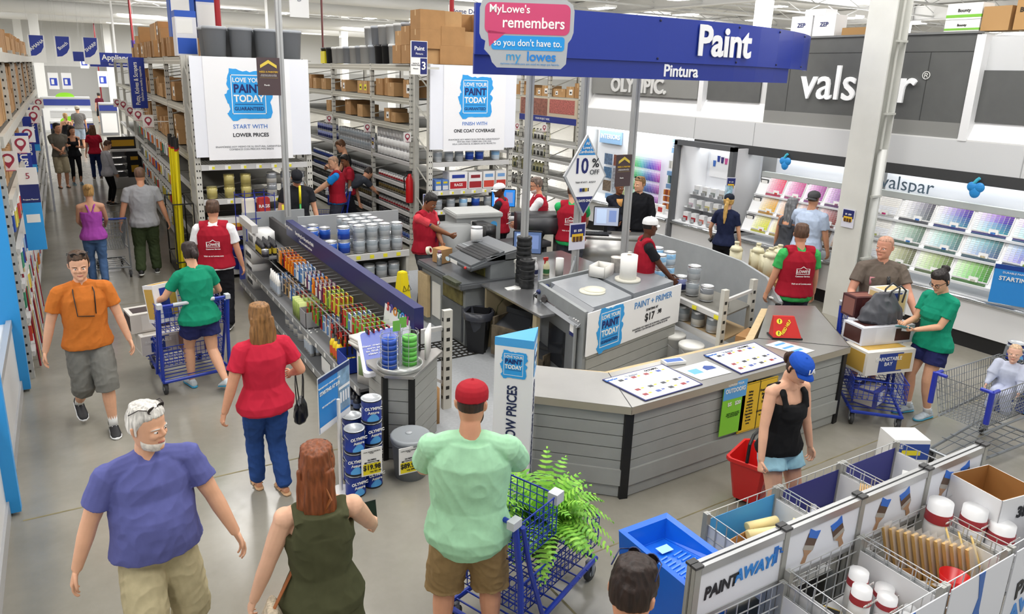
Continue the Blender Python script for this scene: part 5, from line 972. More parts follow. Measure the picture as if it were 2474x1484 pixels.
for i,(x,y,z,k,l) in enumerate(((6.86,6.75,.80,'navy','navy paint can on the low white rack'),(6.84,6.52,.80,'silver','silver paint can below another on the low white rack'),(6.84,6.52,1.0,'silver','silver paint can stacked highest on the low white rack'),(6.83,6.26,.80,'pail','grey paint can in front of the stacked pair on the low white rack'),(6.80,5.93,.80,'dark','small black paint can by the front upright of the low white rack'))): can(k,(x,y,z),l,None,.3*i,True,(-1,-.4))
for i in range(6): can('pail' if i%2 else 'silver',(6.72+.0*i,6.0+.26*i,.48),'dull silver can on the middle deck of the low white rack, %s from its front'%nth(i),None,i,False)
for i,(x,y) in enumerate(((6.86,7.18),(6.92,7.45),(7.10,7.25),(7.12,7.52))):
    for j in range(2): can('sky',(x,y,.80+.197*j),'white and blue paint can piled behind the capped employee, %s pile, %s'%(nth(i),'lower' if j==0 else 'upper'),None,i,True,(-1,-.5))
PW=MB(); PW.lathe([(.135,0),(.15,.34),(.16,.34),(.16,.375),(.15,.385)],20); PWm=PW.mesh('pail',m('ecebe6',.4,n=.05,ns=9),.6); PU=MB(); PU.lathe([(.135,0),(.139,.08),(.146,.27),(.15,.34),(.16,.34),(.16,.375),(.15,.385)],20,[0,1,0,0,0,0]); PUm=PU.mesh('pail',[m('ecebe6',.4),m('2b3c96',.4)],.6)
for x,y,z,me,lab in ((6.42,6.36,0,PWm,'white pail under the low white rack, deepest of the row'),(6.36,5.98,0,PWm,'white pail with a yellow price tag under the low white rack'),(6.22,5.52,0,PWm,'large paint-spattered white pail in front of the low white rack'),(6.80,5.42,0,PUm,'white pail with navy label beside the spattered pail')): bucket(me,(x,y,z),lab,None,None,.385,.16)
t=thing('colorant_carton','brown carton printed contents paint colorant on the navy-labelled pail','carton',(6.80,5.46,.39),.35); b=MB(); b.box(0,0,.11,.38,.26,.22); b.bx(-.19,.19,-.02,.02,.22,.2215,1); b.bx(-.10,-.02,-.1315,-.13,.08,.16,2) if False else None; b.build('carton_body',[KRAFT2,TAPE,WHT],t); text(t,'CONTENTS PAINT\nCOLORANT',.045,(.03,-.132,.12),(1,0,0),UP,INK,.02)
b=MB(); b.box(0,0,.15,.26,.26,.30); b.bx(-.07,-.01,-.132,-.13,.19,.22,1); b.bx(.01,.07,-.132,-.13,.19,.22,1); b.bx(-.08,.06,-.132,-.13,.05,.14,2); small('white_carton',b,[m('f0efec',.6),INK,m('8a8580',.5,n=.4,ns=20)],7.12,5.12,0,'white printed carton on the floor beside the navy-labelled pail','carton',.25)
# curved grey partition and slatted end post
t=thing('desk_divider','grey divider panel with a sloping end at the back of the desk','divider',(0,0,0)); b=MB(); pts=[Vector((7.99,8.6,0)),Vector((7.99,8.1,0)),Vector((7.98,7.4,0)),Vector((7.9,6.7,0)),Vector((7.72,6.1,0)),Vector((7.5,5.68,0))]; hs=[1.12,1.12,1.12,1.10,1.04,.86]
for i in range(5):
    a,c=pts[i],pts[i+1]; d=(c-a).normalized(); n_=Vector((-d.y,d.x,0))*.04
    b._add([(a.x,a.y,0),(c.x,c.y,0),(c.x,c.y,hs[i+1]),(a.x,a.y,hs[i]),(a.x+n_.x,a.y+n_.y,0),(c.x+n_.x,c.y+n_.y,0),(c.x+n_.x,c.y+n_.y,hs[i+1]),(a.x+n_.x,a.y+n_.y,hs[i])],[(1,0,3,2),(4,5,6,7),(3,7,6,2),(0,1,5,4),(0,4,7,3),(1,2,6,5)])
b.build('panel',m('a7abad',.45,n=.04),t)
b=MB(); b.box(7.46,5.66,.42,.05,.05,.84); b.build('corner_strip',BLACK,t)
slat_face(t,(7.50,5.66),(7.70,5.80),0,.80,6); b=MB(); b.prism([(7.46,5.62),(7.74,5.78),(7.86,6.2),(7.74,6.14)],(0,0,.80),(1,0,0),(0,1,0),(0,0,.03)); b.build('ledge',m('8d8783',.4,.3),t)
# stain jugs and cartons on the partition's outer side
t0=thing('jug_carton','large brown stain carton printed with a black emblem behind the partition','carton',(8.5,6.62,.0),.2); b=MB(); b.box(0,0,.42,.62,.46,.84); b.bx(-.31,.31,-.02,.02,.84,.842,1); b.build('carton_body',[KRAFT2,TAPE],t0); text(t0,'OLYMPIC',.07,(.1,-.232,.66),(1,0,0),UP,INK,.02); text(t0,'FREE',.05,(.15,-.232,.78),(1,0,0),UP,INK,.02)
b=MB(); b.box(0,0,.40,.5,.42,.80); b.bx(-.25,.25,-.02,.02,.80,.802,1); small('jug_carton',b,[KRAFT,TAPE],8.45,7.18,0,'brown carton behind the partition, under the jugs farthest from the red vest','carton',.15,0,False)
b=MB(); b.box(0,0,.42,.7,.03,.8); small('carton_flap',b,KRAFT,8.44,7.66,.0,'upright brown cardboard flap behind the partition','cardboard',.1,0,False)
BJ=MB(); BJ.box(0,0,.15,.17,.24,.30); BJ.lathe([(.10,.30),(.07,.36),(.03,.375),(.03,.41)],14,0,(0,-.05,0)); BJ.cyl(0,-.05,.405,.435,.036,12,1); BJ.tube([(0,.09,.29),(0,.085,.36),(0,.02,.385),(0,-.03,.36)],.018,8); BJ.bx(-.087,-.085,-.07,.07,.06,.22,2); BJm=BJ.mesh('big_jug',[m('d9d3b4',.45),m('cfc8aa',.4),m('c6bf9f',.5)],.5,.02)
for i,(x,y,z) in enumerate(((8.40,7.22,.80),(8.62,7.02,.80),(8.38,6.62,.842),(8.66,6.70,.842),(8.56,6.46,.842))): inst('big_jug',BJm,(x,y,z),-.9+.2*i,'big cream plastic jug on the cartons behind the partition, %s from the blond shopper'%nth(i),'jug',None)
b=MB(); b.box(0,0,.01,.16,.1,.02); b.box(.12,.03,.008,.14,.09,.016,0,.3); small('card_stack',b,WHT,7.66,5.86,.83,'white cards on the ledge at the partition end','cards')
# ---------------------------------------------------------------- tool gondola on the left of the desk
GS=m('77787a',.5); GB_=m('4a4847',.6); NV=m('23285f',.4)
t=thing('tool_gondola','long grey gondola of small paint tools with a navy top rail','gondola',(2.75,5.9,0))
def gp(n,x0,x1,y0,y1,z0,z1,mat,bev=0): b=MB(); b.bx(x0-2.75,x1-2.75,y0-5.9,y1-5.9,z0,z1); return b.build(n,mat,t,bevel=bev)
gp('back_panel',2.72,2.78,6.1,11.9,.12,1.16,GB_); gp('top_rail',2.70,2.80,6.08,10.75,1.10,1.32,NV); gp('end_panel',2.3,3.3,11.9,11.95,0,1.25,m('9ea1a3',.5)); gp('end_rail',2.25,2.34,11.0,11.9,1.1,1.22,BEAMW)
for z,x in ((.16,2.20),(.46,2.24)):
    gp('shelf',x,2.72,6.35,11.9,z-.03,z,GS); gp('shelf_lip',x-.015,x,6.35,11.9,z-.06,z+.015,m('8e9091',.4))
gp('base_plinth',2.24,2.72,6.35,11.9,0,.10,GB_)
for i in range(17):
    for z,x in ((.16,2.183),(.46,2.223)): b=MB(); y=.55+i*.33; b._add([(x-2.75,y+.03,z-.045),(x-2.75,y-.03,z-.045),(x-2.75,y-.03,z+.005),(x-2.75,y+.03,z+.005)],[(0,1,2,3)]); b.build('price_tag',WHT,t)
text(t,'Everything for the perfect finish',.07,(-.053,3.9,1.23),(0,-1,0),UP,WHT,.01); text(t,'Todo para el acabado perfecto',.05,(-.053,3.85,1.15),(0,-1,0),UP,WHT); text(t,'Paint Applicators',.06,(-.053,4.7,1.24),(0,-1,0),UP,WHT)
# hook bars and hooks
for y0,y1,z in ((6.6,8.6,.80),(8.6,10.6,.80)): b=MB(); b.tube([(-.38,y0-5.9,z),(-.38,y1-5.9,z)],.008,5); b.tube([(-.03,y0-5.9,z),(-.38,y0-5.9,z)],.006,5); b.tube([(-.03,y1-5.9,z),(-.38,y1-5.9,z)],.006,5); b.build('hook_bar',m('c4c6c8',.3,.6),t)
HK=m('c4c6c8',.3,.6)
PCOL={'orange':('e0701c','f0a020'),'yellow':('dfe04a','b53a2a'),'red':('b9222a','2a2a2a'),'green':('7fc242','c33a2a'),'white':('ecebe6','5f86b8'),'purple':('6d2a5a','e8e4d8'),'black':('262626','c9302a'),'blue':('2f74c0','e8e8e8'),'lime':('c7e05a','6a8a3a'),'tan':('d8b27a','3f3f44')}
PM={}
for k,(a,c) in PCOL.items():
    b=MB(); b.box(0,0,-.11,.012,.075,.20); b.box(-.007,0,-.04,.004,.07,.06,1); b.tube([(-.012,0,-.09),(-.012,0,-.19)],.014,6,1); PM[k]=b.mesh('tool_pack',[m(a,.4),m(c,.4)])
def hooks(y0,n,dy,z,cols,where,depth=5,x0=2.40):
    for i in range(n):
        y=y0+i*dy; b=MB(); b.tube([(-.03,y-5.9,z+.005),(x0-2.79,y-5.9,z+.005)],.004,4); b.build('hook',HK,t); k=cols[i%len(cols)]
        for j in range(depth): inst('tool_pack',PM[k],(x0+.0+.055*j,y,z),random.uniform(-.1,.1),'%s tool pack %s, %s hook, %s in'%(k,where,nth(i),nth(j)),'tool pack','tool packs on the gondola hooks')
hooks(8.95,9,.15,1.05,['white','blue','white','orange','orange','orange','red','orange','tan'],'on the gondola, upper deep row',4,2.42)
hooks(7.55,9,.15,1.05,['yellow','yellow','lime','yellow','purple','purple','orange','blue','purple'],'on the gondola, upper middle row',4,2.42)
hooks(6.55,7,.13,1.02,['red','green','green','green','white','green','red'],'on the gondola, upper row by the letter board',5,2.40)
hooks(8.5,10,.16,.74,['green','lime','red','red','white','blue','tan','tan','white','blue'],'on the gondola, lower deep row',3,2.36)
hooks(7.1,9,.15,.76,['black','black','red','black','white','white','red','green','green'],'on the gondola, lower row by yellow glue',4,2.36)
# bottles, jars and cartons on its shelves
def bottle_mesh(body,cap,h=.2,r=.035,lab='e8c21c'):
    b=MB(); b.lathe([(r,0),(r,h*.62),(r*.45,h*.8),(r*.4,h*.8),(r*.4,h)],12,[0,0,0,1]); b.lathe([(r*1.02,h*.12),(r*1.02,h*.5)],12,2,caps=False); return b.mesh('bottle',[m(body,.4),m(cap,.4),m(lab,.4)],.6)
GL=bottle_mesh('e9c81d','20201f',.24,.04,'d9582a'); CK=bottle_mesh('e9e9e4','f2f2ee',.30,.028,'b9c4d0'); SPY=bottle_mesh('24242a','17171a',.21,.034,'c9b23a'); JAR=bottle_mesh('20242f','141416',.14,.045,'5a6a90')
for i in range(6): inst('bottle',GL,(2.30+.09*(i%2),7.36-.10*(i//2),.465),i,'yellow glue bottle with black cap on the gondola shelf, %s of the cluster'%nth(i),'bottle','yellow glue bottles')
for i in range(12): inst('bottle',CK,(2.28+.075*(i%3),8.15+.075*(i//3),.165),i,'white pointed sealant tube, low gondola shelf, %s row, %s from aisle'%(nth(i//3),nth(i%3)),'tube','sealant tubes')
for i in range(15): inst('bottle',SPY,(2.30+.085*(i%3),10.55+.085*(i//3),.86),i,'black-capped spray can, gondola top deck, %s row, %s from aisle'%(nth(i//3),nth(i%3)),'spray can','black-capped spray cans')
for i in range(18): inst('jar',JAR,(2.28+.10*(i%3),7.05-.10*(i//3),.165),i,'dark jar, low gondola shelf, %s row, %s from aisle'%(nth(i//3),nth(i%3)),'jar','dark jars')
gp('top_deck',2.26,2.72,10.4,11.6,.83,.855,GS)
b=MB(); b.box(0,0,.11,.32,.4,.22); b.box(-.161,0,.1,.002,.3,.1,1); small('light_carton',b,[m('eeeeec',.6),m('77797c',.5)],2.46,11.35,.86,'white carton printed light upside down on the gondola deck','carton')
for j in range(3): b=MB(); b.box(0,0,.1,.3,.5,.2); b.box(-.151,0,.1,.002,.36,.07,1); small('plate_carton',b,[m('dcdcd9',.6),m('3a3c40',.5)],2.42,11.45,.16+.21*j,'white and grey carton stacked at the gondola deep end, %s up'%nth(j),'carton')
can('dark',(2.3,10.42,.86),'small grey paint can among the black-capped spray cans',None)
for i in range(4): can('pail',(2.36+.0*i,8.75+.2*i,.165),'grey-lidded can, low gondola shelf, %s from its end counter'%nth(i),None,i)
for i in range(5): inst('bottle',CK,(2.31,9.75+.1*i,.465),i,'white bottle on the middle gondola shelf, %s from the green packs'%nth(i),'bottle','white bottles on the middle shelf')
for i in range(4): b=MB(); b.box(0,0,.12,.26,.07,.24); b.box(-.131,0,.12,.002,.06,.2,1); small('lime_carton',b,[m('cdd98a',.6),m('8fa84a',.5)],2.40,8.62+.085*i,.465,'pale lime carton on the middle gondola shelf, %s from the open tray'%nth(i),'carton')
def open_box(name,x,y,z,w,d,h,c,lab,cat='box',inner='c9c4bb',rz=0.):
    b=MB(); e=.006
    b.bx(-w/2,w/2,-d/2,d/2,0,.006,1)
    for q in ((-w/2,-w/2+e,-d/2,d/2),(w/2-e,w/2,-d/2,d/2),(-w/2,w/2,-d/2,-d/2+e),(-w/2,w/2,d/2-e,d/2)): b.bx(*q,0,h)
    return tag(b.build(name,[m(c,.5),m(inner,.6)],None,(x,y,z),rz),lab,cat)
open_box('blue_box',2.40,6.92,.465,.30,.34,.17,'1f3fa6','open blue display box with yellow contents on the gondola shelf')
for i in range(5): b=MB(); b.box(0,0,.04,.09,.05,.08); small('yellow_pack',b,m('e8d21e',.5),2.34+.05*(i%3),6.86+.08*(i//3),.472,'yellow pack inside the open blue box, %s of its pieces'%nth(i),'pack',.4*i)
open_box('grey_box',2.40,8.42,.465,.28,.26,.2,'9a9a9c','open grey display tray on the middle gondola shelf'); open_box('white_box',2.40,7.5,.165,.3,.34,.18,'e6e6e4','white display box of wrapped rolls on the low gondola shelf')
for i in range(5): b=MB(); b.tube([(-.1,0,0),(.1,0,0)],.035,10); small('wrapped_roll',b,m('e2e3e6',.3),2.40,7.40+.06*i,.33,'plastic-wrapped white roll in the low white box, %s along'%nth(i),'roll',.1*i)
# card stand and slanted board at the gondola's front end
gp('card_ledge',2.28,2.72,6.12,6.72,.80,.83,GS)
t2=thing('card_board','white board with coloured letters standing on the gondola end','board',(2.66,6.52,.83),-math.pi/2+.0); b=MB(); b.prism(rrect(-.30,.34,.0,.44,.08),(0,0,0),(1,0,0),(0,.12,1),(0,.02,0)); b.build('board',m('f2f2f1',.4),t2)
for i,(ch,c) in enumerate(zip('SPOTON',('c8403a','5a4a9a','d98a2a','3a9a5a','3f8fd0','c84a8a'))): text(t2,ch,.12,(-.2+.095*i,-.004+.034,.32),(1,0,0),(0,.12,1),m(c,.4),.03)
t2=thing('slanted_board','purple-blue slanted colour-match board with a white frame on the gondola end','board',(2.44,6.24,.86),-.25); b=MB(); b.prism(rrect(-.22,.24,-.34,.34,.05),(0,0,0),(1,0,.12),(0,1,.25),(0,0,.04)); b.prism(rrect(-.19,.21,-.31,.31,.04),(0,0,.041),(1,0,.12),(0,1,.25),(0,0,.004),1); b.build('board',[m('eff0f3',.4),m('5060b0',.4)],t2); text(t2,'colour match made easy\nturn any surface\nto find your shade\nclean and simple',.045,(0,0,.05),(1,0,.12),(0,1,.25),WHT)
b=MB(); b.box(0,0,.06,.32,.22,.03); b.box(0,0,.09,.30,.2,.03); b.box(0,0,.12,.31,.21,.03); small('booklet_stack',b,m('eceae2',.5),2.42,6.60,.79,'stack of white booklets beside the white letter board','booklets',.2)
b=MB(); b.box(0,0,.17,.26,.06,.34); b.box(0,-.031,.19,.22,.002,.2,1); small('picture_box',b,[m('e9e6de',.5),m('8faa70',.5)],2.36,6.42,.465,'white picture box on the shelf under the slanted board','box',-1.1)
# slatted end counter with tape carousel
t3=thing('end_counter','small slatted counter with steel top closing the end of the tool gondola','counter',(0,0,0)); b=MB(); E_=[(2.20,6.02),(2.24,5.70),(2.46,5.55),(2.98,6.02),(2.96,6.12),(2.22,6.12)]; b.prism(E_,(0,0,.835),(1,0,0),(0,1,0),(0,0,.03)); b.build('worktop',SS,t3,bevel=.004); slat_face(t3,(2.26,5.74),(2.46,5.60),0,.83,7); slat_face(t3,(2.46,5.60),(2.92,6.02),0,.83,7); slat_face(t3,(2.24,6.1),(2.26,5.74),0,.83,7)
for x,y in ((2.46,5.595),(2.255,5.735)): b=MB(); b.box(x,y,.415,.05,.04,.83); b.build('corner_strip',BLACK,t3)
t4=thing('tape_carousel','round wire carousel on the end counter holding tape stacks','carousel',(2.44,5.82,.865)); b=MB(); b.lathe([(.20,0),(.21,0),(.215,.05),(.205,.05),(.20,.012)],28,0,(0,0,0),False); b.cyl(0,0,0,.012,.2,28); b.build('tray',m('b9bbb8',.3,.5),t4,smooth=.7); b=MB()
for cx in (-.10,.10):
    for k in range(6): a=2*math.pi*k/6; b.tube([(cx+.085*math.cos(a),.085*math.sin(a),.012),(cx+.085*math.cos(a),.085*math.sin(a),.34),(cx+.06*math.cos(a),.06*math.sin(a),.36)],.003,4)
    for z in (.06,.2,.32): b.tube([(cx+.085*math.cos(a),.085*math.sin(a),z) for a in [2*math.pi*k/14 for k in range(15)]],.003,4)
b.build('wire_cage',HK,t4); b=MB(); b.bx(-.01,.01,-.01,.01,.0,.42); b.bx(-.07,.0,-.014,-.01,.36,.46,1); b.bx(.0,.07,.0,.004,.38,.48,1); b.build('topper_card',[HK,m('6fb54a',.5)],t4)
TPb=MB(); TPb.lathe([(.045,0),(.07,0),(.07,.044),(.045,.044),(.045,0)],20,[0,1,0,0],(0,0,0),False)
TM=[TPb.mesh('tape_roll',[m('2f5fc8',.4),m('2450b4',.4)],.6),TPb.mesh('tape_roll',[m('7fd06a',.4),m('66c24f',.4)],.6)]
for c,(cx,nm) in enumerate(((-.10,'blue'),(.10,'green'))):
    for j in range(6): inst('tape_roll',TM[c],(2.44+cx,5.82,.877+.047*j),j,'%s masking tape roll in the wire carousel, %s from the bottom'%(nm,nth(j)),'tape roll','%s tape rolls in the carousel'%nm)
b=MB(); b.box(0,0,.09,.10,.06,.18); b.box(0,-.031,.1,.09,.002,.1,1); small('bottle_pack',b,[m('e9e6ee',.3),m('d0407a',.4)],2.62,6.06,.865,'clear pack of coloured bottles behind the tape carousel','pack'); 
b=MB(); b.bx(-.01,.01,-.13,.13,0,.28); b.bx(-.014,-.01,-.1,.1,.02,.12,1); b.bx(-.014,-.01,-.1,.1,.15,.26,2); small('red_card',b,[m('f1eeea',.5),m('3a3a3c',.5),m('c23a34',.5)],2.80,5.98,.865,'white and red card standing behind the green tape rolls','card',-.6)
# perforated upright and ladder rack at the end counter
t5=thing('bracket_frame','perforated grey upright with bracket arms behind the end counter','frame',(3.24,6.45,0)); b=MB(); b.bx(-.05,.05,-.03,.03,0,1.12)
for i in range(9):
    b.quad((-.02,-.031,.12+.11*i),(.02,-.031,.12+.11*i),(.02,-.031,.16+.11*i),(-.02,-.031,.16+.11*i),1); b.quad((-.051,.015,.12+.11*i),(-.051,-.015,.12+.11*i),(-.051,-.015,.16+.11*i),(-.051,.015,.16+.11*i),1)
b.build('upright',[STEEL,DARK],t5); b=MB(); b.tube([(-.4,.02,.92),(0,.02,.92)],.03,4); b.tube([(-.4,.02,.62),(0,.02,.62)],.025,4); b.tube([(-.2,.02,.40),(0,.02,.28)],.02,4); b.build('arm',BEAMW,t5)
b=MB(); b.box(0,0,.2,.05,.3,.4); small('flat_box',b,KRAFT2,2.99,6.30,0,'flat brown carton on edge beside the perforated upright','carton')
# cans on the desk side of the gondola
t6=thing('can_shelf','low white shelf of silver cans on the desk side of the gondola','shelf unit',(2.82,9.47,0))
def cp(n,x0,x1,y0,y1,z0,z1,mat): b=MB(); b.bx(x0,x1,y0,y1,z0,z1); b.build(n,mat,t6)
cp('back_panel',.1,1.75,1.44,1.48,.0,1.32,m('a3a6a8',.45)); cp('shelf',0,1.25,0,1.42,.98,1.01,DECK); cp('shelf_lip',0,1.3,-.03,0,.93,1.02,BEAMW); cp('shelf',0,1.3,0,1.42,.60,.63,DECK); cp('shelf_lip',0,1.3,-.03,0,.56,.64,BEAMW); cp('side_panel',1.26,1.30,0,1.42,0,.98,STEEL); cp('side_panel',.0,.03,.0,1.42,0,.98,STEEL)
for i in range(6): cp('price_tag',.1+.2*i,.16+.2*i,-.034,-.03,.95,1.0,YEL)
for i in range(4):
    for k in range(4):
        nlev=(2,2,2,1)[i] if k else 2
        for j in range(nlev): can('silver',(3.42+.19*i,9.60+.24*k,1.015+.197*j),'silver paint can, desk-side shelf, %s along, %s row back, %s'%(nth(i),nth(k),'lower' if j==0 else 'upper'),'silver cans on the desk-side shelf',0,k==0,(-.3,-1))
for i in range(6): can('silver',(2.98+.19*i,9.58,.635),'silver paint can on the lower desk-side shelf, %s along'%nth(i),'silver cans on the lower desk-side shelf',0,True,(-.3,-1))
for j in range(2): can('blue',(3.20,9.60,1.015+.197*j),'blue paint can in front of the silver ones, %s'%('lower' if j==0 else 'upper'),None,0,True,(-.3,-1))
can('blue',(3.02,9.62,1.015),'blue paint can at the gondola side of the desk-side shelf',None,0,True,(-.3,-1))
for i,(x,y) in enumerate(((2.92,10.75),(3.12,10.8),(3.02,10.5),(3.22,10.55))): can('blue',(x,y,1.015),'large bright blue can at the back of the desk-side shelf, %s of four'%nth(i),None,0,True,(-.3,-1))
for i in range(7): can('white',(2.93+.0*i,9.25-.22*i,.98 if False else .80),'white-lidded can standing on the ledge behind the navy rail, %s from the shelf'%nth(i),'cans behind the navy rail')
b=MB(); b.bx(0,.34,0,1.9,.0,.80); small('ledge_cabinet',b,m('77797b',.5),2.80,7.55,0,'grey ledge cabinet behind the gondola on the desk side','cabinet')
for i,(x,y,z,k) in enumerate(((3.25,8.9,.0,'silver'),(3.22,7.9,.0,'gold'))): 
    me=can_mesh(.14,.36,m and 'c3c5c7' if k=='silver' else 'a79a5a','e8e4e0' if k=='silver' else 'b4a765','b8402a' if k=='silver' else None); inst('large_can',me,(x,y,.0),0,'large %s can on the desk floor behind the gondola'%('red-banded' if k=='silver' else 'gold'),'paint can')
for i in range(3): inst('large_can',me,(3.02,7.42-.34*i,.0),0,'large gold can with a grey lid behind the navy rail, %s toward the counter'%nth(i),'paint can','large cans behind the rail') if i else None
# goods rack, cleaning poles at the gondola's back end
t7=thing('wire_rack','blue wire rack of masks and rags at the deep end of the gondola','rack',(2.55,12.1,0),.2); b=MB(); b.bx(-.25,.25,-.2,.2,0,.42); b.build('base_bin',m('2d3fa0',.4),t7); b=MB()
for x in (-.25,-.08,.08,.25):
    for y in (-.2,.2): b.tube([(x,y,.42),(x,y,1.55)],.007,4)
for z in (.45,.8,1.15,1.5):
    b.tube([(-.25,-.2,z),(.25,-.2,z),(.25,.2,z),(-.25,.2,z),(-.25,-.2,z)],.007,4)
b.build('wire_frame',m('1f2f96',.4),t7)
for i,(x,z,c) in enumerate(((-.13,.48,'e9e9ea'),(.12,.48,'ececec'),(-.13,.84,'d9dfe9'),(.12,.84,'c03a3a'),(-.13,1.19,'e6dfd0'),(.12,1.19,'b9342f'))):
    tt=thing('rack_pack',['white dust-mask pack low in the blue wire rack, nearer the aisle','white dust-mask pack low in the blue wire rack, nearer the desk','pale pack midway up the blue wire rack','red and white pack midway up the blue wire rack','cream glove pack high in the blue wire rack','red rags pack high in the blue wire rack'][i],'pack',(2.55+x*.98-.0,12.1+x*.2-.1,z)); b=MB(); b.box(0,0,.14,.2,.12,.28); b.build('pack_body',m(c,.5),tt,bevel=.02)
    if i in(0,1): b=MB(); b.sph((0,-.06,.12),(.085,.05,.085)); b.build('mask_cup',m('f4f4f2',.5),tt,smooth=.7)
    if i==5: text(tt,'RAGS',.07,(0,-.064,.14),(1,0,0),UP,WHT,.03)
for i,(x,y,z1,c,lab) in enumerate(((3.25,11.75,1.62,'2f9f4a','green and yellow pole standing at the gondola end before the black-capped man'),(3.12,11.8,1.2,'d8dadb','silver pole beside the green one at the gondola end'),(2.98,11.85,1.3,'26262a','black pole with yellow grip at the gondola end'))):
    b=MB(); b.tube([(0,0,0),(.03,.05,z1-.3)],.016,8); b.tube([(.03,.05,z1-.3),(.035,.06,z1)],.02,8,1); small('pole',b,[m(c,.4),m('e9d81e',.4) if i!=1 else m('d8dadb',.4)],x,y+.25,0,lab,'pole')
b=MB(); b.cyl(0,0,0,.24,.035,14); b.cyl(0,0,.24,.3,.02,12,1); b.cyl(0,0,.06,.16,.036,14,2); small('aerosol',b,[m('d9dce6',.3),m('c8302a',.4),m('2c4aa0',.4)],3.44,10.70,1.32,'aerosol can with red cap on the panel edge before the black-capped man','aerosol') if False else None
# paint cans, price cards and pail in front of the end counter
OLb=MB()
def olympic(loc,lab,rz=0.):
    t=thing('paint_can',lab,'paint can',loc,rz); b=MB(); r,h=.085,.20; b.lathe([(r,0),(r*1.04,.006),(r,.014),(r,h-.012),(r*1.05,h-.008),(r*1.05,h),(r*.86,h),(r*.84,h-.006)],22,[1,1,0,1,1,2,2]); b.build('can_body',[m('1c3a9c',.35),m('16181f',.4),m('cfd2d4',.35,.4)],t,smooth=.6)
    c=MB()
    n=10; f=[]
    for i in range(n):
        a0=-math.pi/2-.62+1.24*i/n; a1=-math.pi/2-.62+1.24*(i+1)/n; za=.02+.05*math.sin(i/n*3.1); zb=.02+.05*math.sin((i+1)/n*3.1); R_=r+.0015
        c._add([(R_*math.cos(a0),R_*math.sin(a0),.016),(R_*math.cos(a1),R_*math.sin(a1),.016),(R_*math.cos(a1),R_*math.sin(a1),.016+zb),(R_*math.cos(a0),R_*math.sin(a0),.016+za)],[(0,1,2,3)])
    c.build('label_wave',m('58a8e8',.4),t); text(t,'OLYMPIC',.036,(0,-r-.004,.135),(1,0,0),UP,WHT,.03); text(t,'Assure',.034,(0,-r-.004,.098),(1,0,0),UP,WHT,.02)
    inst('handle',bail(r,.2,front=(0,-1)),(0,0,0),0,None,None,None,t); return t
cols_=((2.00,5.40,4),(1.82,5.33,3),(1.88,5.56,3),(2.06,5.60,3))
for c,(x,y,n) in enumerate(cols_):
    for j in range(n): olympic((x,y,.208*j),'blue paint can in the floor stack, %s column from grey pail, %s up'%(nth([0,2,3,1][c]),nth(j)),-.15 if j%2 else .1)
def price_card(x,y,z,price,sub,lab,w=.17,h=.24,rz=0):
    s=thing('price_card',lab,'price card',(x,y,z),rz); b=MB(); b.bx(-w/2,w/2,-.003,.003,0,h); b.bx(-w*.42,w*.42,-.005,-.003,h*.04,h*.44,1); b.bx(-w*.36,w*.36,-.006,-.003,h*.46,h*.51,2); b.build('card',[m('f1f0ee',.5),m('ecd91d',.5),BLK],s); text(s,price,.062,(0,-.008,h*.30),(1,0,0),UP,BLK,.025,sx=.9); text(s,sub,.022,(.03,-.008,h*.14),(1,0,0),UP,BLK); text(s,'116 FL OZ EXT ASSURE FL\nW BS1',.013,(0,-.008,h*.86),(1,0,0),UP,BLK); text(s,'OLYMPIC',.018,(0,-.008,h*.58),(1,0,0),UP,BLK,.02); text(s,'New Lower Price',.013,(0,-.009,h*.485),(1,0,0),UP,WHT,.02)
price_card(1.93,5.225,.20,'$19.98',"was $21.98",'white and yellow price card of nineteen ninety-eight on the blue cans',.18,.25,-.05); price_card(2.27,5.232,.12,'$89.98','was $98.98','white and yellow price card of eighty-nine ninety-eight on the grey pail',.18,.25,-.05)
t=thing('grey_pail','large grey lidded pail in front of the end counter','pail',(2.36,5.40,0)); b=MB(); b.lathe([(.14,0),(.165,.33),(.172,.33),(.172,.345),(.165,.35)],24); b.build('pail_body',m('8f9499',.45),t,smooth=.6); b=MB(); b.lathe([(.172,.352),(.18,.355),(.18,.39),(.165,.40),(.155,.392),(.02,.392)],24); b.cyl(.0,.03,.392,.40,.03,14,1); b.build('lid',[m('9da2a6',.4),m('c3c7ca',.4)],t,smooth=.6)
t=thing('poster_stand','blue house-paint poster on a white pole beside the stacked cans','poster stand',(1.72,5.42,0)); b=MB(); b.tube([(0,0,0),(0,0,.86)],.016,10); b.cyl(0,0,0,.01,.09,16); b.build('pole',m('eceae8',.4),t); b=MB()
P0=Vector((-.20,-.10,.62)); RX=Vector((.37,.30,0)); RZ=Vector((.0,.0,.50))
def pq(u0,u1,v0,v1,l,mi): n_=RX.cross(RZ).normalized()*l; b._add([tuple(P0+RX*u+RZ*v+n_) for u,v in ((u0,v0),(u1,v0),(u1,v1),(u0,v1))],[(0,1,2,3)],mi)
pq(0,1,0,1,0,0); pq(.02,.98,.02,.98,.003,1); pq(.02,.98,.90,.98,.005,2); pq(.60,.98,.16,.90,.004,3); pq(.02,.98,.02,.12,.005,0)
for i in range(4): pq(.66+.08*i,.71+.08*i,.3,.5,.006,0)
pq(.62,.98,.55,.60,.006,0); b.build('poster',[m('f0f0f2',.4),m('2c86d2',.4),m('22386f',.4),m('7fa0bd',.5,n=.3,ns=12)],t); n_=RX.cross(RZ).normalized()*.008
text(t,'DURABLE PAINT + PRIMER AT A VALUE',.018,P0+RX*.34+RZ*.80+n_,RX,RZ,WHT); text(t,'STARTING AT $18',.042,P0+RX*.34+RZ*.70+n_,RX,RZ,WHT,.02,sx=.85); text(t,'SEE STORE FOR DETAILS',.018,P0+RX*.3+RZ*.45+n_,RX,RZ,WHT)
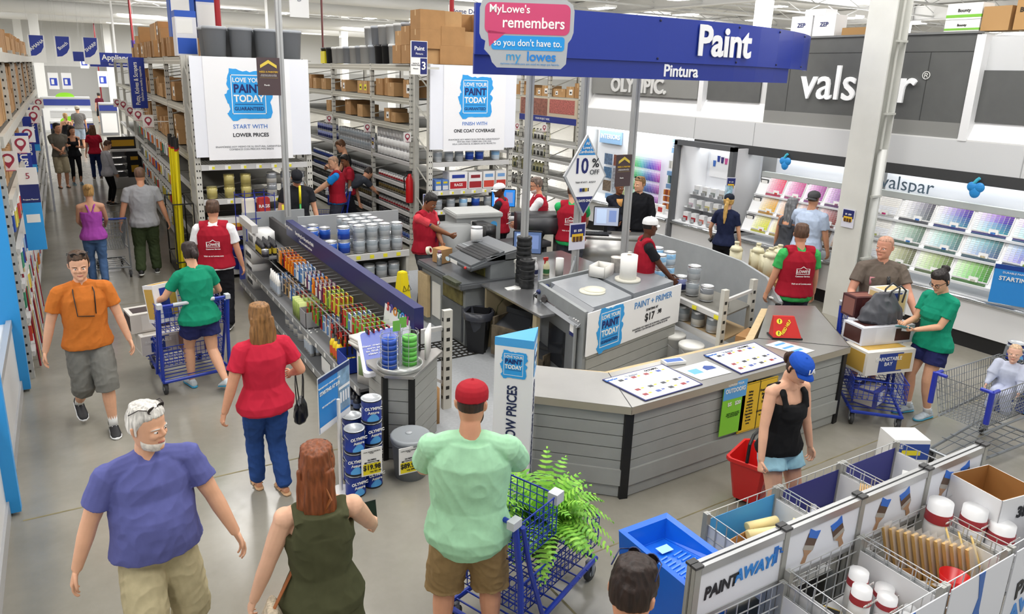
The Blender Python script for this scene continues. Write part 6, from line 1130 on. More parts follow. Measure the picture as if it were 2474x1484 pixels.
# left display: white lit fixture with blue fins
t=thing('white_display','white product display with bright blue fins along the long aisle','display',(-.62,3.0,0))
def lp(n,x0,x1,y0,y1,z0,z1,mat): b=MB(); b.bx(x0+.62,x1+.62,y0-3,y1-3,z0,z1); return b.build(n,mat,t)
lp('base_cabinet',-1.6,-.72,2.9,8.95,.12,.78,m('d9d9d8',.5)); lp('plinth',-1.6,-.70,2.9,8.95,0,.14,m('bdbdbd',.4,.3)); lp('counter_edge',-.76,-.71,2.9,8.95,.76,.84,m('c4c5c6',.35,.4)); lp('counter',-1.6,-.76,2.9,8.95,.78,.80,m('f1f1f0',.4)); lp('back_panel',-1.6,-1.5,2.9,8.95,.8,2.6,m('f0f1f2',.5)); 
for y in (8.88,6.26): lp('blue_fin',-1.05,-.63,y,y+.09,.03,2.7,m('2f9ae0',.4)); lp('fin_foot',-.98,-.70,y,y+.09,0,.03,BLACK)
for i in range(10):
    b=MB(); b.box(0,0,.09,.14,.2,.18); b.box(.071,0,.1,.002,.16,.1,1); small('display_pack',b,[m(['eeeeec','d8e4ee','e9d8d0'][i%3],.5),m(['4f8fc0','8a6a4a','3f6fa0'][i%3],.5)],-1.0,5.0+.38*i,.80,'small white pack on the white display counter, %s from the camera end'%nth(i),'pack',.1*(i%3))
b=MB(); b.lathe([(.14,0),(.155,.34),(.165,.34),(.165,.38),(.15,.395)],18); me=b.mesh('pail',m('9a9da0',.45),.6)
for i,(y,z) in enumerate(((9.35,.31),(9.75,.31),(9.55,.71))): inst('pail',me,(-.82,y,z),0,'grey pail on the near rack beside the far blue fin, %s of three'%nth(i),'pail')
# ---------------------------------------------------------------- people
TS=bpy.data.scenes.new('workshop')
V3=lambda *a: np.array(a,float)
def nrm(v): return v/max(np.linalg.norm(v),1e-9)
def rotx(a): c,s=math.cos(a),math.sin(a); return np.array([[1,0,0],[0,c,-s],[0,s,c]])
def roty(a): c,s=math.cos(a),math.sin(a); return np.array([[c,0,s],[0,1,0],[-s,0,c]])
def rotz(a): c,s=math.cos(a),math.sin(a); return np.array([[c,-s,0],[s,c,0],[0,0,1]])
def ik(a,b,l1,l2,pole):
    d=b-a; L=np.linalg.norm(d); L2=min(L,(l1+l2)*.998); u=d/max(L,1e-9); b=a+u*L2
    x=(l1*l1-l2*l2+L2*L2)/(2*L2); h=math.sqrt(max(l1*l1-x*x,1e-8)); p=pole-u*np.dot(pole,u); p=nrm(p)
    return a+u*x+p*h,b
def rings(mb,rs,seg=20,mi=0):
    """rs: list of (centre, right axis, forward axis, rx, ry front, ry back)"""
    vs=[];fs=[]
    for c,r,f,rx,rf,rb in rs:
        for k in range(seg):
            t=2*math.pi*k/seg; s=math.sin(t); vs.append(c+r*(rx*math.cos(t))+f*((rf if s>0 else rb)*s))
    n=len(rs)
    for i in range(n-1):
        for k in range(seg):
            k2=(k+1)%seg; fs.append((i*seg+k,i*seg+k2,(i+1)*seg+k2,(i+1)*seg+k))
    fs.append(tuple(reversed(range(seg)))); fs.append(tuple((n-1)*seg+k for k in range(seg)))
    mb._add([tuple(v) for v in vs],fs,mi)
def remesh(mb,vox,smooth=4,wr=0.,ws=14.,seed=0.,stretch=(1,1,.6)):
    """one continuous skin round the union of the pieces; wr adds cloth folds"""
    me=bpy.data.meshes.new('t'); me.from_pydata(mb.v,[],mb.f); o=bpy.data.objects.new('t',me); TS.collection.objects.link(o)
    r=o.modifiers.new('r','REMESH'); r.mode='VOXEL'; r.voxel_size=vox
    if smooth: s=o.modifiers.new('s','SMOOTH'); s.factor=.5; s.iterations=smooth
    TS.view_layers[0].update(); dg=TS.view_layers[0].depsgraph; ev=o.evaluated_get(dg); out=bpy.data.meshes.new_from_object(ev)
    bpy.data.objects.remove(o); bpy.data.meshes.remove(me)
    if wr:
        n=len(out.vertices); co=np.empty(n*3); out.vertices.foreach_get('co',co); co=co.reshape(-1,3); no=np.empty(n*3); out.vertices.foreach_get('normal',no); no=no.reshape(-1,3)
        w=np.array([mnoise.noise((p[0]*ws*stretch[0]+seed,p[1]*ws*stretch[1],p[2]*ws*stretch[2]+p[0]*5)) for p in co])
        w=1-2*np.abs(w)*1.6
        co+=no*(wr*w)[:,None]; out.vertices.foreach_set('co',co.ravel())
    out.polygons.foreach_set('use_smooth',[True]*len(out.polygons)); out.update()
    return out
def addto(me,mb,mi=0):
    """append the loose pieces of mb (fingers, lids) to mesh me"""
    bm=bmesh.new(); bm.from_mesh(me); vs=[bm.verts.new(v) for v in mb.v]
    for f,k in zip(mb.f,mb.mi):
        q=bm.faces.new([vs[i] for i in f]); q.smooth=True; q.material_index=k
    bm.to_mesh(me); bm.free()
HEAD=[(-.02,.030,.045,.030),(.02,.046,.078,.050),(.12,.058,.090,.066),(.25,.066,.092,.080),(.38,.070,.090,.093),(.50,.0735,.090,.101),(.62,.0755,.091,.104),(.74,.0755,.089,.102),(.84,.070,.080,.094),(.92,.055,.060,.075),(.98,.030,.032,.042),(1.0,.010,.010,.014)]
HH=.235
_pn=[0]
def person(label,pos,heading,h=1.75,fem=False,skin='d9a384',w=1.,belly=0.,lean=0.,twist=0.,feet=((-.1,0,0,0),(.1,0,0,0)),hands=((-.27,.05,.80),(.27,.05,.80)),curl=(.35,.35),elb=(None,None),head=(0,0,0),hair=('short','4a3526'),top=('tee','888888'),bot=('pants','333344'),shoes='222222',q=.009,vest=None,cap=None,glasses=None,beard=None,extra=None,z0=0.,sock=None,hsz=1.,armw=1.,palms=(None,None),face=True,bust=1.):
    _pn[0]+=1; seed=_pn[0]*3.7
    s=h/1.75; D=math.radians; MS=m(skin,.5,0,0,.05,14,0,(1,1,1),.35)
    L=lambda p: np.array(p,float)*s
    leg1,leg2=.43*s,.41*s
    sw=.165 if fem else .19
    # pelvis height from the feet
    pz=.93*s
    for fx,fy,fz,_ in feet:
        d2=((fx*s)**2*.3+(fy*s)**2); R=(leg1+leg2)*.992
        pz=min(pz,math.sqrt(max(R*R-d2,.05))+(.085+fz)*s)
    zz=np.linspace(.6,1.6,101); ang=np.array([lean and D(lean)*min(1,max(0,(z-.9)/.22)) for z in zz]); path=np.zeros((101,3)); i0=33
    for i in range(i0+1,101): path[i]=path[i-1]+V3(0,math.sin(ang[i]),math.cos(ang[i]))*.01
    for i in range(i0-1,-1,-1): path[i]=path[i+1]-V3(0,0,.01)
    def sp(z):
        i=int(round((min(max(z,.6),1.6)-.6)*100)); a=ang[i]; t=D(twist)*min(1,max(0,(z-.95)/.3))
        R=rotx(-a)@rotz(t); return path[i]*s+V3(0,0,pz),R
    hp=[sp(.92)[0]+V3(sx*.088*s,0,0) for sx in (-1,1)]
    kn=[];an=[]
    for i,(fx,fy,fz,fyaw) in enumerate(feet):
        a=V3(fx*s,fy*s,(.085+fz)*s); R=rotz(D(fyaw)); k,a=ik(hp[i],a,leg1,leg2,R@V3(0,1,0)); kn.append(k); an.append(a)
    sh=[];el=[];wr=[]
    for i,sx in enumerate((-1,1)):
        p,R=sp(1.42); S=p+R@V3(sx*sw*s*(.6+.4*w),0,0); sh.append(S)
        T=L(hands[i]); pole=V3(*elb[i]) if elb[i] is not None else V3(sx*.35,-1,-.2)
        e,wv=ik(S,T,.29*s,.26*s,pole); el.append(e); wr.append(wv)
    nb,NR=sp(1.5)
    hb=nb+NR@V3(0,.005*s,.045*s)
    HR=(NR if abs(lean)<40 else rotx(-D(lean)*.6))@rotz(D(head[0]))@rotx(D(head[1]))@roty(D(head[2]))
    hc=hb+NR@V3(0,.012*s,0)                      # chin level
    hs=(.98 if fem else 1.02)*s*hsz
    def hd(x,y,z): return hc+HR@V3(x*hs,y*hs,z*hs)
    def headrings(rs): return [(hd(0,.012,z*HH),HR@V3(1,0,0),HR@V3(0,1,0),a*hs,b*hs,c*hs) for z,a,b,c in rs]
    fw=1 if not fem else .92
    TOR=[(.80,.10,.08,.09),(.86,.158,.10,.115),(.92,.172,.105,.125),(1.0,.158,.102,.11),(1.08,.142 if not fem else .125,.10,.095),(1.17,.152 if not fem else .132,.108,.10),(1.27,.165 if not fem else .145,.112,.108),(1.35,.165 if not fem else .142,.105,.108),(1.42,.150 if not fem else .128,.080,.092),(1.47,.095,.058,.07),(1.51,.06,.055,.058)]
    if fem: TOR[1]=(.86,.17,.10,.125); TOR[2]=(.92,.182,.105,.13)
    def torso(mb,z0_,z1_,inf=0.,flare=0.):
        rs=[]
        zs=[t for t in TOR if z0_-1e-6<=t[0]<=z1_+1e-6]
        def interp(z):
            for a,b in zip(TOR,TOR[1:]):
                if a[0]<=z<=b[0]:
                    k=(z-a[0])/(b[0]-a[0]); return (z,)+tuple(a[j]*(1-k)+b[j]*k for j in (1,2,3))
            return TOR[0] if z<TOR[0][0] else TOR[-1]
        if not zs or zs[0][0]>z0_+.01: zs=[(z0_,)+interp(max(z0_,.8))[1:]]+zs
        if zs[-1][0]<z1_-.01: zs=zs+[interp(z1_)]
        for z,rx,rf,rb in zs:
            p,R=sp(z); ww=1+(w-1)*(1 if z<1.4 else .5); be=belly*max(0,1-((z-1.06)/.2)**2)
            fl=flare*max(0,(1.0-z)/.2)
            rs.append((p,R@V3(1,0,0),R@V3(0,1,0),(rx*ww+be*.35+inf+fl)*s,(rf*ww+be+inf+fl)*s,(rb*ww+inf+fl)*s))
        rings(mb,rs)
    def limb(mb,a,b,r0,r1,rm=None,t=.45,seg=14):
        rm=rm or (r0+r1)/2; mid=a*(1-t)+b*t; d=nrm(b-a)
        mb.tube([a-d*r0*.35,a,mid,b,b+d*r1*.35],[r0*.7,r0,rm,r1,r1*.7],seg)
    aw=armw*(1+(w-1)*.7)*(.88 if fem else 1)
    lw=1+(w-1)*.8
    # ---- body: one surface
    mb=MB(); torso(mb,.80,1.51,-.012)
    for i,sx in enumerate((-1,1)):
        limb(mb,hp[i]+V3(0,0,-.01),kn[i],.082*s*lw,.053*s*lw,.074*s*lw,.4); limb(mb,kn[i],an[i],.053*s*lw,.035*s,.054*s*lw,.35)
        mb.sph(tuple(kn[i]),.052*s*lw)
        mb.sph(tuple(sh[i]),.054*s*aw); limb(mb,sh[i],el[i],.049*s*aw,.038*s*aw,.048*s*aw); limb(mb,el[i],wr[i],.039*s*aw,.026*s*(.5+.5*aw),.038*s*aw,.3); mb.sph(tuple(el[i]),.037*s*aw)
        p1,_=sp(1.46); mb.tube([p1,sh[i]],[.06*s,.05*s],12)
        # bare foot inside the shoe
        fy=rotz(D(feet[i][3])); A=an[i]; tilt=max(-.5,min(.9,feet[i][2]*4)); F=fy@rotx(-tilt)
        mb.tube([A+F@L((0,-.05,-.045)),A+F@L((0,.03,-.05)),A+F@L((0,.12,-.062)),A+F@L((0,.165,-.066))],[.028*s,.036*s,.033*s,.018*s],10)
    mb.tube([sp(1.44)[0],nb,hb,hd(0,.0,.07)],[.07*s*(.7+.3*w),.058*s*(.6+.4*w),.052*s*(.6+.4*w),.05*s],14)
    rings(mb,headrings(HEAD),22)
    if face:
        mb.tube([hd(0,.101,.125),hd(0,.118,.098),hd(0,.112,.082)],[.007*hs,.0125*hs,.009*hs],8)
        for sx in (-1,1):
            mb.sph(tuple(hd(sx*.012,.106,.085)),.008*hs,0,8,6)
            mb.sph(tuple(hd(sx*.034,.083,.090)),.022*hs,0,10,6)
            mb.tube([hd(sx*.012,.100,.128),hd(sx*.035,.096,.131),hd(sx*.055,.078,.124)],[.006*hs,.008*hs,.005*hs],6)
            mb.tube([hd(sx*.074,-.005,.085),hd(sx*.082,-.012,.105),hd(sx*.083,-.014,.13),hd(sx*.076,-.002,.137)],[.007*hs,.009*hs,.010*hs,.007*hs],6)
        mb.sph(tuple(hd(0,.090,.018)),.022*hs,0,10,6); mb.sph(tuple(hd(0,.100,.055)),(.020*hs,.010*hs,.010*hs),0,10,6)
    palm=[]
    for i,sx in enumerate((-1,1)):
        d=nrm(wr[i]-el[i])
        if palms[i] is not None:
            pn=nrm(V3(*palms[i]))
        else: pn=nrm(V3(-sx,.15,-.1))
        pn=nrm(pn-d*np.dot(pn,d)); side=np.cross(d,pn)*(1)    # thumb side decided below
        th=side if np.dot(side,V3(0,1,.3))>0 else -side
        c=wr[i]+d*.045*s; palm.append((wr[i],d,pn,th))
        fl=.9 if fem else 1.
        rings(mb,[(wr[i]+d*k*s,th,pn,a*s*fl,b*s*fl,b*s*fl) for k,a,b in ((-.01,.026,.02),(.02,.034,.017),(.06,.041,.015),(.092,.039,.012))],12)
    me=remesh(mb,q,3)
    fb=MB()
    for i in (0,1):
        W,d,pn,th=palm[i]; cu=curl[i]; fl=.9 if fem else 1.
        for k,(off,ln) in enumerate(((.030,.072),(.010,.080),(-.011,.074),(-.031,.058))):
            p=W+d*(.082 if abs(off)<.02 else .076)*s+th*off*s*fl; dd=nrm(d+th*off*2.2); pts=[p-d*.02*s,p]; a=cu*(.8+.13*k); rr=[.0095*s*fl]*2
            for seg in (.45,.32,.23):
                R=nrm(dd*math.cos(a)+pn*math.sin(a)); p=p+R*ln*seg*s*fl; pts.append(p); a+=cu*1.15; rr.append((.0090-.0012*len(pts)*.5)*s*fl)
            pts.append(p+R*.004*s); rr.append(.004*s); fb.tube(pts,rr,7)
        p=W+d*.025*s+th*.028*s*fl; dd=nrm(d*.75+th*.75+pn*.25); pts=[p-dd*.02*s,p,p+dd*.032*s*fl]; d2=nrm(d+th*.25+pn*(.3+cu*.5)); pts+= [pts[-1]+d2*.026*s*fl,pts[-1]+d2*.030*s*fl+d2*.02*s*fl]
        fb.tube(pts,[.013*s*fl,.013*s*fl,.0105*s*fl,.009*s*fl,.005*s],7)
    addto(me,fb)
    me.name='person'; me.materials.append(MS)
    o=bpy.data.objects.new('person',me); COL.objects.link(o); o.location=(pos[0],pos[1],z0); o.rotation_euler=(0,0,D(heading)); tag(o,label,'person')
    def part(name,mb,mat,vox=None,wrk=0.,sm=3,ws=14.,st=(1,1,.6)):
        if vox: me2=remesh(mb,vox,sm,wrk,ws,seed,st); me2.name=name; [me2.materials.append(x) for x in (mat if isinstance(mat,list) else [mat])]
        else: me2=mb.mesh(name,mat,True)
        p=bpy.data.objects.new(name,me2); COL.objects.link(p); p.parent=o; return p
    def cloth(c,st=(1,1,1),r=.85): return m(c,r,0,0,.05,30,0,st,.25)
    # ---- eyes, brows, mouth
    if face:
        e=MB(); ir=MB(); br=MB()
        for sx in (-1,1):
            c=hd(sx*.031,.0905,.112); e.sph(tuple(c),(.0120*hs,.0110*hs,.0085*hs),0,10,8); g=HR@V3(0,1,0); cc=c+g*.0072*hs; ir.sph(tuple(cc),.0056*hs,0,8,6)
            br.tube([hd(sx*.016,.104,.129),hd(sx*.036,.102,.134),hd(sx*.056,.082,.129)],[.003*hs,.0042*hs,.002*hs],5)
        part('eye',e,m('efe8e2',.25)); part('iris',ir,m('2e2018',.2)); part('eyebrow',br,m(hair[1] if hair[0]!='bald' else '6b4a34',.8))
        mo=MB(); mo.tube([hd(-.024,.097,.050),hd(0,.112,.051),hd(.024,.097,.050)],[.003*hs,.0055*hs,.003*hs],6); part('mouth',mo,m('b4675c' if skin>'a' else '6d3a33',.45))
    # ---- lower clothes
    kind,col=bot[0],bot[1]
    if kind!='none':
        b=MB(); torso(b,.80,.97,.006 if kind!='legging' else .004)
        for i in (0,1):
            H=hp[i]+V3(0,0,-.01)
            if kind in('pants','jeans'):
                f=.018 if kind=='pants' else .008; limb(b,H,kn[i],(.088+f)*s*lw,(.062+f)*s*lw,(.082+f)*s*lw,.4); limb(b,kn[i],an[i]-nrm(an[i]-kn[i])*.0*s,(.060+f)*s*lw,(.046+f*1.2)*s*lw,(.056+f)*s*lw); b.sph(tuple(kn[i]),(.060+f)*s*lw)
            elif kind=='legging':
                limb(b,H,kn[i],.086*s*lw,.057*s*lw,.078*s*lw,.4); limb(b,kn[i],an[i]+V3(0,0,.03*s),.057*s*lw,.040*s*lw,.058*s*lw,.35); b.sph(tuple(kn[i]),.056*s*lw)
            else:
                k=float(bot[2]) if len(bot)>2 else 1.; E=H*(1-k)+kn[i]*k
                fl=.125 if k>.8 else .118
                if k>.9:
                    E=E+nrm(an[i]-kn[i])*.05*s
                    b.tube([H+V3(0,0,.03*s),H-V3(0,0,.03*s),H*.5+kn[i]*.5,kn[i],E],[.075*s*lw,.099*s*lw,.103*s*lw,.094*s*lw,.096*s*lw],18)
                else: b.tube([H+V3(0,0,.03*s),H-V3(0,0,.03*s),E],[.08*s*lw,.099*s*lw,fl*.93*s*lw],18)
        part({'pants':'trousers','jeans':'jeans','legging':'leggings','shorts':'shorts'}[kind],b,m(col,.9,0,0,.16 if kind=='jeans' else .06,9 if kind=='jeans' else 30,0,(1,1,1),.2),q,.0 if kind=='legging' else .0045*s,2,12.,(1,1,1.1))
    # ---- upper clothes
    def sleeves(b,k,r,up=1):
        for i in (0,1):
            E=sh[i]*(1-k)+el[i]*k if k<=1 else el[i]
            b.sph(tuple(sh[i]),(.054+r*.5)*s*aw)
            b.tube([sh[i]+(sp(1.42)[0]-sh[i])*.35,sh[i],E],[.060*s,(.053+r)*s*aw,(.050+r*1.6)*s*aw],14)
            if k>1: limb(b,el[i],wr[i],(.045+r)*s*aw,(.036+r)*s,None); b.sph(tuple(el[i]),(.046+r)*s*aw)
            b.tube([sp(1.455)[0],sh[i]],[(.068+r*.5)*s,(.058+r*.5)*s],12)
    tk=top[0]; hem=top[2] if len(top)>2 else .88; b=MB()
    if tk in('tee','shirt','long','hoodie'):
        inf=.021 if tk!='hoodie' else .030
        torso(b,hem,1.465,inf,.026)
        if fem:
            p,R=sp(1.26); rings(b,[(p+R@L((0,.065*w,dz)),R@V3(1,0,0),R@V3(0,1,0),a*s*w*bust,c*s*w*bust,.05*s) for dz,a,c in ((-.10,.09,.045),(-.03,.125,.092),(.03,.125,.088),(.10,.10,.045))])
        sleeves(b,{'tee':.62,'shirt':.70,'long':1.1,'hoodie':1.1}[tk],.009 if tk!='hoodie' else .014)
        if tk=='shirt': b.tube([sp(1.47)[0],sp(1.515)[0]+NR@L((0,-.01,0))],[.075*s,.066*s],16)
        if tk=='hoodie': p,R=sp(1.47); b.sph(tuple(p+R@L((0,-.07,0))),(.11*s,.06*s,.06*s))
    elif tk in('tank','dress','racer'):
        torso(b,hem if tk!='dress' else .86,1.33,.016,.018)
        if tk=='dress':
            p0_,R_=sp(1.30); rings(b,[(sp(z)[0]+sp(z)[1]@L((0,-.055*w,0)),R_@V3(1,0,0),R_@V3(0,1,0),rx*s*w,.05*s*w,.062*s*w) for z,rx in ((1.28,.14),(1.36,.125),(1.43,.11),(1.455,.09))])
        if fem:
            p,R=sp(1.26); rings(b,[(p+R@L((0,.065*w,dz)),R@V3(1,0,0),R@V3(0,1,0),a*s*w*bust,c*s*w*bust,.05*s) for dz,a,c in ((-.10,.09,.045),(-.03,.122,.090),(.03,.122,.084),(.07,.11,.06))])
        for sx in (-1,1):
            def on(x,y,z): p,R=sp(z); return p+R@L((x,y,0))
            if tk=='racer': pts=[on(sx*.085,.11,1.31),on(sx*.085,.075,1.41),on(sx*.075,.0,1.478),on(sx*.05,-.085,1.43),on(sx*.02,-.115,1.33)]; rr=.022*s
            else: pts=[on(sx*.10,.105*w,1.30),on(sx*.105,.07*w,1.41),on(sx*.10,-.005,1.475),on(sx*.10,-.085*w,1.42)]+([] if tk=='dress' else [on(sx*.10,-.115*w,1.30)]); rr=(.042 if tk=='dress' else .030)*s
            b.tube(pts,rr,8,0,True,.6)
        if tk=='dress':
            rs=[]
            for z,rx,ry in ((1.0,.165,.12),(.9,.185,.14),(.75,.195,.15),(.55,.205,.155),(.46,.20,.15)):
                rs.append((V3(0,0,pz+(z-.93)*s),V3(1,0,0),V3(0,1,0),rx*s*w,ry*s*w,ry*s*w))
            rings(b,rs[::-1])
    nm={'tee':'t_shirt','shirt':'button_shirt','long':'long_sleeved_top','hoodie':'hooded_jacket','tank':'tank_top','racer':'tank_top','dress':'dress'}[tk]
    shirt=part(nm,b,top[3] if len(top)>3 else cloth(top[1]),q*1.0,.0045*s,2,11.,(1,1,.8))
    if tk in('tee',) and not fem or tk=='hoodie':
        pass
    if vest:
        b=MB(); torso(b,.90,1.47,.034,.015)
        for sx in (-1,1):
            p1,R=sp(1.46); b.tube([p1+R@L((sx*.05,0,.0)),p1+R@L((sx*.155*(.6+.4*w),0,-.02))],[.076*s,.084*s],12)
        vo=part('vest',b,cloth(vest),q,.004*s,2,9.)
        def lay(x,z,yb,back=True):
            p,R=sp(z); return p+R@L((x,yb,0))
        p,R=sp(1.24); yb=-(.108*w+.046); wm=m('f2f0ee',.7)
        mt=MB(); c=p+R@L((0,yb,0)); X=R@V3(1,0,0); Z=R@V3(0,0,1); Yb=R@V3(0,-1,0)
        house=[(-.085,-.04),(-.085,.035),(-.04,.035),(0,.065),(.04,.035),(.085,.035),(.085,-.04)]
        hi=[(x*.9,y*.82) for x,y in house]
        n=len(house)
        for i in range(n):
            j=(i+1)%n; a=[c+X*house[i][0]*s+Z*house[i][1]*s,c+X*house[j][0]*s+Z*house[j][1]*s,c+X*hi[j][0]*s+Z*hi[j][1]*s,c+X*hi[i][0]*s+Z*hi[i][1]*s]
            mt.quad(*[tuple(v) for v in a]); 
        part('vest_emblem',mt,wm)
        text(o,"LOWE'S",.05*s,tuple(c+Yb*.004*s-Z*.005*s),tuple(X),tuple(Z),wm,.02,sx=.9,name='vest_lettering'); text(o,'Customer Service',.026*s,tuple(c+Yb*.004*s-Z*.063*s),tuple(X),tuple(Z),wm,.02,sx=.95,name='vest_lettering')
        p2,R2=sp(1.08); c2=p2+R2@L((0,-(.098*w+.050),0)); text(o,'Visit us at Lowes.com',.028*s,tuple(c2+Yb*.003*s),tuple(R2@V3(1,0,0)),tuple(R2@V3(0,0,1)),wm,.02,name='vest_lettering')
        # name badge and logo on the chest
        p3,R3=sp(1.33); bd=MB()
        for xx,cc in ((-.085,0),(.09,1)):
            c3=p3+R3@L((xx*w,(.108*w+.040)*math.sqrt(1-(xx/.2)**2)+.008,0)); X3=R3@V3(1,-xx*1.6,0); Z3=R3@V3(0,0,1); e=(.034*s,.022*s) if cc==0 else (.03*s,.012*s)
            bd.quad(*[tuple(c3+X3*e[0]*a+Z3*e[1]*b_) for a,b_ in ((-1,-1),(1,-1),(1,1),(-1,1))],cc)
        part('name_badge',bd,[m('e8f0ee',.4),m('24306e',.6)])
        zb=MB(); zb.tube([sp(1.44)[0]+sp(1.44)[1]@L((0,.10,0)),sp(1.25)[0]+sp(1.25)[1]@L((0,.113*w+.036+belly*.2,0)),sp(1.05)[0]+sp(1.05)[1]@L((0,.10*w+belly+.038,0))],.005*s,5); part('vest_zip',zb,m('2a2f6b',.5))
    # ---- shoes
    for i in (0,1):
        b=MB(); fy=rotz(D(feet[i][3])); A=an[i]; tilt=max(-.5,min(.9,feet[i][2]*4)); F=fy@rotx(-tilt)
        def ft(x,y,z): return tuple(A+F@L((x,y,z)))
        sc=shoes if isinstance(shoes,str) else shoes[0]; so=shoes[1] if not isinstance(shoes,str) else 'e8e8e4'
        if sc!='sandal':
            rings(b,[(A+F@L((0,yy,zz_)),F@V3(1,0,0),F@V3(0,0,1),rx*s,ru*s,rd*s) for yy,zz_,rx,ru,rd in ((-.085,-.045,.02,.02,.02),(-.07,-.045,.036,.05,.028),(-.02,-.04,.041,.06,.036),(.05,-.045,.043,.04,.03),(.12,-.055,.048,.026,.022),(.165,-.06,.040,.018,.018),(.19,-.064,.018,.008,.010))],14)
            if sock: b.tube([ft(0,-.015,-.01),ft(0,-.015,.03)],[.045*s,.044*s],12)
            so_=MB(); rings(so_,[(A+F@L((0,yy,-.072)),F@V3(1,0,0),F@V3(0,0,1),rx*s,.012*s,.013*s) for yy,rx in ((-.095,.015),(-.08,.036),(-.02,.042),(.06,.045),(.12,.052),(.17,.043),(.198,.016))],12)
            p=part('shoe',b,m(sc,.6,0,0,.12,40),max(q,.008)*.8,0,2); me3=so_.mesh('shoe_sole',m(so,.7),True); q3=bpy.data.objects.new('shoe_sole',me3); COL.objects.link(q3); q3.parent=p
            la=MB()
            for k in range(4): la.tube([ft(-.022,.025+.018*k,.004-.013*k),ft(.022,.025+.018*k,.004-.013*k)],.004*s,5)
            q4=bpy.data.objects.new('shoe_lace',la.mesh('shoe_lace',m('dcdcdc',.8))); COL.objects.link(q4); q4.parent=p
            if sock: 
                k=MB(); hi=sock[1]; dv=nrm(kn[i]-an[i]); k.tube([A-dv*.02*s,A+dv*.04*s,A+dv*hi*s],[.042*s,.040*s,.044*s*(.9+.1*lw)],12); part('sock',k,m(sock[0],.9))
        else:
            rings(b,[(A+F@L((0,yy,-.075)),F@V3(1,0,0),F@V3(0,0,1),rx*s,.008*s,.010*s) for yy,rx in ((-.085,.02),(-.06,.036),(.0,.038),(.1,.046),(.16,.04),(.185,.016))],12)
            for yy in (.02,.1): b.tube([ft(-.045,yy,-.07),ft(-.03,yy,-.035+.0*yy-.02),ft(0,yy,-.018-.1*yy),ft(.03,yy,-.035-.02),ft(.045,yy,-.07)],.010*s,6,0,True,.5)
            part('sandal',b,m(so,.7))
    # ---- hair
    hk,hcx=hair[0],hair[1]; HM=m(hcx,.5,0,0,.42,9.,.35,(7,7,.9),.4)
    if hk!='bald':
        b=MB(); t=.012 if hk in('short','buzz','bun','pony') else .022
        if hk=='buzz': t=.004
        hl=.76 if hk!='buzz' else .78
        low={'short':.38,'buzz':.40,'bun':.30,'pony':.30,'bob':.05,'long':.0,'longpony':.3}[hk]
        rs=[]
        for z,a,f_,bk in HEAD:
            if z<low-.05 or (cap and z>.70): continue
            front=f_+t*.8 if z>hl else (-.012 if z<.5 else -.012+(f_*.75+.012)*(z-.5)/(hl-.5))
            tt=t*(1.5 if z>.9 and hk not in('buzz',) else 1)
            rs.append((hd(0,.012-(.0 if z>hl else .0),z*HH+(tt if z>.9 else 0)),HR@V3(1,0,0),HR@V3(0,1,0),(a+tt*.75)*hs,max(front,-.03)*hs,(bk+tt)*hs))
        # rings with a negative front fold behind the ears
        rings(b,rs,24)
        if hk in('long','bob'):
            ln=.30 if hk=='long' else .15
            if len(hair)>2: ln=hair[2]
            dn=V3(0,0,-1)
            top_=hd(0,-.02,.13); rs2=[]
            for k in range(8):
                u=k/7; base=hd(0,-.045,.15)
                c=base+HR@V3(0,.03*max(0,1-u*5),.035*max(0,1-u*5))*hs+dn*(u*(ln+.10)*s)+ (NR@V3(0,-1,0))*(.012*math.sin(u*2.2))*s
                rs2.append((c,HR@V3(1,0,0),HR@V3(0,1,0),(.074+.026*min(1,u/.45)-.02*max(0,u-.7))*(1.14 if hk=='bob' else 1)*hs,(.050-.012*u)*hs,(.056-.012*u)*hs))
            rings(b,rs2,20)
            for k in range(26):
                an_=-math.pi*(.03+.94*random.random()); rr=(.082+.01*random.random())*hs; P=[]
                for u in (0,.3,.6,.9,1.0+random.random()*.12):
                    base=hd(0,-.04,.15); P.append(base+dn*(u*(ln+.10)*s)+HR@V3(rr*math.cos(an_)*(1+.12*u),rr*.6*math.sin(an_)-.01*math.sin(u*2.2),0))
                b.tube(P,[.012*hs,.013*hs,.012*hs,.010*hs,.003*hs],6)
        if hk=='bun': b.sph(tuple(hd(0,-.105,.215)),.042*hs); [b.sph(tuple(hd(random.uniform(-.03,.03),-.105+random.uniform(-.03,.03),.215+random.uniform(-.02,.03))),.02*hs) for _ in range(5)]
        if hk in('pony','longpony'):
            ln=hair[2] if len(hair)>2 else .2
            b.sph(tuple(hd(0,-.10,.15)),.03*hs); P=[hd(0,-.09,.155)]+[hd(0,-.125-.01*k,.15)+V3(0,0,-1)*ln*s*k/4 for k in range(1,5)]
            b.tube(P,[.02*hs,.034*hs,.036*hs,.028*hs,.008*hs],10)
        part('hair',b,HM,min(q,.008),.004*s if hk!='buzz' else 0,2 if hk!='long' else 1,26.,(1.6,1.6,.35))
    if beard:
        b=MB(); rings(b,[(hd(0,.02,z*HH),HR@V3(1,0,0),HR@V3(0,1,0),a*hs,f_*hs,.0) for z,a,f_ in ((-.06,.028,.06),(0,.05,.082),(.1,.063,.089),(.17,.066,.086),(.3,.068,.02))],18); part('beard',b,m(beard,.8,0,0,.2,60),q,.001,2)
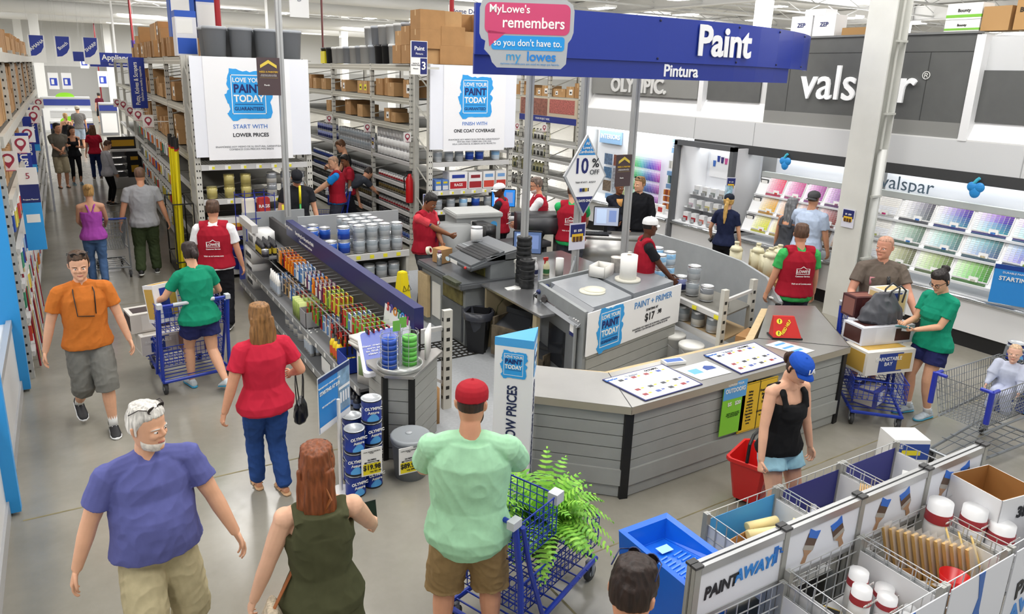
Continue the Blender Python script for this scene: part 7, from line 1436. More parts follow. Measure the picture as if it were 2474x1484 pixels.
    if cap:
        cc,vc,back=cap[0],cap[1],cap[2] if len(cap)>2 else False
        b=MB(); rs=[]
        for z,a,f_,bk in HEAD:
            if z<.60: continue
            rs.append((hd(0,.012-.02*(z<.7)*0,z*HH+.008*(z>.7)),HR@V3(1,0,0),HR@V3(0,1,0),(a+.013)*hs,(f_+.014)*hs,(bk+.012)*hs))
        rings(b,rs,24); b.sph(tuple(hd(0,.012,HH+.013)),.008*hs,0,8,6); part('cap_crown',b,cloth(cc),q*.8,0,2)
        b=MB(); sg=-1 if back else 1; vs=[];fs=[]
        for i in range(9):
            t=-1+2*i/8; x=.074*t
            for yv,zv in ((.075-.045*t*t,-.0-.012*t*t),(.165-.075*t*t,-.02-.018*t*t)): 
                for dz in (.0,.006): vs.append(tuple(hd(x,sg*(yv+.0),.62*HH+zv+dz+.002)))
        for i in range(8):
            a=i*4; fs+= [(a,a+2,a+6,a+4),(a+1,a+5,a+7,a+3),(a+2,a+3,a+7,a+6),(a,a+4,a+5,a+1)]
        b._add(vs,fs); part('cap_brim',b,cloth(vc))
    if glasses:
        where,gc=glasses; b=MB(); z,y=(.112,.113) if where=='face' else (.235,.075)
        lz=MB()
        for sx in (-1,1):
            ctr=[hd(sx*.034+.024*math.cos(t),y-.006*abs(math.cos(t)),z+.017*math.sin(t)) for t in np.linspace(0,2*math.pi,13)]
            b.tube(ctr,.0028*hs,5); b.tube([hd(sx*.058,y-.01,z+.008),hd(sx*.080,.03,z+.012),hd(sx*.083,-.03,z+(.0 if where=='face' else -.03))],.0028*hs,5)
            lz._add([tuple(p) for p in ctr[:-1]],[tuple(range(12))])
        b.tube([hd(-.011,y,z+.004),hd(.011,y,z+.004)],.003*hs,5); part('eyeglasses' if where=='face' else 'sunglasses',b,m(gc,.3))
        if where!='face': part('lens',lz,m('1d1614',.1))
    if extra: extra(o,dict(sp=sp,hd=hd,sh=sh,el=el,wr=wr,kn=kn,an=an,L=L,part=part,s=s,HR=HR,hp=hp,palm=palm,shirt=shirt))
    o['_']=0; del o['_']
    W=[Matrix.Rotation(D(heading),4,'Z')@Vector(p) for p in wr]
    o_w=[Vector((pos[0]+p.x,pos[1]+p.y,z0+p.z)) for p in W]
    PEOPLE[label]=o_w
    return o
PEOPLE={}
def ground_for(hx,hy,h): p=G(hx,hy,h); return (p[0],p[1])
# ---------------------------------------------------------------- promotion bins at the picture's lower right
WIRE=m('c9cbcc',.3,.5); WHB=m('e3e4e5',.5); POSTM=m('a9a9a4',.4,.3); CAPM=m('3d3d3e',.5)
def grid(b,p0,p1,z0,z1,du=.09,dz=.09,r=.0035,lean=0.):
    a=Vector((p0[0],p0[1],0)); c=Vector((p1[0],p1[1],0)); L=(c-a).length; d=(c-a)/L
    n=max(1,round(L/du)); k=max(1,round((z1-z0)/dz))
    for i in range(n+1): p=a+d*L*i/n; b.tube([(p.x,p.y,z0),(p.x,p.y,z1)],r,4)
    for j in range(k+1): z=z0+(z1-z0)*j/k; b.tube([(a.x,a.y,z),(c.x,c.y,z)],r,4)
YR=2.26; YF=2.82; YN=1.70; RX_=[2.60,3.30,4.0,4.72,5.42]
t=thing('promotion_rail','aluminium rail with printed brush panels running between the two rows of wire bins','display rail',(2.6,YR,0))
for i,x in enumerate(RX_):
    b=MB(); b.bx(x-2.6-.025,x-2.6+.025,-.03,.0,0,1.05); b.bx(x-2.6-.025,x-2.6+.025,.005,.035,0,1.05); b.build('post',POSTM,t,bevel=.004)
    b=MB(); b.bx(x-2.6-.03,x-2.6+.03,-.035,.0,1.05,1.065); b.bx(x-2.6-.03,x-2.6+.03,.005,.04,1.05,1.065); b.build('post_cap',CAPM,t)
for i in range(4):
    x0,x1=RX_[i]-2.6+.025,RX_[i+1]-2.6-.025
    b=MB(); b.bx(x0,x1,-.028,-.004,1.0,1.05); b.bx(x0,x1,.008,.032,1.0,1.05); b.bx(x0,x1,-.028,-.004,.70,.73); b.build('rail',m('b9babb',.3,.6),t)
    b=MB(); b.bx(x0,x1,-.022,-.012,.73,1.0); b.build('printed_panel',m('e9ebf2',.4),t)
    if i==0:
        text(t,'PAINT',.105,(x0+.165,-.026,.865),(1,0,.04),UP,BLK,.03,sx=.85,shear=.15); text(t,'AWAY!',.105,(x0+.43,-.026,.885),(1,0,0),UP,m('2f86d8',.4),.04,sx=.95,shear=.15)
        b=MB(); b.bx(x0+.58,x0+.615,-.026,-.022,.86,.97); b.tube([(x0+.615,-.026,.95),(x0+.635,-.026,.95),(x0+.635,-.026,.92),(x0+.66,-.026,.92)],.005,4); b.build('roller_mark',m('2a6fc0',.4),t)
    else:
        for (cx,rot) in ((.20,-.35),(.47,.45)):
            c,s_=math.cos(rot),math.sin(rot)
            def rp(P): return [(x*c-y*s_,x*s_+y*c) for x,y in P]
            o=(x0+cx,-.023,.875); b=MB()
            b.prism(rp([(-.05,.0),(.05,0),(.05,.075),(-.05,.075)]),o,(1,0,0),(0,0,1),(0,-.002,0),0); b.prism(rp([(-.05,-.03),(.05,-.03),(.05,.0),(-.05,.0)]),o,(1,0,0),(0,0,1),(0,-.003,0),1); b.prism(rp([(-.045,.05),(.05,.045),(.055,.10),(.01,.093),(-.05,.105)]),o,(1,0,0),(0,0,1),(0,-.003,0),2); b.prism(rp([(-.045,-.03),(.045,-.03),(.016,-.065),(.02,-.12),(-.02,-.12),(-.016,-.065)]),o,(1,0,0),(0,0,1),(0,-.003,0),3); b.build('printed_brush',[m('5a4436',.5),m('a9a39a',.4),m('2f6fd0',.5),m('b08a6a',.5)],t)
def wire_bin(lab,x0,x1,y0,y1,zb,zt,back=None):
    t=thing('wire_bin',lab,'wire bin',(x0,y0,0)); w,d=x1-x0,y1-y0
    for nm,p,q in (('wire_side',(0,0),(0,d)),('wire_side',(w,0),(w,d)),('wire_side',(0,0),(w,0)),('wire_side',(0,d),(w,d))):
        b=MB(); grid(b,p,q,zb,zt); b.build(nm,WIRE,t)
    b=MB(); b.bx(.01,w-.01,.01,d-.01,zb-.01,zb); b.build('bin_floor',m('c9cacb',.5),t)
    for xx in (.006,w-.010): b=MB(); b.bx(xx,xx+.004,.01,d-.01,zb,zt-.08); b.build('divider_panel',WHB,t)
    for x in (0,w): 
        for y in (0,d): b=MB(); b.bx(x-.018,x+.018,y-.018,y+.018,0,zt); b.build('post',POSTM,t)
    if back: b=MB(); b.bx(.01,w-.01,d-.006 if back[1]>0 else .004,d-.003 if back[1]>0 else .007,.05,zt-.05); b.build('printed_sheet',m(back[0],.5),t)
    return t
wire_bin('far wire bin holding yellow roller covers next to the blue tray stack',3.30,3.96,YR+.06,YF,.50,.82,('4aa6e8',1))
wire_bin('far wire bin holding wrapped rollers and wood paddles',4.00,4.66,YR+.06,YF,.50,.82,('2c2f7f',1))
wire_bin('far wire bin holding white plastic packs next to the small white-blue carton',4.70,5.36,YR+.06,YF,.50,.82,('2c2f7f',1))
wire_bin('near wire bin with red goods under the paint-away panel',2.62,3.28,YN,YR-.06,.42,.74)
wire_bin('near wire bin with white measuring cups on a bare floor',3.32,3.98,YN,YR-.06,.42,.80)
wire_bin('near wire bin with paintbrushes and the red cup',4.02,4.68,YN,YR-.06,.42,.80)
wire_bin('near wire bin with the open white carton at its end',4.74,5.40,YN,YR-.06,.42,.80)
for x0,x1,lab,kind in ((4.02,4.70,'white printed front panel with a blue paint drip on the near bin','drip'),(4.74,5.42,'white printed front panel with paint-away lettering on the last near bin','word'),(3.32,3.98,'white printed front panel with a small blue drip under the measuring cups','drip')):
    s=thing('front_panel',lab,'panel',(x0,YN-.03,0)); b=MB(); b.bx(0,x1-x0,-.006,0,.03,.78); b.build('board',m('e6e8f0',.4),s); b=MB()
    if kind=='drip': w=x1-x0; b.prism([(w*.42,.78),(w*.5,.6),(w*.46,.5),(w*.36,.36),(w*.30,.2),(w*.3,.06),(w*.72,.06),(w*.66,.3),(w*.56,.5),(w*.55,.6),(w*.52,.78)],(0,-.007,0),(1,0,0),(0,0,1),(0,-.002,0)); b.build('printed_drip',m('2765b8',.4),s)
    else: text(s,'PAINT',.17,(.33,-.009,.50),(1,0,.25),(-.1,0,1),BLK,.03,shear=.15); text(s,'AWAY!',.17,(.36,-.009,.33),(1,0,.25),(-.1,0,1),m('2f86d8',.4),.04,shear=.15)
# blue tray stack
t=thing('tray_stack','deep stack of bright blue plastic paint trays hung at the rail end','paint trays',(2.64,2.33,0)); BT=m('1668d8',.25); b=MB(); W,D=.33,.52
b._add([(0,0,.42),(W,0,.42),(W,D,.42),(0,D,.42),(-.03,-.03,.88),(W+.03,-.03,.88),(W+.03,D+.03,.88),(-.03,D+.03,.88)],[(0,1,5,4),(1,2,6,5),(2,3,7,6),(3,0,4,7),(3,2,1,0)])
e=.03; b._add([(-.03,-.03,.88),(W+.03,-.03,.88),(W+.03,D+.03,.88),(-.03,D+.03,.88),(e-.02,e-.02,.875),(W-e+.02,e-.02,.875),(W-e+.02,D-e+.02,.875),(e-.02,D-e+.02,.875)],[(0,1,5,4),(1,2,6,5),(2,3,7,6),(3,0,4,7)])
b._add([(e-.02,e-.02,.875),(W-e+.02,e-.02,.875),(W-e+.02,D-e+.02,.875),(e-.02,D-e+.02,.875),(e+.01,e+.01,.84),(W-e-.01,e+.01,.84),(W-e-.01,D-e-.01,.76),(e+.01,D-e-.01,.76)],[(0,1,5,4),(1,2,6,5),(2,3,7,6),(3,0,4,7),(4,5,6,7)]); b.build('tray',BT,t,bevel=.006)
b=MB()
for i in range(7):
    y=.08+.035*i; z=.843-.18*(y-.04)
    for x in (.10,.22): b.tube([(x-.04,y,z),(x+.04,y+.012,z)],.006,6)
b.build('tray_ribs',m('3f8aec',.25),t)
b=MB(); b.bx(.13,.22,.33,.39,.80,.802); b.build('tray_label',m('9ccdf2',.4),t)
b=MB(); b.bx(-.02,.35,-.04,.54,0,.42); b.build('stand',m('3f9be6',.4),t)
b=MB(); b.bx(.04,.64,.03,.33,0,.5); 
# goods in the bins
def putb(name,b,mats,x,y,z,lab,cat,rz=0.,bev=0.,sm=.7): return small(name,b,mats,x,y,z,lab,cat,rz,bev,sm)
open_box('open_tray',3.50,2.55,.505,.3,.32,.16,'b88a55','brown open carton under the yellow roller covers','box','a57a48',.1)
for i in range(4): b=MB(); b.lathe([(.022,-.12),(.032,-.12),(.032,.12),(.022,.12)],14,[0,0,0],(0,0,0),True); o=putb('roller_cover',b,[m('efdca0',.7)],3.66+.07*(i%2),2.50+.075*i,.60+.06*(i//2),'yellow roller cover in the far bin beside the blue trays, %s of four'%nth(i),'roller cover'); o.rotation_euler=(math.pi/2,0,1.1+.1*i)
b=MB(); b.box(0,0,0,.26,.12,.09); b.box(0,0,.046,.2,.10,.002,1); o=putb('roller_pack',b,[m('f0e6b8',.4),m('8a2030',.4)],3.72,2.44,.74,'yellow and dark red roller pack lying on the roller covers','pack',.5,.02)
for i in range(7): b=MB(); b.tube([(-.16,0,0),(.16,.05,0)],.022,10); putb('wrapped_roller',b,glass('e8ebf0',.8,.2),4.2,2.40+.05*i,.53+.03*(i%3),'plastic-wrapped white roller in the middle far bin, %s of its pile'%nth(i),'roller',.2*(i%3))
for i in range(9): b=MB(); b.bx(-.17,.17,-.004,.004,0,.14); putb('wood_paddle',b,m('d2ac72',.6),4.48,2.40+.017*i,.66-.004*i,'pale wooden paddle standing in the middle far bin, %s of the row'%nth(i),'paddle',.55)
for i in range(4): b=MB(); b.sph((0,0,.06),(.13,.09,.06)); putb('plastic_pack',b,m('e9e8e6',.3),4.86+.10*i,2.46+.06*(i%2),.52+.03*i,'white plastic-wrapped pack in the end far bin, %s along'%nth(i),'pack',.3*i)
b=MB(); b.box(0,0,0,.30,.16,.03); b.box(0,0,.016,.22,.1,.002,1); o=putb('easy_pack',b,[m('eeeeec',.4),m('23201f',.4)],5.08,2.50,.70,'white pack with black and red lettering on top of the end far bin','pack',.5); text(o,'EASY\nPAINTER',.05,(0,0,.019),(1,.2,0),(-.2,1,0),m('d02a2a',.4),.03)
t=thing('small_carton','white and blue all-purpose carton on the floor beyond the bins','carton',(6.58,3.40,0),-.5); b=MB(); b.box(0,0,.16,.34,.26,.32); b.box(0,-.131,.20,.34,.003,.16,1); b.box(0,-.133,.19,.18,.003,.05,2); b.build('carton_body',[m('f3f3f3',.4),m('24479c',.4),m('e3d32a',.4)],t); text(t,'ALL PURPOSE',.05,(0,-.134,.07),(1,0,0),UP,BLK,.02); text(t,'GE',.06,(-.12,-.134,.25),(1,0,0),UP,WHT)
def cup(x,y,z,h,lab,up=True,r=.062):
    t=thing('measuring_cup',lab,'cup',(x,y,z)); b=MB(); b.lathe([(r,0),(r*.86,h)],22); b.build('cup_body',m('eeeeef',.35),t,smooth=.7); b=MB(); b.lathe([(r*.95,h*.70),(r*.925,h*.85)],22,0,(0,0,0),False); b.build('red_band',m('b23a42',.4),t,smooth=.7); text(t,'MEASURE-RITE',.02,(0,-r*.96,h*.78),(1,0,0),UP,WHT,.01); text(t,'1',.06,(-.02,-r*.99,h*.4),(1,0,0),UP,m('8a2f3a',.4),.02); b=MB(); b.lathe([(r*1.02,0),(r*1.02,.015)],22,0,(0,0,0),False); b.build('rim',m('f6f6f6',.35),t); return t
for i,(x,y,h) in enumerate(((3.66,1.96,.30),(3.78,2.06,.30),(3.83,1.90,.22),(3.92,1.97,.2),(3.68,1.84,.16))): cup(x,y,.425,h,'stacked white measuring cups with red band in the near bin, %s of five'%nth(i))
for i,(x,y,h) in enumerate(((4.70,2.12,.46),(4.90,2.0,.42),(4.98,1.86,.36))): cup(x,y,.425,h,'tall white bucket stack behind the wooden brushes, %s toward the white carton'%nth(i),True,.085)
t=thing('open_carton','open white and brown carton with black lettering standing in the last near bin','carton',(5.16,2.03,.425),-.15); b=MB(); w,d,h=.38,.36,.52
for q,mi in (((-w/2,w/2,-d/2,-d/2+.006),0),((-w/2,-w/2+.006,-d/2,d/2),0),((-w/2,w/2,d/2-.006,d/2),0),((w/2-.006,w/2,-d/2,d/2),0)): b.bx(*q,0,h,mi)
for q in ((-w/2+.007,w/2-.007,-d/2+.007,-d/2+.009),(-w/2+.007,-w/2+.009,-d/2+.01,d/2-.01),(-w/2+.007,w/2-.007,d/2-.009,d/2-.007),(w/2-.009,w/2-.007,-d/2+.01,d/2-.01)): b.bx(*q,.01,h+.001,1)
b.bx(-w/2+.01,w/2-.01,-d/2+.01,d/2-.01,0,.01,1); b.build('carton_body',[m('e8e8ea',.5),m('a9763f',.7)],t); text(t,'3M',.11,(.05,-d/2-.004,.40),(1,0,0),UP,BLK,.04)
for i in range(12):
    t=thing('wooden_brush','bagged wood-handled brush in the near bin, %s along its leaning row'%nth(i),'brush',(4.30+.022*i,2.14-.035*i,.46)); k=.0; b=MB(); R0=.16+.012*i
    b._add([(-.03,-.008,0),(.03,-.008,0),(.03,.008,0),(-.03,.008,0),(-.10,.05,.34),(-.04,.05,.34),(-.04,.066,.34),(-.10,.066,.34)],[(3,2,1,0),(4,5,6,7),(0,1,5,4),(1,2,6,5),(2,3,7,6),(3,0,4,7)]); b.build('brush_handle',m('cfa765',.5),t); b=MB(); b.bx(-.035,.035,-.012,.012,-.02,.08); b.build('bristle_block',m('b8924f',.6),t); b=MB(); b._add([(-.045,-.012,.02),(.045,-.012,.02),(-.03,.045,.38),(-.115,.045,.38)],[(0,1,2,3)]); b.build('clear_bag',glass('f4f2ee',.35,.1),t)
for i in range(3): b=MB(); b.box(0,0,.0,.11,.012,.30); b.box(0,-.007,.0,.07,.002,.16,1); o=putb('tan_card_pack',b,[m('d9bb72',.5),m('b8923f',.5)],4.56+.06*i,1.93-.05*i,.66-.02*i,'tan hanging card pack leaning on the wooden brushes, %s of three'%nth(i),'pack'); o.rotation_euler=(-.4,.3,.5)
open_box('brush_tray',4.26,1.92,.425,.42,.26,.14,'b98b52','brown open tray of small navy-handled brushes in the near bin','tray','a07848',-.5)
for i in range(14): b=MB(); b.box(0,0,0,.16,.028,.014); b.box(.05,0,0,.05,.03,.016,1); b.box(-.06,0,.008,.035,.028,.002,2); o=putb('small_brush',b,[m('c9a25a',.5),m('2b2f6a',.5),WHT],4.14+.055*(i%6),1.98-.05*(i//6)-.02*(i%3),.47+.016*(i//4)+.008*(i%3),'small wooden brush with navy end in the brown tray, %s of its heap'%nth(i),'brush',random.uniform(-.9,.9))
t=thing('red_cup','bright red paint cup with a strap on the brown brush tray','cup',(4.34,1.80,.56)); b=MB(); b.lathe([(.06,0),(.085,.11),(.082,.11),(.058,.01),(.001,.01)],24,0,(0,0,0),False); b.build('cup_body',m('d01c1c',.3),t,smooth=.7); b=MB(); b.tube([(-.085,0,.10),(-.07,-.07,.06),(0,-.10,.03),(.07,-.07,.06),(.085,0,.10)],.008,6,0,True,.4); b.bx(-.045,-.02,-.095,-.088,.06,.085,1); b.build('strap',[m('e8462f',.4),m('5a2020',.4)],t)
for i,(x,y,rz) in enumerate(((3.50,2.02,.5),(3.42,1.80,.9),(3.56,1.77,1.2))): b=MB(); b.box(0,0,.06,.17,.10,.12); b.box(0,-.051,.07,.17,.002,.06,1); b.box(0,0,.121,.15,.08,.002,1); putb('black_box',b,[m('d3b23a',.4),m('26272b',.4)],x,y,.425,'small black and yellow carton on the bare bin floor, %s of three'%nth(i),'carton',rz)
for i in range(3): b=MB(); b.lathe([(.035,0),(.035,.12),(.03,.13),(.034,.14),(.034,.19),(.01,.2)],16,[0,0,1,1,1]); putb('spray_can',b,[m('dcb428',.4),glass('f0f2f4',.6)],3.74+.08*i,1.76+.02*i,.425,'yellow spray can with clear cap below the measuring cups, %s of three'%nth(i),'spray can')
for i in range(3): b=MB(); b.tube([(0,0,0),(.0,.05,.1),(.05,.08,.2)],.035,10); putb('red_pack',b,m('b8202c',.35),2.80+.09*i,1.98,.43,'red wrapped handle in the near bin under the paint-away panel, %s of three'%nth(i),'pack',.3*i)
for i in range(3): b=MB(); b.box(0,0,.0,.22,.10,.10); putb('white_pack',b,m('dfe0e2',.4),2.92+.06*i,1.86+.07*i,.49,'white wrapped pack in the near bin under the paint-away panel, %s of three'%nth(i),'pack',.4)
# ---------------------------------------------------------------- carts
def wheel(parent,x,y,r=.06,fork='8c9094'):
    b=MB(); b.tube([(x-.016,y,r),(x+.016,y,r)],r,16,0); b.tube([(x-.02,y,r),(x+.02,y,r)],r*.4,10,1); b.bx(x-.03,x-.024,y-.02,y+.02,r*.8,r*2.4,2); b.bx(x+.024,x+.03,y-.02,y+.02,r*.8,r*2.4,2); b.bx(x-.03,x+.03,y-.02,y+.02,r*2.3,r*2.5,2); b.build('wheel',[m('3a3b3d',.6),m('c9cbcc',.4),m(fork,.4)],parent,smooth=.6)
def basket(b,x0,x1,y0,y1,z0,z1,du=.05,dz=.055,r=.0035,floor=True,tap=0.):
    def ring(z,k): return [(x0+k,y0+k*.3,z),(x1-k,y0+k*.3,z),(x1-k,y1-k,z),(x0+k,y1-k,z)]
    n=max(1,round((z1-z0)/dz))
    for j in range(n+1):
        R=ring(z0+(z1-z0)*j/n,tap*(1-j/n)); b.tube(R+[R[0]],r*(1.8 if j==n else 1),4)
    A,B=ring(z0,tap),ring(z1,0)
    for e in range(4):
        a0,a1=Vector(A[e]),Vector(A[(e+1)%4]); c0,c1=Vector(B[e]),Vector(B[(e+1)%4]); k=max(1,round((c1-c0).length/du))
        for i in range(k): b.tube([a0.lerp(a1,i/k),c0.lerp(c1,i/k)],r,4)
    if floor:
        k=max(1,round((x1-x0)/du))
        for i in range(k+1): u=i/k; b.tube([Vector(A[0]).lerp(Vector(A[1]),u),Vector(A[3]).lerp(Vector(A[2]),u)],r,4)
        k=max(1,round((y1-y0)/du/1.6))
        for i in range(k+1): u=i/k; b.tube([Vector(A[0]).lerp(Vector(A[3]),u),Vector(A[1]).lerp(Vector(A[2]),u)],r,4)
def blue_cart(lab,x,y,hd,L=.95,W=.60,z_up=.72):
    t=thing('shopping_cart',lab,'shopping cart',(x,y,0),math.radians(hd)); BL=m('1f3aa6',.35); w=W/2
    b=MB(); b.tube([(-w,-L/2,.16),(-w*.8,L/2,.16),(w*.8,L/2,.16),(w,-L/2,.16),(-w,-L/2,.16)],.019,8)
    for s in (-1,1):
        b.tube([(s*w,-L/2+.05,.16),(s*w,-L/2+.02,.6),(s*w,-L/2-.06,1.04)],.02,8); b.tube([(s*w,-L/2+.30,.16),(s*w,-L/2+.12,.62),(s*w,-L/2+.02,.98)],.016,8)
    b.build('frame',BL,t)
    b=MB(); b.tube([(-w,-L/2-.06,1.04),(w,-L/2-.06,1.04)],.016,8); b.tube([(-w*.6,-L/2-.06,1.04),(w*.6,-L/2-.06,1.04)],.021,8,1); b.bx(-w-.02,-w+.03,-L/2-.10,-L/2-.02,1.02,1.07,1); b.bx(w-.03,w+.02,-L/2-.10,-L/2-.02,1.02,1.07,1); b.build('handle',[BL,m('c3c7cc',.4)],t)
    b=MB(); basket(b,-w+.02,w-.02,-L/2+.02,-L/2+.42,z_up,.99); b.build('upper_basket',BL,t); b=MB(); b.bx(-w+.0,-w+.07,-L/2+.38,-L/2+.46,.94,1.01); b.bx(w-.07,w,-L/2+.38,-L/2+.46,.94,1.01); b.build('corner_cap',m('c9ccd0',.4),t); b=MB(); basket(b,-w+.04,w-.04,-L/2+.1,L/2-.02,.30,.52,.05,.05); b.build('lower_basket',BL,t)
    b=MB(); 
    for i in range(9): b.tube([(-w+.02,-L/2+.08+i*.1,.17),(w-.02,-L/2+.08+i*.1,.17)],.006,4)
    b.build('bottom_rack',BL,t)
    for sx in (-1,1):
        wheel(t,sx*w*.95,-L/2+.06,.065); wheel(t,sx*w*.75,L/2-.05,.06)
    return t
def grey_cart(lab,x,y,hd,blue=False,L=.95,W=.56,zt=1.0):
    t=thing('shopping_cart',lab,'shopping cart',(x,y,0),math.radians(hd)); GM=m('8f9397',.3,.6); w=W/2
    b=MB(); b.tube([(-w*.7,L/2,.14),(-w,-L/2,.18),(-w,-L/2-.02,.5),(-w,-L/2-.12,zt+.04)],.014,8); b.tube([(w*.7,L/2,.14),(w,-L/2,.18),(w,-L/2-.02,.5),(w,-L/2-.12,zt+.04)],.014,8); b.tube([(-w*.7,L/2,.14),(w*.7,L/2,.14)],.014,8); b.tube([(-w,-L/2,.18),(w,-L/2,.18)],.012,8); b.tube([(-w,-L/2-.0,.5),(-w*.8,L/2-.1,.46)],.012,8); b.tube([(w,-L/2-.0,.5),(w*.8,L/2-.1,.46)],.012,8)
    for i in range(6): b.tube([(-w*.9,-L/2+.1+i*.15,.17),(w*.9,-L/2+.1+i*.15,.17)],.005,4)
    for i in range(4): b.tube([(-w*.6+i*w*.4,-L/2,.18),(-w*.45+i*w*.3,L/2,.14)],.005,4)
    b.build('frame',GM,t); b=MB(); basket(b,-w,w,-L/2,L/2,.50,zt-.03,.045,.085,.003,True,.06); b.build('basket',GM,t)
    b=MB(); b.tube([(-w,-L/2-.12,zt+.04),(w,-L/2-.12,zt+.04)],.018,8); b.build('handle',m('27418f' if not blue else '8d9195',.4),t)
    b=MB(); basket(b,-w+.04,w-.04,-L/2+.01,-L/2+.24,zt-.28,zt-.02,.05,.06,.003); b.build('child_seat',GM,t)
    if blue:
        b=MB()
        for s in (-1,1): b.tube([(s*(w-.0),L/2+.005,.60),(s*(w+.0),L/2+.01,zt-.01)],.024,8); b.tube([(s*w,L/2,zt-.02),(s*w,L/2-.10,zt-.02)],.018,6); b.tube([(s*w,L/2,zt-.02),(s*(w-.10),L/2,zt-.02)],.018,6)
        b.build('corner_bumper',m('2434a6',.35),t)
    for sx in (-1,1): wheel(t,sx*w*.95,-L/2+.02,.06); wheel(t,sx*w*.68,L/2-.05,.055)
    return t
blue_cart('blue two-tier cart pushed by the woman in the green shirt near the long aisle',.93,8.62,8,.95,.72)
blue_cart('blue two-tier cart piled with fixture cartons before the bald man',7.42,4.32,134,1.0,.60)
blue_cart('blue two-tier cart carrying a fern beside the mint-shirted man',2.40,3.50,-68,1.05,.56)
blue_cart('blue cart loaded with goods in the paint aisle behind the employees',4.72,15.3,70,.95,.6)
grey_cart('plain grey cart pushed by the woman in the purple tank top',.44,13.85,0)
grey_cart('large grey cart with blue corner bumpers holding a baby at the picture edge',7.43,3.12,90,True,1.15,.50,.92)
def cart_carton(name,x,y,z,sx,sy,sz,rz,cols,lab,words=None,cat='carton',tilt=0):
    t=thing(name,lab,cat,(x,y,z),rz); b=MB(); b.box(0,0,sz/2,sx,sy,sz); b.box(0,-sy/2-.001,sz*.5,sx*.5,.002,sz*.8,1); b.box(sx*.28,-sy/2-.0015,sz*.5,sx*.3,.002,sz*.7,2); b.box(-sx/2-.001,0,sz*.5,.002,sy*.8,sz*.8,2); b.box(0,0,sz+.001,sx*.8,sy*.6,.002,2 if cols[0]!='e6e6e6' else 1); b.build('carton_body',[m(c,.45) for c in cols],t)
    if words: text(t,words,sz*.22,(-sx*.05,-sy/2-.004,sz*.55),(1,0,0),UP,WHT,.01)
    t.rotation_euler=(tilt,0,rz); return t
cart_carton('fixture_carton',.74,8.42,.76,.26,.22,.42,.4,('e8e8ea','2a3f9a','c9a24a'),'blue and white lamp carton standing tilted in the green-shirted woman\'s cart','',tilt=-.2)
cart_carton('fixture_carton',.60,8.95,.54,.44,.34,.22,.15,('d9d4cc','e9e6e0','3a2c2c'),'white carton with dark brown end on the front of the green-shirted woman\'s cart')
cart_carton('fixture_carton',.66,8.80,.31,.40,.30,.22,.15,('e0dcd6','27408f','c9c2b8'),'white carton with navy label low in the green-shirted woman\'s cart','BARNSTABLE\nBAY')
cart_carton('fixture_carton',1.06,8.60,.31,.34,.32,.24,.1,('e3dfd8','cfc8bd','7a5040'),'pale carton in the lower basket of the green-shirted woman\'s cart')
c_,s_=math.cos(math.radians(134)),math.sin(math.radians(134))
def oncart(u,v): return 7.42+u*c_-v*s_,4.32+u*s_+v*c_
x,y=oncart(.0,.08); cart_carton('fixture_carton',x,y-.02,.535,.62,.36,.26,-.25,('e9e4da','27408f','c9a24a'),'ceiling fan carton with gold fan picture in the bald man\'s cart','BARNSTABLE\nBAY')
x,y=oncart(.02,-.12); cart_carton('fixture_carton',x,y-.05,.80,.68,.30,.20,-.25,('dcdde4','e3e4ea','4a2a26'),'long pale carton of a three-lamp fixture lying across the bald man\'s cart','')
x,y=oncart(.14,-.30); cart_carton('fixture_carton',x,y+.02,.99,.30,.22,.24,-.3,('4a2426','5a2c2c','8a5a50'),'dark brown carton at the back of the bald man\'s cart')
x,y=oncart(-.16,-.34); cart_carton('fixture_carton',x,y+.05,1.02,.34,.22,.30,-.25,('e6e4de','23388a','d9c28a'),'white and navy carton standing highest in the bald man\'s cart','')
x,y=oncart(.05,.28); cart_carton('fixture_carton',x,y,.20,.30,.24,.18,.2,('3a3f86','d9d9dc','a9a29a'),'small dark-blue printed carton low in the bald man\'s cart')
t=thing('handbag','slouching grey leather handbag lying on the fixture cartons','handbag',(*oncart(-.02,-.10),1.0),-.3); b=MB(); rings(b,[(V3(0,0,z),V3(1,0,0),V3(0,1,0),a,c,c) for z,a,c in ((0,.22,.11),(.04,.27,.13),(.14,.24,.12),(.25,.17,.07),(.33,.11,.03))],20); me=remesh(b,.008,3,.008,12,1.); me.name='bag_body'; me.materials.append(m('4d4e54',.45)); o=bpy.data.objects.new('bag_body',me); COL.objects.link(o); o.parent=t
b=MB()
for y_ in (-.03,.03): b.tube([(.02,y_,.24),(.05,y_*1.5,.36),(.14,y_*2,.42),(.23,y_*1.5,.36),(.22,y_,.22)],.010,8)
b.build('strap',m('3a3a3f',.4),t)
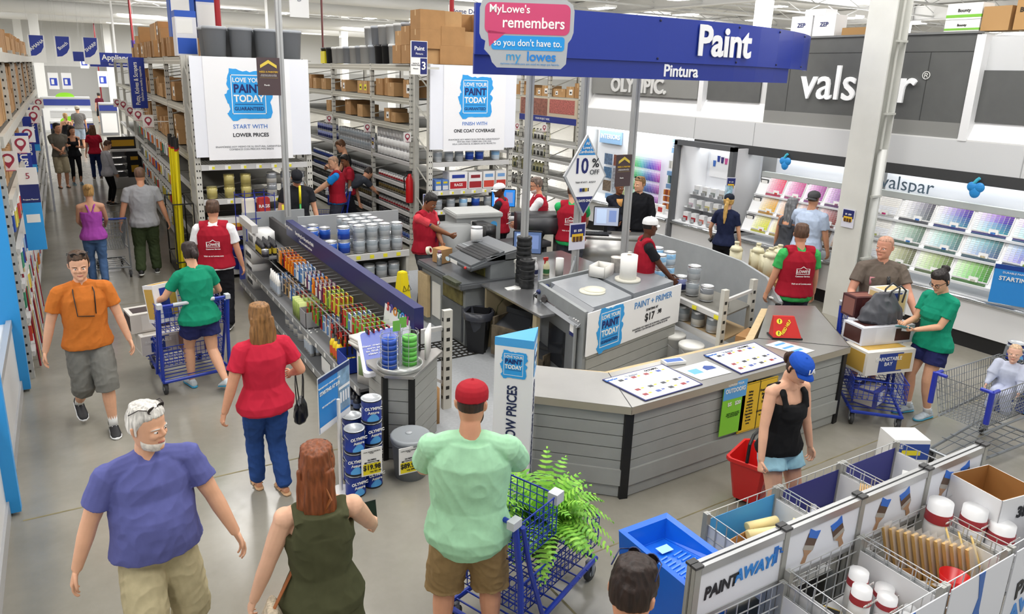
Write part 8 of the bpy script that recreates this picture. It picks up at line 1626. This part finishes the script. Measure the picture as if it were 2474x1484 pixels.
# fern in a pot on the cart
t=thing('potted_fern','bushy bright green fern standing in the cart beside the mint-shirted man','fern',(2.52,3.54,.345)); b=MB(); b.lathe([(.10,0),(.14,.20),(.15,.20),(.15,.22),(.12,.22)],18); b.build('pot',m('3a4a3a',.6),t,smooth=.7); b=MB(); rn=random.Random(4)
for i in range(130):
    az=rn.uniform(0,6.283); L=rn.uniform(.28,.52); el=rn.uniform(.35,1.35); P=[]
    p=Vector((.04*math.cos(az),.04*math.sin(az),.20)); d=Vector((math.cos(az)*math.cos(el),math.sin(az)*math.cos(el),math.sin(el)))
    for k in range(15): P.append(p.copy()); p=p+d*(L/14); d=(d+Vector((0,0,-.105-.05*(k>8)))).normalized()
    for k in range(1,15):
        t_=(P[k]-P[k-1]).normalized(); sd=t_.cross(Vector((0,0,1))); sd=sd.normalized() if sd.length>1e-4 else Vector((1,0,0)); nn_=sd.cross(t_); ll=.062*math.sin(math.pi*min(1,(k+1.5)/15.5))**.7+.008
        for s in (-1,1):
            tip=P[k]+sd*s*ll+t_*.012-nn_*.008; a=P[k]-t_*.009; c=P[k]+t_*.009; mid1=P[k]+sd*s*ll*.5-t_*.007+nn_*.002; mid2=P[k]+sd*s*ll*.5+t_*.013+nn_*.002
            b._add([tuple(a),tuple(mid1),tuple(tip),tuple(mid2),tuple(c)],[(0,1,2,3,4)],k%3 if rn.random()<.5 else i%3)
b.build('fronds',[m('7fbf3a',.5),m('6aae30',.5),m('97d048',.5)],t)
# red hand basket
t=thing('shopping_basket','red plastic rolling basket with black handle beside the woman in the blue cap','basket',(4.80,3.66,0),.35); RB=m('d4211f',.35); b=MB(); r0,r1=(.15,.11),(.21,.16)
def rr_(a,c,z): return [(x*a,y*c,z) for x,y in ((-1,-.8),(-.85,-1),(.85,-1),(1,-.8),(1,.8),(.85,1),(-.85,1),(-1,.8))]
A_,B_=rr_(*r0,.05),rr_(*r1,.44); n=8; b._add(A_+B_,[tuple(reversed(range(8)))]+[(i,(i+1)%8,8+(i+1)%8,8+i) for i in range(8)]); C_=rr_(r1[0]+.02,r1[1]+.02,.44); D_=rr_(r1[0]+.02,r1[1]+.02,.41); b._add(B_+C_+D_,[(i,(i+1)%8,8+(i+1)%8,8+i) for i in range(8)]+[(8+i,8+(i+1)%8,16+(i+1)%8,16+i) for i in range(8)]); b.build('basket_body',RB,t)
b=MB()
for i in range(9):
    for j in range(3): u=-.14+.035*i; z=.14+.09*j; y=-(r0[1]+(r1[1]-r0[1])*(z-.05)/.39)-.002; b._add([(u-.008,y,z-.03),(u+.008,y,z-.03),(u+.008,y-.006,z+.03),(u-.008,y-.006,z+.03)],[(0,1,2,3)])
b.build('slots',m('8a1010',.6),t); b=MB(); b.tube([(-.21,0,.42),(-.19,.0,.60),(-.12,.0,.66),(.12,.0,.66),(.19,.0,.60),(.21,0,.42)],.014,8); b.build('handle',BLACK,t); b=MB()
for x in (-.1,.1): b.tube([(x-.012,-.06,.025),(x+.012,-.06,.025)],.025,10); b.tube([(x-.012,.06,.025),(x+.012,.06,.025)],.025,10)
b.build('wheel',BLACK,t)
# cans at the picture's right edge
for j in range(4): olympic((8.78,3.55,.208*j),'blue and orange paint can stacked at the far end of the chip bay, %s up'%nth(j),-.6)
for i in range(2): olympic((8.98,3.42,.208*(i+0)),'blue paint can behind the edge stack, %s up'%nth(i),-.6)
t=thing('hanging_poster','blue price poster at the end of the blue chip bay','poster',(10.45,4.35,.78),-1.2); b=MB(); b.bx(-.30,.30,-.004,.004,0,.52); b.bx(-.30,.30,-.006,-.004,.46,.52,1); b.build('sheet',[m('2f8ad6',.4),m('1d3f8f',.4)],t); text(t,'STARTING AT',.075,(.0,-.01,.34),(1,0,0),UP,WHT,.02); text(t,'DURABLE PAINT + PRIMER',.035,(0,-.01,.42),(1,0,0),UP,WHT)
# fire extinguisher on the rack upright
t=thing('fire_extinguisher','red fire extinguisher hung on the rack end by the second banner','fire extinguisher',(5.80,13.27,.98)); b=MB(); b.lathe([(.07,0),(.075,.02),(.075,.46),(.04,.54),(.03,.58)],16); b.build('cylinder',m('c4161c',.3),t,smooth=.7); b=MB(); b.bx(-.06,.05,-.02,.02,.58,.64); b.tube([(-.03,0,.6),(-.12,0,.5),(-.10,0,.25)],.014,6); b.build('valve',BLACK,t); b=MB(); b.box(.04,.08,.3,.08,.06,.06); b.build('bracket',STEEL,t)
# appliances at the end of the long aisle
for i,(x,y,w,d,h,c,lab) in enumerate(((.3,36.,1.6,.7,1.0,'26272b','row of dark ranges facing the aisle end before the couple'),(.35,40,1.7,.8,1.25,'e9e9ea','white washers lined up beyond the dark ranges'),(.2,44,2.2,.8,1.7,'d8d9da','pale appliance row with a green topper farther back'),(2.0,42,.8,.8,1.5,'8c8d90','grey appliance by the maroon-shirted person'))):
    t=thing('appliance',lab,'appliance',(x,y,0)); b=MB(); b.bx(-w/2,w/2,0,d,0,h); b.bx(-w/2,w/2,-.02,d,h,h+.08,1); b.build('body',[m(c,.4),m('c9cacb',.4)],t,bevel=.01)
    n=2 if w>1 else 1
    for k in range(n): b=MB(); b.bx(-w/2+.06+k*w/n,-w/2-.06+(k+1)*w/n,-.015,0,.12,h*.72); b.build('door',m('111214' if c=='26272b' else 'f2f2f2',.2),t)
    b=MB(); b.bx(-w/2,w/2,-.018,0,h*.8,h*.98); b.build('control_strip',m('2d3c8f' if i!=1 else 'c9cacb',.4),t)
    if i in(0,2): b=MB(); b.prism([(math.cos(a)*.42,math.sin(a)*.22) for a in [math.pi*k/12 for k in range(13)]],(0,.1,h+.08),(1,0,0),(0,0,1),(0,.01,0)); b.build('topper',m('8fd62a',.4),t)
for i,(x,y,z,w,h) in enumerate(((-.2,41,2.25,.42,.75),(.35,41.5,2.25,.42,.75),(2.0,44,2.3,.45,.8),(1.3,46,3.2,.4,.7))):
    s=thing('appliance_banner','white banner picturing a blue appliance over the aisle end, %s from the near rack'%nth(i),'banner',(x,y,z)); b=MB(); b.bx(-w/2,w/2,-.01,.01,0,h); b.bx(-w*.35,w*.35,-.012,-.01,h*.22,h*.68,1); b.bx(-w*.22,w*.05,-.014,-.012,h*.3,h*.6,0); b.build('cloth',[m('eeeeef',.5),m('2a45b8',.5)],s); b=MB(); b.tube([(-w*.4,0,h),(-w*.4,0,ZC-z)],.004,4); b.tube([(w*.4,0,h),(w*.4,0,ZC-z)],.004,4); b.build('cable',m('cccccc',.5),s)
t=thing('merchandise_stand','black and white merchandise stand with yellow print beside the striped woman','stand',(1.42,24.0,0),.15); b=MB(); b.bx(-.4,.4,-.3,.3,0,.3); b.build('base',m('c9c9c9',.5),t); b=MB(); b.bx(.0,.4,-.3,.3,.3,1.05); b.build('side_block',m('1c1c20',.4),t); b=MB(); b.bx(.1,.3,-.304,-.3,.45,.65); b.bx(.1,.3,-.304,-.3,.8,.9); b.build('print',m('d0a028',.4),t)
for k in range(4): b=MB(); b.bx(-.4,.0,-.3,.3,.3+.2*k,.32+.2*k); b.bx(-.36,-.04,-.26,.0,.32+.2*k,.44+.2*k,1); b.build('shelf',[m('e4e4e4',.5),m('55565a',.5)],t)
b=MB(); b.bx(-.4,.4,-.02,.02,1.1,1.45); b.bx(-.3,.3,-.024,-.02,1.18,1.36,1); b.build('header',[m('1c1c20',.4),m('d0a028',.4)],t); b=MB(); b.bx(-.4,.4,-.3,.3,1.05,1.1); b.build('top',m('e4e4e4',.5),t)
b=MB(); b.bx(-.02,.02,-.16,.16,0,2.4); tag(b.build('door_slab',m('b9bcc6',.4),None,(-.42,20.5,0)),'tall grey panel leaning at the long aisle near rack','panel')
# ---------------------------------------------------------------- the people in the store
gf=ground_for
SK='e0ab8a'; SK2='d69c7c'; DK='5a3626'; MD='8a5a3e'
RV='a3182c'
# heading 0 faces away down the aisle (+Y), 180 faces the camera side, -90 faces the colour wall
person('man in olive tee and khaki shorts clasping his hands far down the aisle',gf(135,300,1.8),195,1.8,skin=SK2,top=('tee','6b665c'),bot=('shorts','a89c82'),shoes=('sandal','4a3626'),hands=((.0,.26,1.02),(.04,.27,1.03)),hair=('short','1f1a18'),q=.013,head=(35,0,0))
person('woman in black with folded arms beside the man in khaki shorts',gf(171,307,1.68),190,1.68,fem=True,skin=SK2,top=('tank','15151a'),bot=('legging','15151a'),shoes=('3f5560','9fc0c8'),hands=((.16,.22,1.22),(-.14,.24,1.16)),hair=('long','2b1d18',.16),q=.013,head=(30,0,0))
person('blond woman in black tank seen from behind at the dark ranges',gf(157,275,1.65),15,1.65,fem=True,top=('racer','15151a'),bot=('legging','1a1a20'),hair=('pony','b08a58'),q=.016,face=False)
person('man in grey tee and light blue shorts at the dark ranges',gf(186,257,1.78),10,1.78,top=('tee','6d6a68'),bot=('shorts','a9b9cc'),hair=('short','6a5a48'),cap=('b9b2a2','b9b2a2',True),q=.016,face=False,shoes='d0d0d0')
person('woman in red tee and navy trousers with long brown hair, walking away',gf(222,304,1.65),0,1.65,fem=True,top=('tee','b01832'),bot=('jeans','23305c'),hair=('long','5a3a22',.12),q=.013,face=False,feet=((-.1,.12,0,0),(.1,-.14,.05,0)),shoes='3a2420')
person('woman in striped long top and black leggings holding a white sheet',gf(252,341,1.62),-70,1.62,fem=True,skin=SK,top=('long','b9bac2',.82),bot=('legging','141416'),hair=('short','4a3022'),q=.013,hands=((-.22,.22,.85),(.2,.16,.80)),head=(0,-22,0),shoes='2c2420')
person('distant person in maroon shirt and black shorts beside the grey appliance',gf(238,226,1.75),30,1.75,top=('tee','5a1428'),bot=('shorts','1c1c20'),hair=('short','2a2220'),q=.02,face=False)
person('blond woman in purple tank top and jeans pushing the plain grey cart',gf(212,450,1.63),-2,1.63,fem=True,top=('racer','b04fb4',.86),bot=('jeans','4f6c96'),hair=('bun','b89058'),hands=((-.17,.34,1.02),(.20,.36,1.02)),curl=(1.0,1.0),q=.010,face=False,shoes='26262c',feet=((-.09,.05,0,0),(.1,-.2,.06,0)),w=1.05)
person('bald man in grey tee and olive trousers walking away down the aisle',gf(336,407,1.83),-4,1.83,skin=SK2,top=('tee','a3a4a8',.84),bot=('pants','404c32'),hair=('buzz','6a5040'),q=.010,face=False,w=1.15,belly=.02,hands=((-.36,.02,.82),(.36,.05,.84)),feet=((-.12,-.1,.03,0),(.12,.12,0,0)))
person('employee in red vest and white sleeves seen from behind by first banner',gf(512,489,1.76),-18,1.76,skin=SK2,vest=RV,top=('shirt','efeff0'),bot=('pants','1d1d22'),hair=('short','50392a'),q=.008,w=1.18,face=False,hands=((-.33,.05,.84),(.33,.06,.84)),feet=((-.12,.1,0,0),(.12,-.12,.02,0)),belly=.03)
person('man in orange tee and grey shorts with glasses on a neck cord',gf(185,607,1.8),187,1.8,skin=SK,top=('tee','c9722c'),bot=('shorts','74736d',1.0),shoes=('1d1d20','f0f0f0'),sock=('f2f2f0',.16),hair=('short','4a3524'),glasses=('head','15161a'),q=.006,w=1.08,belly=.015,hands=((-.34,.10,.84),(.36,.02,.82)),feet=((-.10,.20,0,-3),(.11,-.26,.10,4)),head=(-6,-6,0),
 extra=lambda o,k:(lambda b,sp,L:(b.tube([sp(1.50)[0]+L((-.07,.0,.02)),sp(1.42)[0]+L((-.085,.115,0)),sp(1.22)[0]+L((-.075,.15,0))],.005,5),b.tube([sp(1.50)[0]+L((.07,.0,.02)),sp(1.42)[0]+L((.085,.115,0)),sp(1.22)[0]+L((.075,.15,0)),sp(1.20)[0]+L((-.06,.155,0))],.005,5),k['part']('neck_cord',b,m('1c1c1c',.5))))(MB(),k['sp'],k['L']))
person('woman in green tee and navy shorts pushing the blue cart near the long aisle',gf(468,590,1.66),14,1.66,fem=True,skin=SK,top=('tee','128a68',.86),bot=('shorts','2b3060',.52),shoes=('cfd8dc','3fa0c8'),hair=('pony','2e2220',.10),q=.007,face=False,w=1.18,lean=10,hands=((-.34,.38,1.04),(.28,.36,1.04)),curl=(1.0,1.0),feet=((-.10,.14,0,0),(.12,-.30,.08,0)))
person('woman in red ribbed top and jeans with blond-streaked hair carrying a black handbag',gf(628,742,1.66),5,1.66,fem=True,skin=SK2,top=('tee','c8263f',.84,m('c8263f',.85,0,0,.0,30,0,(1,1,1),.25)),bot=('jeans','2b4a86'),shoes=('sandal','c9a27a'),hair=('bob','8a6238',.16),q=.006,face=False,w=1.22,hands=((-.36,-.02,.86),(.30,.18,1.02)),curl=(.5,1.2),feet=((-.07,.14,0,-4),(.10,-.08,.0,3)),armw=1.15)
person('white-haired man in blue tee and khaki cargo shorts smiling to one side',gf(340,966,1.76),186,1.76,skin=SK,top=('tee','5f639f',.92),bot=('shorts','b7ab88',1.05),shoes=('4a3c2c','2c2620'),hair=('short','d3cfc8'),glasses=('head','2a1c18'),beard='d9d2c8',q=.006,w=1.18,belly=.09,hands=((-.40,.16,.86),(.40,-.02,.84)),feet=((-.14,-.24,.07,6),(.13,.26,0,-4)),head=(38,-4,0),armw=1.05)
person('red-haired woman in olive sleeveless dress with sunglasses on her head',gf(765,1094,1.68),-8,1.68,fem=True,skin='e6b597',top=('dress','4b4c33'),bot=('none','000000'),shoes=('sandal','7a5a40'),hair=('long','7d4322',.24),glasses=('head','2c1f14'),q=.006,w=1.16,face=True,hands=((-.38,.10,.80),(.36,.34,1.02)),curl=(.5,1.1),head=(-14,2,0),armw=1.12,palms=(None,(-.6,.2,.3)))
person('man in mint shirt and red backward cap leaning on the cart with the fern',gf(1138,938,1.82),-30,1.82,skin=SK2,top=('shirt','a9dcb4',.80),bot=('shorts','9a8058',1.0),shoes='3a3a3c',hair=('buzz','3a2a20'),cap=('a8202c','2b2d3c'),beard='3a2a22',q=.006,w=1.26,belly=.03,hands=((-.10,.36,1.12),(.22,.40,1.06)),head=(-10,-6,0),face=True,elb=((-.8,-.4,-.3),(.9,-.3,-.3)),armw=1.02,feet=((-.15,.0,0,8),(.15,.05,0,-8)))
person('dark-haired man in tan shirt beside the blue tray stack',gf(1522,1392,1.76),-62,1.76,skin=SK2,top=('tee','c98a48'),bot=('pants','3a3a40'),hair=('short','2a1c16'),glasses=('head','1c2a5a'),q=.006,head=(0,-12,0))
person('woman in blue baseball cap and black tank top holding the red basket',gf(1918,842,1.62),172,1.62,fem=True,skin='e2ae90',top=('tank','141416',.88),bot=('shorts','9cc8d8',.42),shoes=('d8d8d8','ffffff'),hair=('pony','3a2418',.12),cap=('2052b8','2052b8'),q=.006,w=1.08,hands=((.32,.14,.80),(-.30,.05,.80))[::-1],curl=(.6,1.2),head=(4,-30,4),feet=((-.16,.02,0,6),(.14,.1,0,-4)),armw=1.05,extra=lambda o,k:text(o,'LA',.055,tuple(k['hd'](0,.118,.195)),tuple(k['HR']@V3(-1,0,0)),tuple(k['HR']@V3(0,-.35,1)),m('f2f2f2',.6),.02,name='cap_emblem'))
person('man in black printed tee and black cap looking down beside the first banner shelf',gf(715,410,1.86),170,1.86,skin=SK2,top=('tee','202126'),bot=('pants','23232a'),cap=('1e1f24','1e1f24'),hair=('buzz','4a3428'),q=.010,w=1.08,head=(0,-30,0),hands=((-.32,.10,.84),(.34,.12,.84)))
person('bald employee in red vest with bright blue sleeves reading a clipboard',gf(812,380,1.82),68,1.82,skin=SK,vest=RV,top=('tee','1b86d8'),bot=('pants','3c3f4c'),hair=('buzz','a08068'),q=.010,w=1.15,hands=((-.12,.44,1.06),(.20,.44,1.05)),curl=(.9,.9),head=(20,-14,0),palms=((0,.2,1),(0,.2,1)))
person('young employee in red vest behind the bald employee in the paint aisle',gf(840,376,1.70),80,1.70,skin=MD,vest=RV,top=('tee','a82032'),bot=('pants','23232a'),hair=('short','171312'),q=.012,head=(20,-20,0))
person('man in dark grey tee bending down to the low can shelf',(5.16,15.4),-78,1.80,skin=SK2,lean=72,top=('tee','3f434c'),bot=('shorts','1f1f24',1.0),hair=('short','2c1f18'),q=.011,w=1.1,hands=((.0,.40,.52),(.22,.86,.72)),feet=((-.14,-.06,0,6),(.14,.08,0,-4)),shoes='9a9a9c')
person('man in black tank top reading his phone deep in the paint aisle',gf(832,337,1.93),70,1.90,skin=SK,top=('tank','16161a'),bot=('pants','1c1c20'),hair=('short','5a3c24'),q=.012,w=1.08,hands=((-.06,.34,1.18),(.16,.36,1.14)),curl=(.9,.9),head=(0,-26,0))
person('employee in red vest and red tee taping a carton beside the tint machine',(4.54,9.80),213,1.76,skin=MD,vest=RV,top=('tee','c8404a'),bot=('pants','4a4c52'),hair=('short','17110f'),q=.008,w=1.22,belly=.03,hands=((.06,.34,1.02),(-.16,.38,1.12)),curl=(.9,.8),head=(0,-28,0))
person('employee in white cap behind the slanted terminal',gf(1213,446,1.68),40,1.68,skin=DK,vest=RV,top=('tee','202024'),bot=('pants','23232a'),cap=('efefef','efefef',False),hair=('buzz','17110f'),q=.010,hands=((-.1,.36,1.06),(.14,.36,1.06)),head=(30,-10,0))
person('grey-bearded employee in red vest and white sleeves behind the desk',gf(1303,433,1.80),62,1.80,skin=SK2,vest=RV,top=('shirt','ededee'),bot=('pants','23232a'),hair=('short','6a5a50'),beard='cfcac4',glasses=('face','33302e'),q=.009,w=1.24,belly=.06,hands=((-.1,.36,1.02),(.2,.34,.98)),head=(0,-10,0))
person('employee in red vest over green tee at the pale-document monitor',gf(1385,448,1.82),-40,1.82,skin=SK,vest=RV,top=('tee','2fae62',.84),bot=('shorts','44464e',1.0),hair=('short','4a3426'),q=.009,w=1.2,face=False,hands=((-.06,.40,1.0),(.22,.52,1.02)),shoes='2c2c30')
person('man in tan tee and dark hooded jacket behind the pale-document monitor',gf(1496,440,1.63),160,1.63,skin=MD,top=('hoodie','1b1e2a'),bot=('pants','2a2c34'),hair=('buzz','1b1512'),q=.009,hands=((.02,.30,1.0),(-.16,.30,1.02)),head=(14,-4,0),extra=lambda o,k:(lambda b,p,R,L:(rings(b,[(p+R@L((0,.085,dz)),R@V3(1,0,0),R@V3(0,1,0),.07*k['s'],.062*k['s'],.01) for dz in (-.22,-.1,.05,.14)],14),k['part']('inner_tee',b,m('d9a05a',.8))))(MB(),*k['sp'](1.30),k['L']))
person('man in black hooded sweatshirt with sunglasses on his head beside the third pole',gf(1548,431,1.80),150,1.80,skin=SK,top=('hoodie','15161b'),bot=('pants','2a2c34'),hair=('short','8a6a44'),glasses=('head','17181c'),q=.009,hands=((-.22,.24,.95),(.22,.24,.95)),head=(-58,-4,0))
person('employee in white cap and red vest over black tee behind the shaker cabinets',gf(1566,529,1.76),-120,1.76,skin=DK,vest=RV,top=('tee','1b1b1f'),bot=('pants','23232a'),cap=('ededed','ededed'),hair=('buzz','15100e'),q=.007,hands=((-.06,.36,.98),(.12,.36,.98)),curl=(.8,.8),head=(30,-4,0))
person('blond woman in navy tee and dark cap facing the sample booth',gf(1762,471,1.68),-62,1.68,fem=True,skin=SK,top=('tee','1c2442'),bot=('pants','17171c'),hair=('longpony','c8a05a',.42),cap=('1f2430','1f2430'),q=.009,face=False,hands=((-.30,.22,.96),(.26,.10,.86)))
person('woman with long grey hair in charcoal tank looking at the warm colours',gf(1914,484,1.64),-88,1.64,fem=True,skin=SK2,top=('tank','4a4c52'),bot=('jeans','2f4a78'),hair=('long','77797c',.26),q=.010,face=False,w=1.08)
person('man in pale blue shirt and grey cap looking at the warm colours',gf(1966,466,1.82),-80,1.82,skin=SK2,top=('shirt','b9c8e0',.82),bot=('shorts','8a7a58',1.0),cap=('4a4a4c','4a4a4c',True),hair=('buzz','6a5040'),q=.010,face=False,w=1.22,belly=.04,shoes='a03030',hands=((-.24,.34,1.2),(.3,.1,.86)))
person('bearded employee in red vest over green tee beside the jugs',gf(1940,548,1.78),-28,1.78,skin=SK2,vest=RV,top=('tee','3fae5a',.84),bot=('pants','3c3e4c'),hair=('short','5a4030'),beard='5a4030',glasses=('face','3a3a3a'),q=.007,w=1.14,hands=((-.30,.10,.86),(.30,.10,.86)),head=(-26,0,0),belly=.03)
person('bald man in brown-grey tee with sunglasses at his collar',gf(2142,575,1.82),140,1.82,skin='d79a80',top=('tee','6c6158',.84),bot=('shorts','23346e',1.0),hair=('buzz','c09078'),q=.006,w=1.14,hands=((.32,.30,1.0),(-.30,.34,1.0))[::-1],curl=(1.,1.),head=(-45,-2,0),
 extra=lambda o,k:(lambda b,p,R,L,s:(b.prism([(0,0),(.10*s,0),(.10*s,.09*s),(0,.09*s)],Vector(tuple(p+R@L((.04,.135,-.05)))),Vector(tuple(R@V3(1,-.25,0))),Vector((0,0,1)),(0,.004,0)),k['part']('chest_print',b,m('d08a92',.7)),(lambda g:(g.tube([p+R@L((-.04,.135,.06)),p+R@L((-.05,.15,.0)),p+R@L((-.045,.152,-.05))],.018*s,8,0,True,.4),k['part']('hanging_sunglasses',g,m('1a1a1c',.3))))(MB())))(MB(),*k['sp'](1.30),k['L'],k['s']))
person('woman with glasses in green tee and navy shorts typing on her phone',gf(2288,652,1.66),78,1.66,fem=True,skin=SK,top=('tee','149070',.86),bot=('shorts','282c5a',.55),shoes=('b9c4cc','4aa8c8'),sock=('e8e8e8',.06),hair=('bun','1f1614'),glasses=('face','1a1a1c'),q=.006,w=1.14,hands=((-.06,.36,1.10),(.10,.36,1.12)),curl=(.9,.8),head=(6,-26,0),feet=((-.10,.0,0,6),(.10,.08,0,-4)),palms=((.3,-.2,1),(-.3,-.2,1)))
# the baby in the cart seat
person('baby in pale striped suit sitting in the cart seat at the picture edge',(7.76,3.14),100,.80,skin='eab8a0',w=1.5,hsz=1.55,top=('long','c3c9dc'),bot=('pants','b9bfd6'),shoes='e8e4e0',hair=('buzz','c9a888'),q=.007,z0=.24,hands=((-.30,.34,1.0),(.30,.34,1.0)),feet=((-.16,.42,.42,0),(.16,.42,.42,0)),armw=1.4,head=(10,0,0))
# ---- things carried
def held(name,b,mats,p,rot,lab,cat): o=b.build(name,mats,None,tuple(p)); o.rotation_euler=rot; return tag(o,lab,cat)
def hand(key,i): 
    for k in PEOPLE:
        if k.startswith(key): return PEOPLE[k][i]
h=hand('red-haired woman',1); b=MB(); b.bx(-.037,.037,-.075,.075,-.004,.004); b.bx(-.034,.034,-.07,.07,.004,.005,1); held('phone',b,[m('17171a',.3),m('0c0c10',.1)],h+Vector((.03,.11,.0)),(1.2,.2,.3),'black phone in the hand of the red-haired woman','phone')
h=hand('woman with glasses',0); h2=hand('woman with glasses',1); b=MB(); b.bx(-.037,.037,-.075,.075,-.004,.004); held('phone',b,m('3f8f9a',.3),(h+h2)/2+Vector((-.12,.0,.01)),(.3,.4,1.4),'teal phone held by the woman with glasses','phone')
h=hand('man in black tank',0); b=MB(); b.bx(-.037,.037,-.075,.075,-.004,.004); held('phone',b,m('1c1c1f',.3),h+Vector((-.08,.03,.03)),(.5,0,1.),'phone held by the man in the black tank top','phone')
h=hand('blond woman in navy',0); b=MB(); b.tube([(-.0,0,-.05),(0,0,.09)],.04,10); held('mug',b,m('1a1a1c',.4),h+Vector((.05,.02,-.08)),(.3,.8,0),'dark tumbler in the hand of the blond woman in navy','tumbler')
h=hand('bald employee',0); h2=hand('bald employee',1); b=MB(); b.bx(-.16,.16,-.22,.22,-.004,.004); b.bx(-.10,.10,-.15,.10,.004,.006,1); held('clipboard',b,[m('9a8e84',.6),m('eceae6',.6)],(h+h2)/2+Vector((-.20,.04,.01)),(.1,-.25,.2),'brown clipboard held by the bald employee','clipboard')
for i in range(4): b=MB(); b.bx(-.02,.02,-.006,.006,0,.42); held('wood_sample',b,m(['c08a48','a8743a','c99a58','8a5a2c'][i],.5),h+Vector((-.16+.03*i,.10+.02*i,.05)),(.1,-.45-.04*i,.3),'thin wood sample fanned beside the clipboard, %s of four'%nth(i),'wood sample')
h=hand('woman in striped',0); b=MB(); b.bx(-.09,.09,-.002,.002,-.25,.02); held('paper',b,m('f0f0f0',.6),h+Vector((.06,.03,-.02)),(0,.15,-.6),'white sheet in the hand of the striped woman','paper')
b=MB(); b.lathe([(.035,-.025),(.06,-.025),(.06,.025),(.035,.025),(.035,-.025)],18,[0,0,0,1],(0,0,0),False); held('tape_roll',b,[m('e6dfc8',.4),m('a83a3a',.5)],Vector((4.36,9.28,1.02)),(1.3,.2,.6),'roll of packing tape in the hand of the red-tee employee','tape roll')
b=MB(); b.box(0,0,.1,.2,.2,.2); tag(b.build('small_carton',KRAFT,None,(4.46,9.05,.90),.3),'small brown carton on the tint machine deck before the red-tee employee','carton')
b=MB(); b.cyl(0,0,0,.17,.035,14); b.cyl(0,0,.17,.21,.026,12,1); tag(b.build('steel_bottle',[m('b9b9b9',.25,.8),m('8a5a6a',.4)],None,(4.34,8.90,.895),0,.7),'steel bottle with a pink cap on the tint machine deck','bottle')
def handbag(name,lab,x,y,z,rz,sc,col,strap,straps,wr=.004):
    t=thing(name,lab,'handbag',(x,y,z),rz); b=MB(); rings(b,[(V3(0,0,zz*sc),V3(1,0,0),V3(0,1,0),a*sc,c*sc,c*sc) for zz,a,c in ((0,.15,.06),(.03,.18,.075),(.14,.17,.065),(.22,.13,.03))],18); me=remesh(b,.008,3,wr,12,2.); me.name='bag_body'; me.materials.append(col); o=bpy.data.objects.new('bag_body',me); COL.objects.link(o); o.parent=t
    b=MB()
    for P in straps: b.tube(P,.012,8,0,True,.4)
    b.build('strap',strap,t); return t
h=hand('woman in red ribbed',1); handbag('handbag','black leather handbag hanging from the arm of the woman in the red top',h.x+.05,h.y-.06,h.z-.42,1.2,.8,m('17171a',.3),m('17171a',.3),[[(-.08,.02,.16),(-.05,.03,.34),(.0,.03,.44),(.05,.03,.34),(.08,.02,.16)],[(-.08,-.02,.16),(-.05,-.03,.34),(.0,-.03,.44),(.05,-.03,.34),(.08,-.02,.16)]])
rp=gf(765,1094,1.68); rx,ry=rp
t=handbag('crossbody_bag','woven beige bag with a tan strap across the back of the red-haired woman',rx-.26,ry-.02,.70,1.4,.85,m('b9ab94',.8,0,0,.35,60),m('9a5a2c',.5),[[(-.0,.0,.17),(.04,-.10,.34),(.02,-.24,.62),(-.05,-.30,.78),(-.0,-.27,.85)]])
bpy.data.scenes.remove(TS)
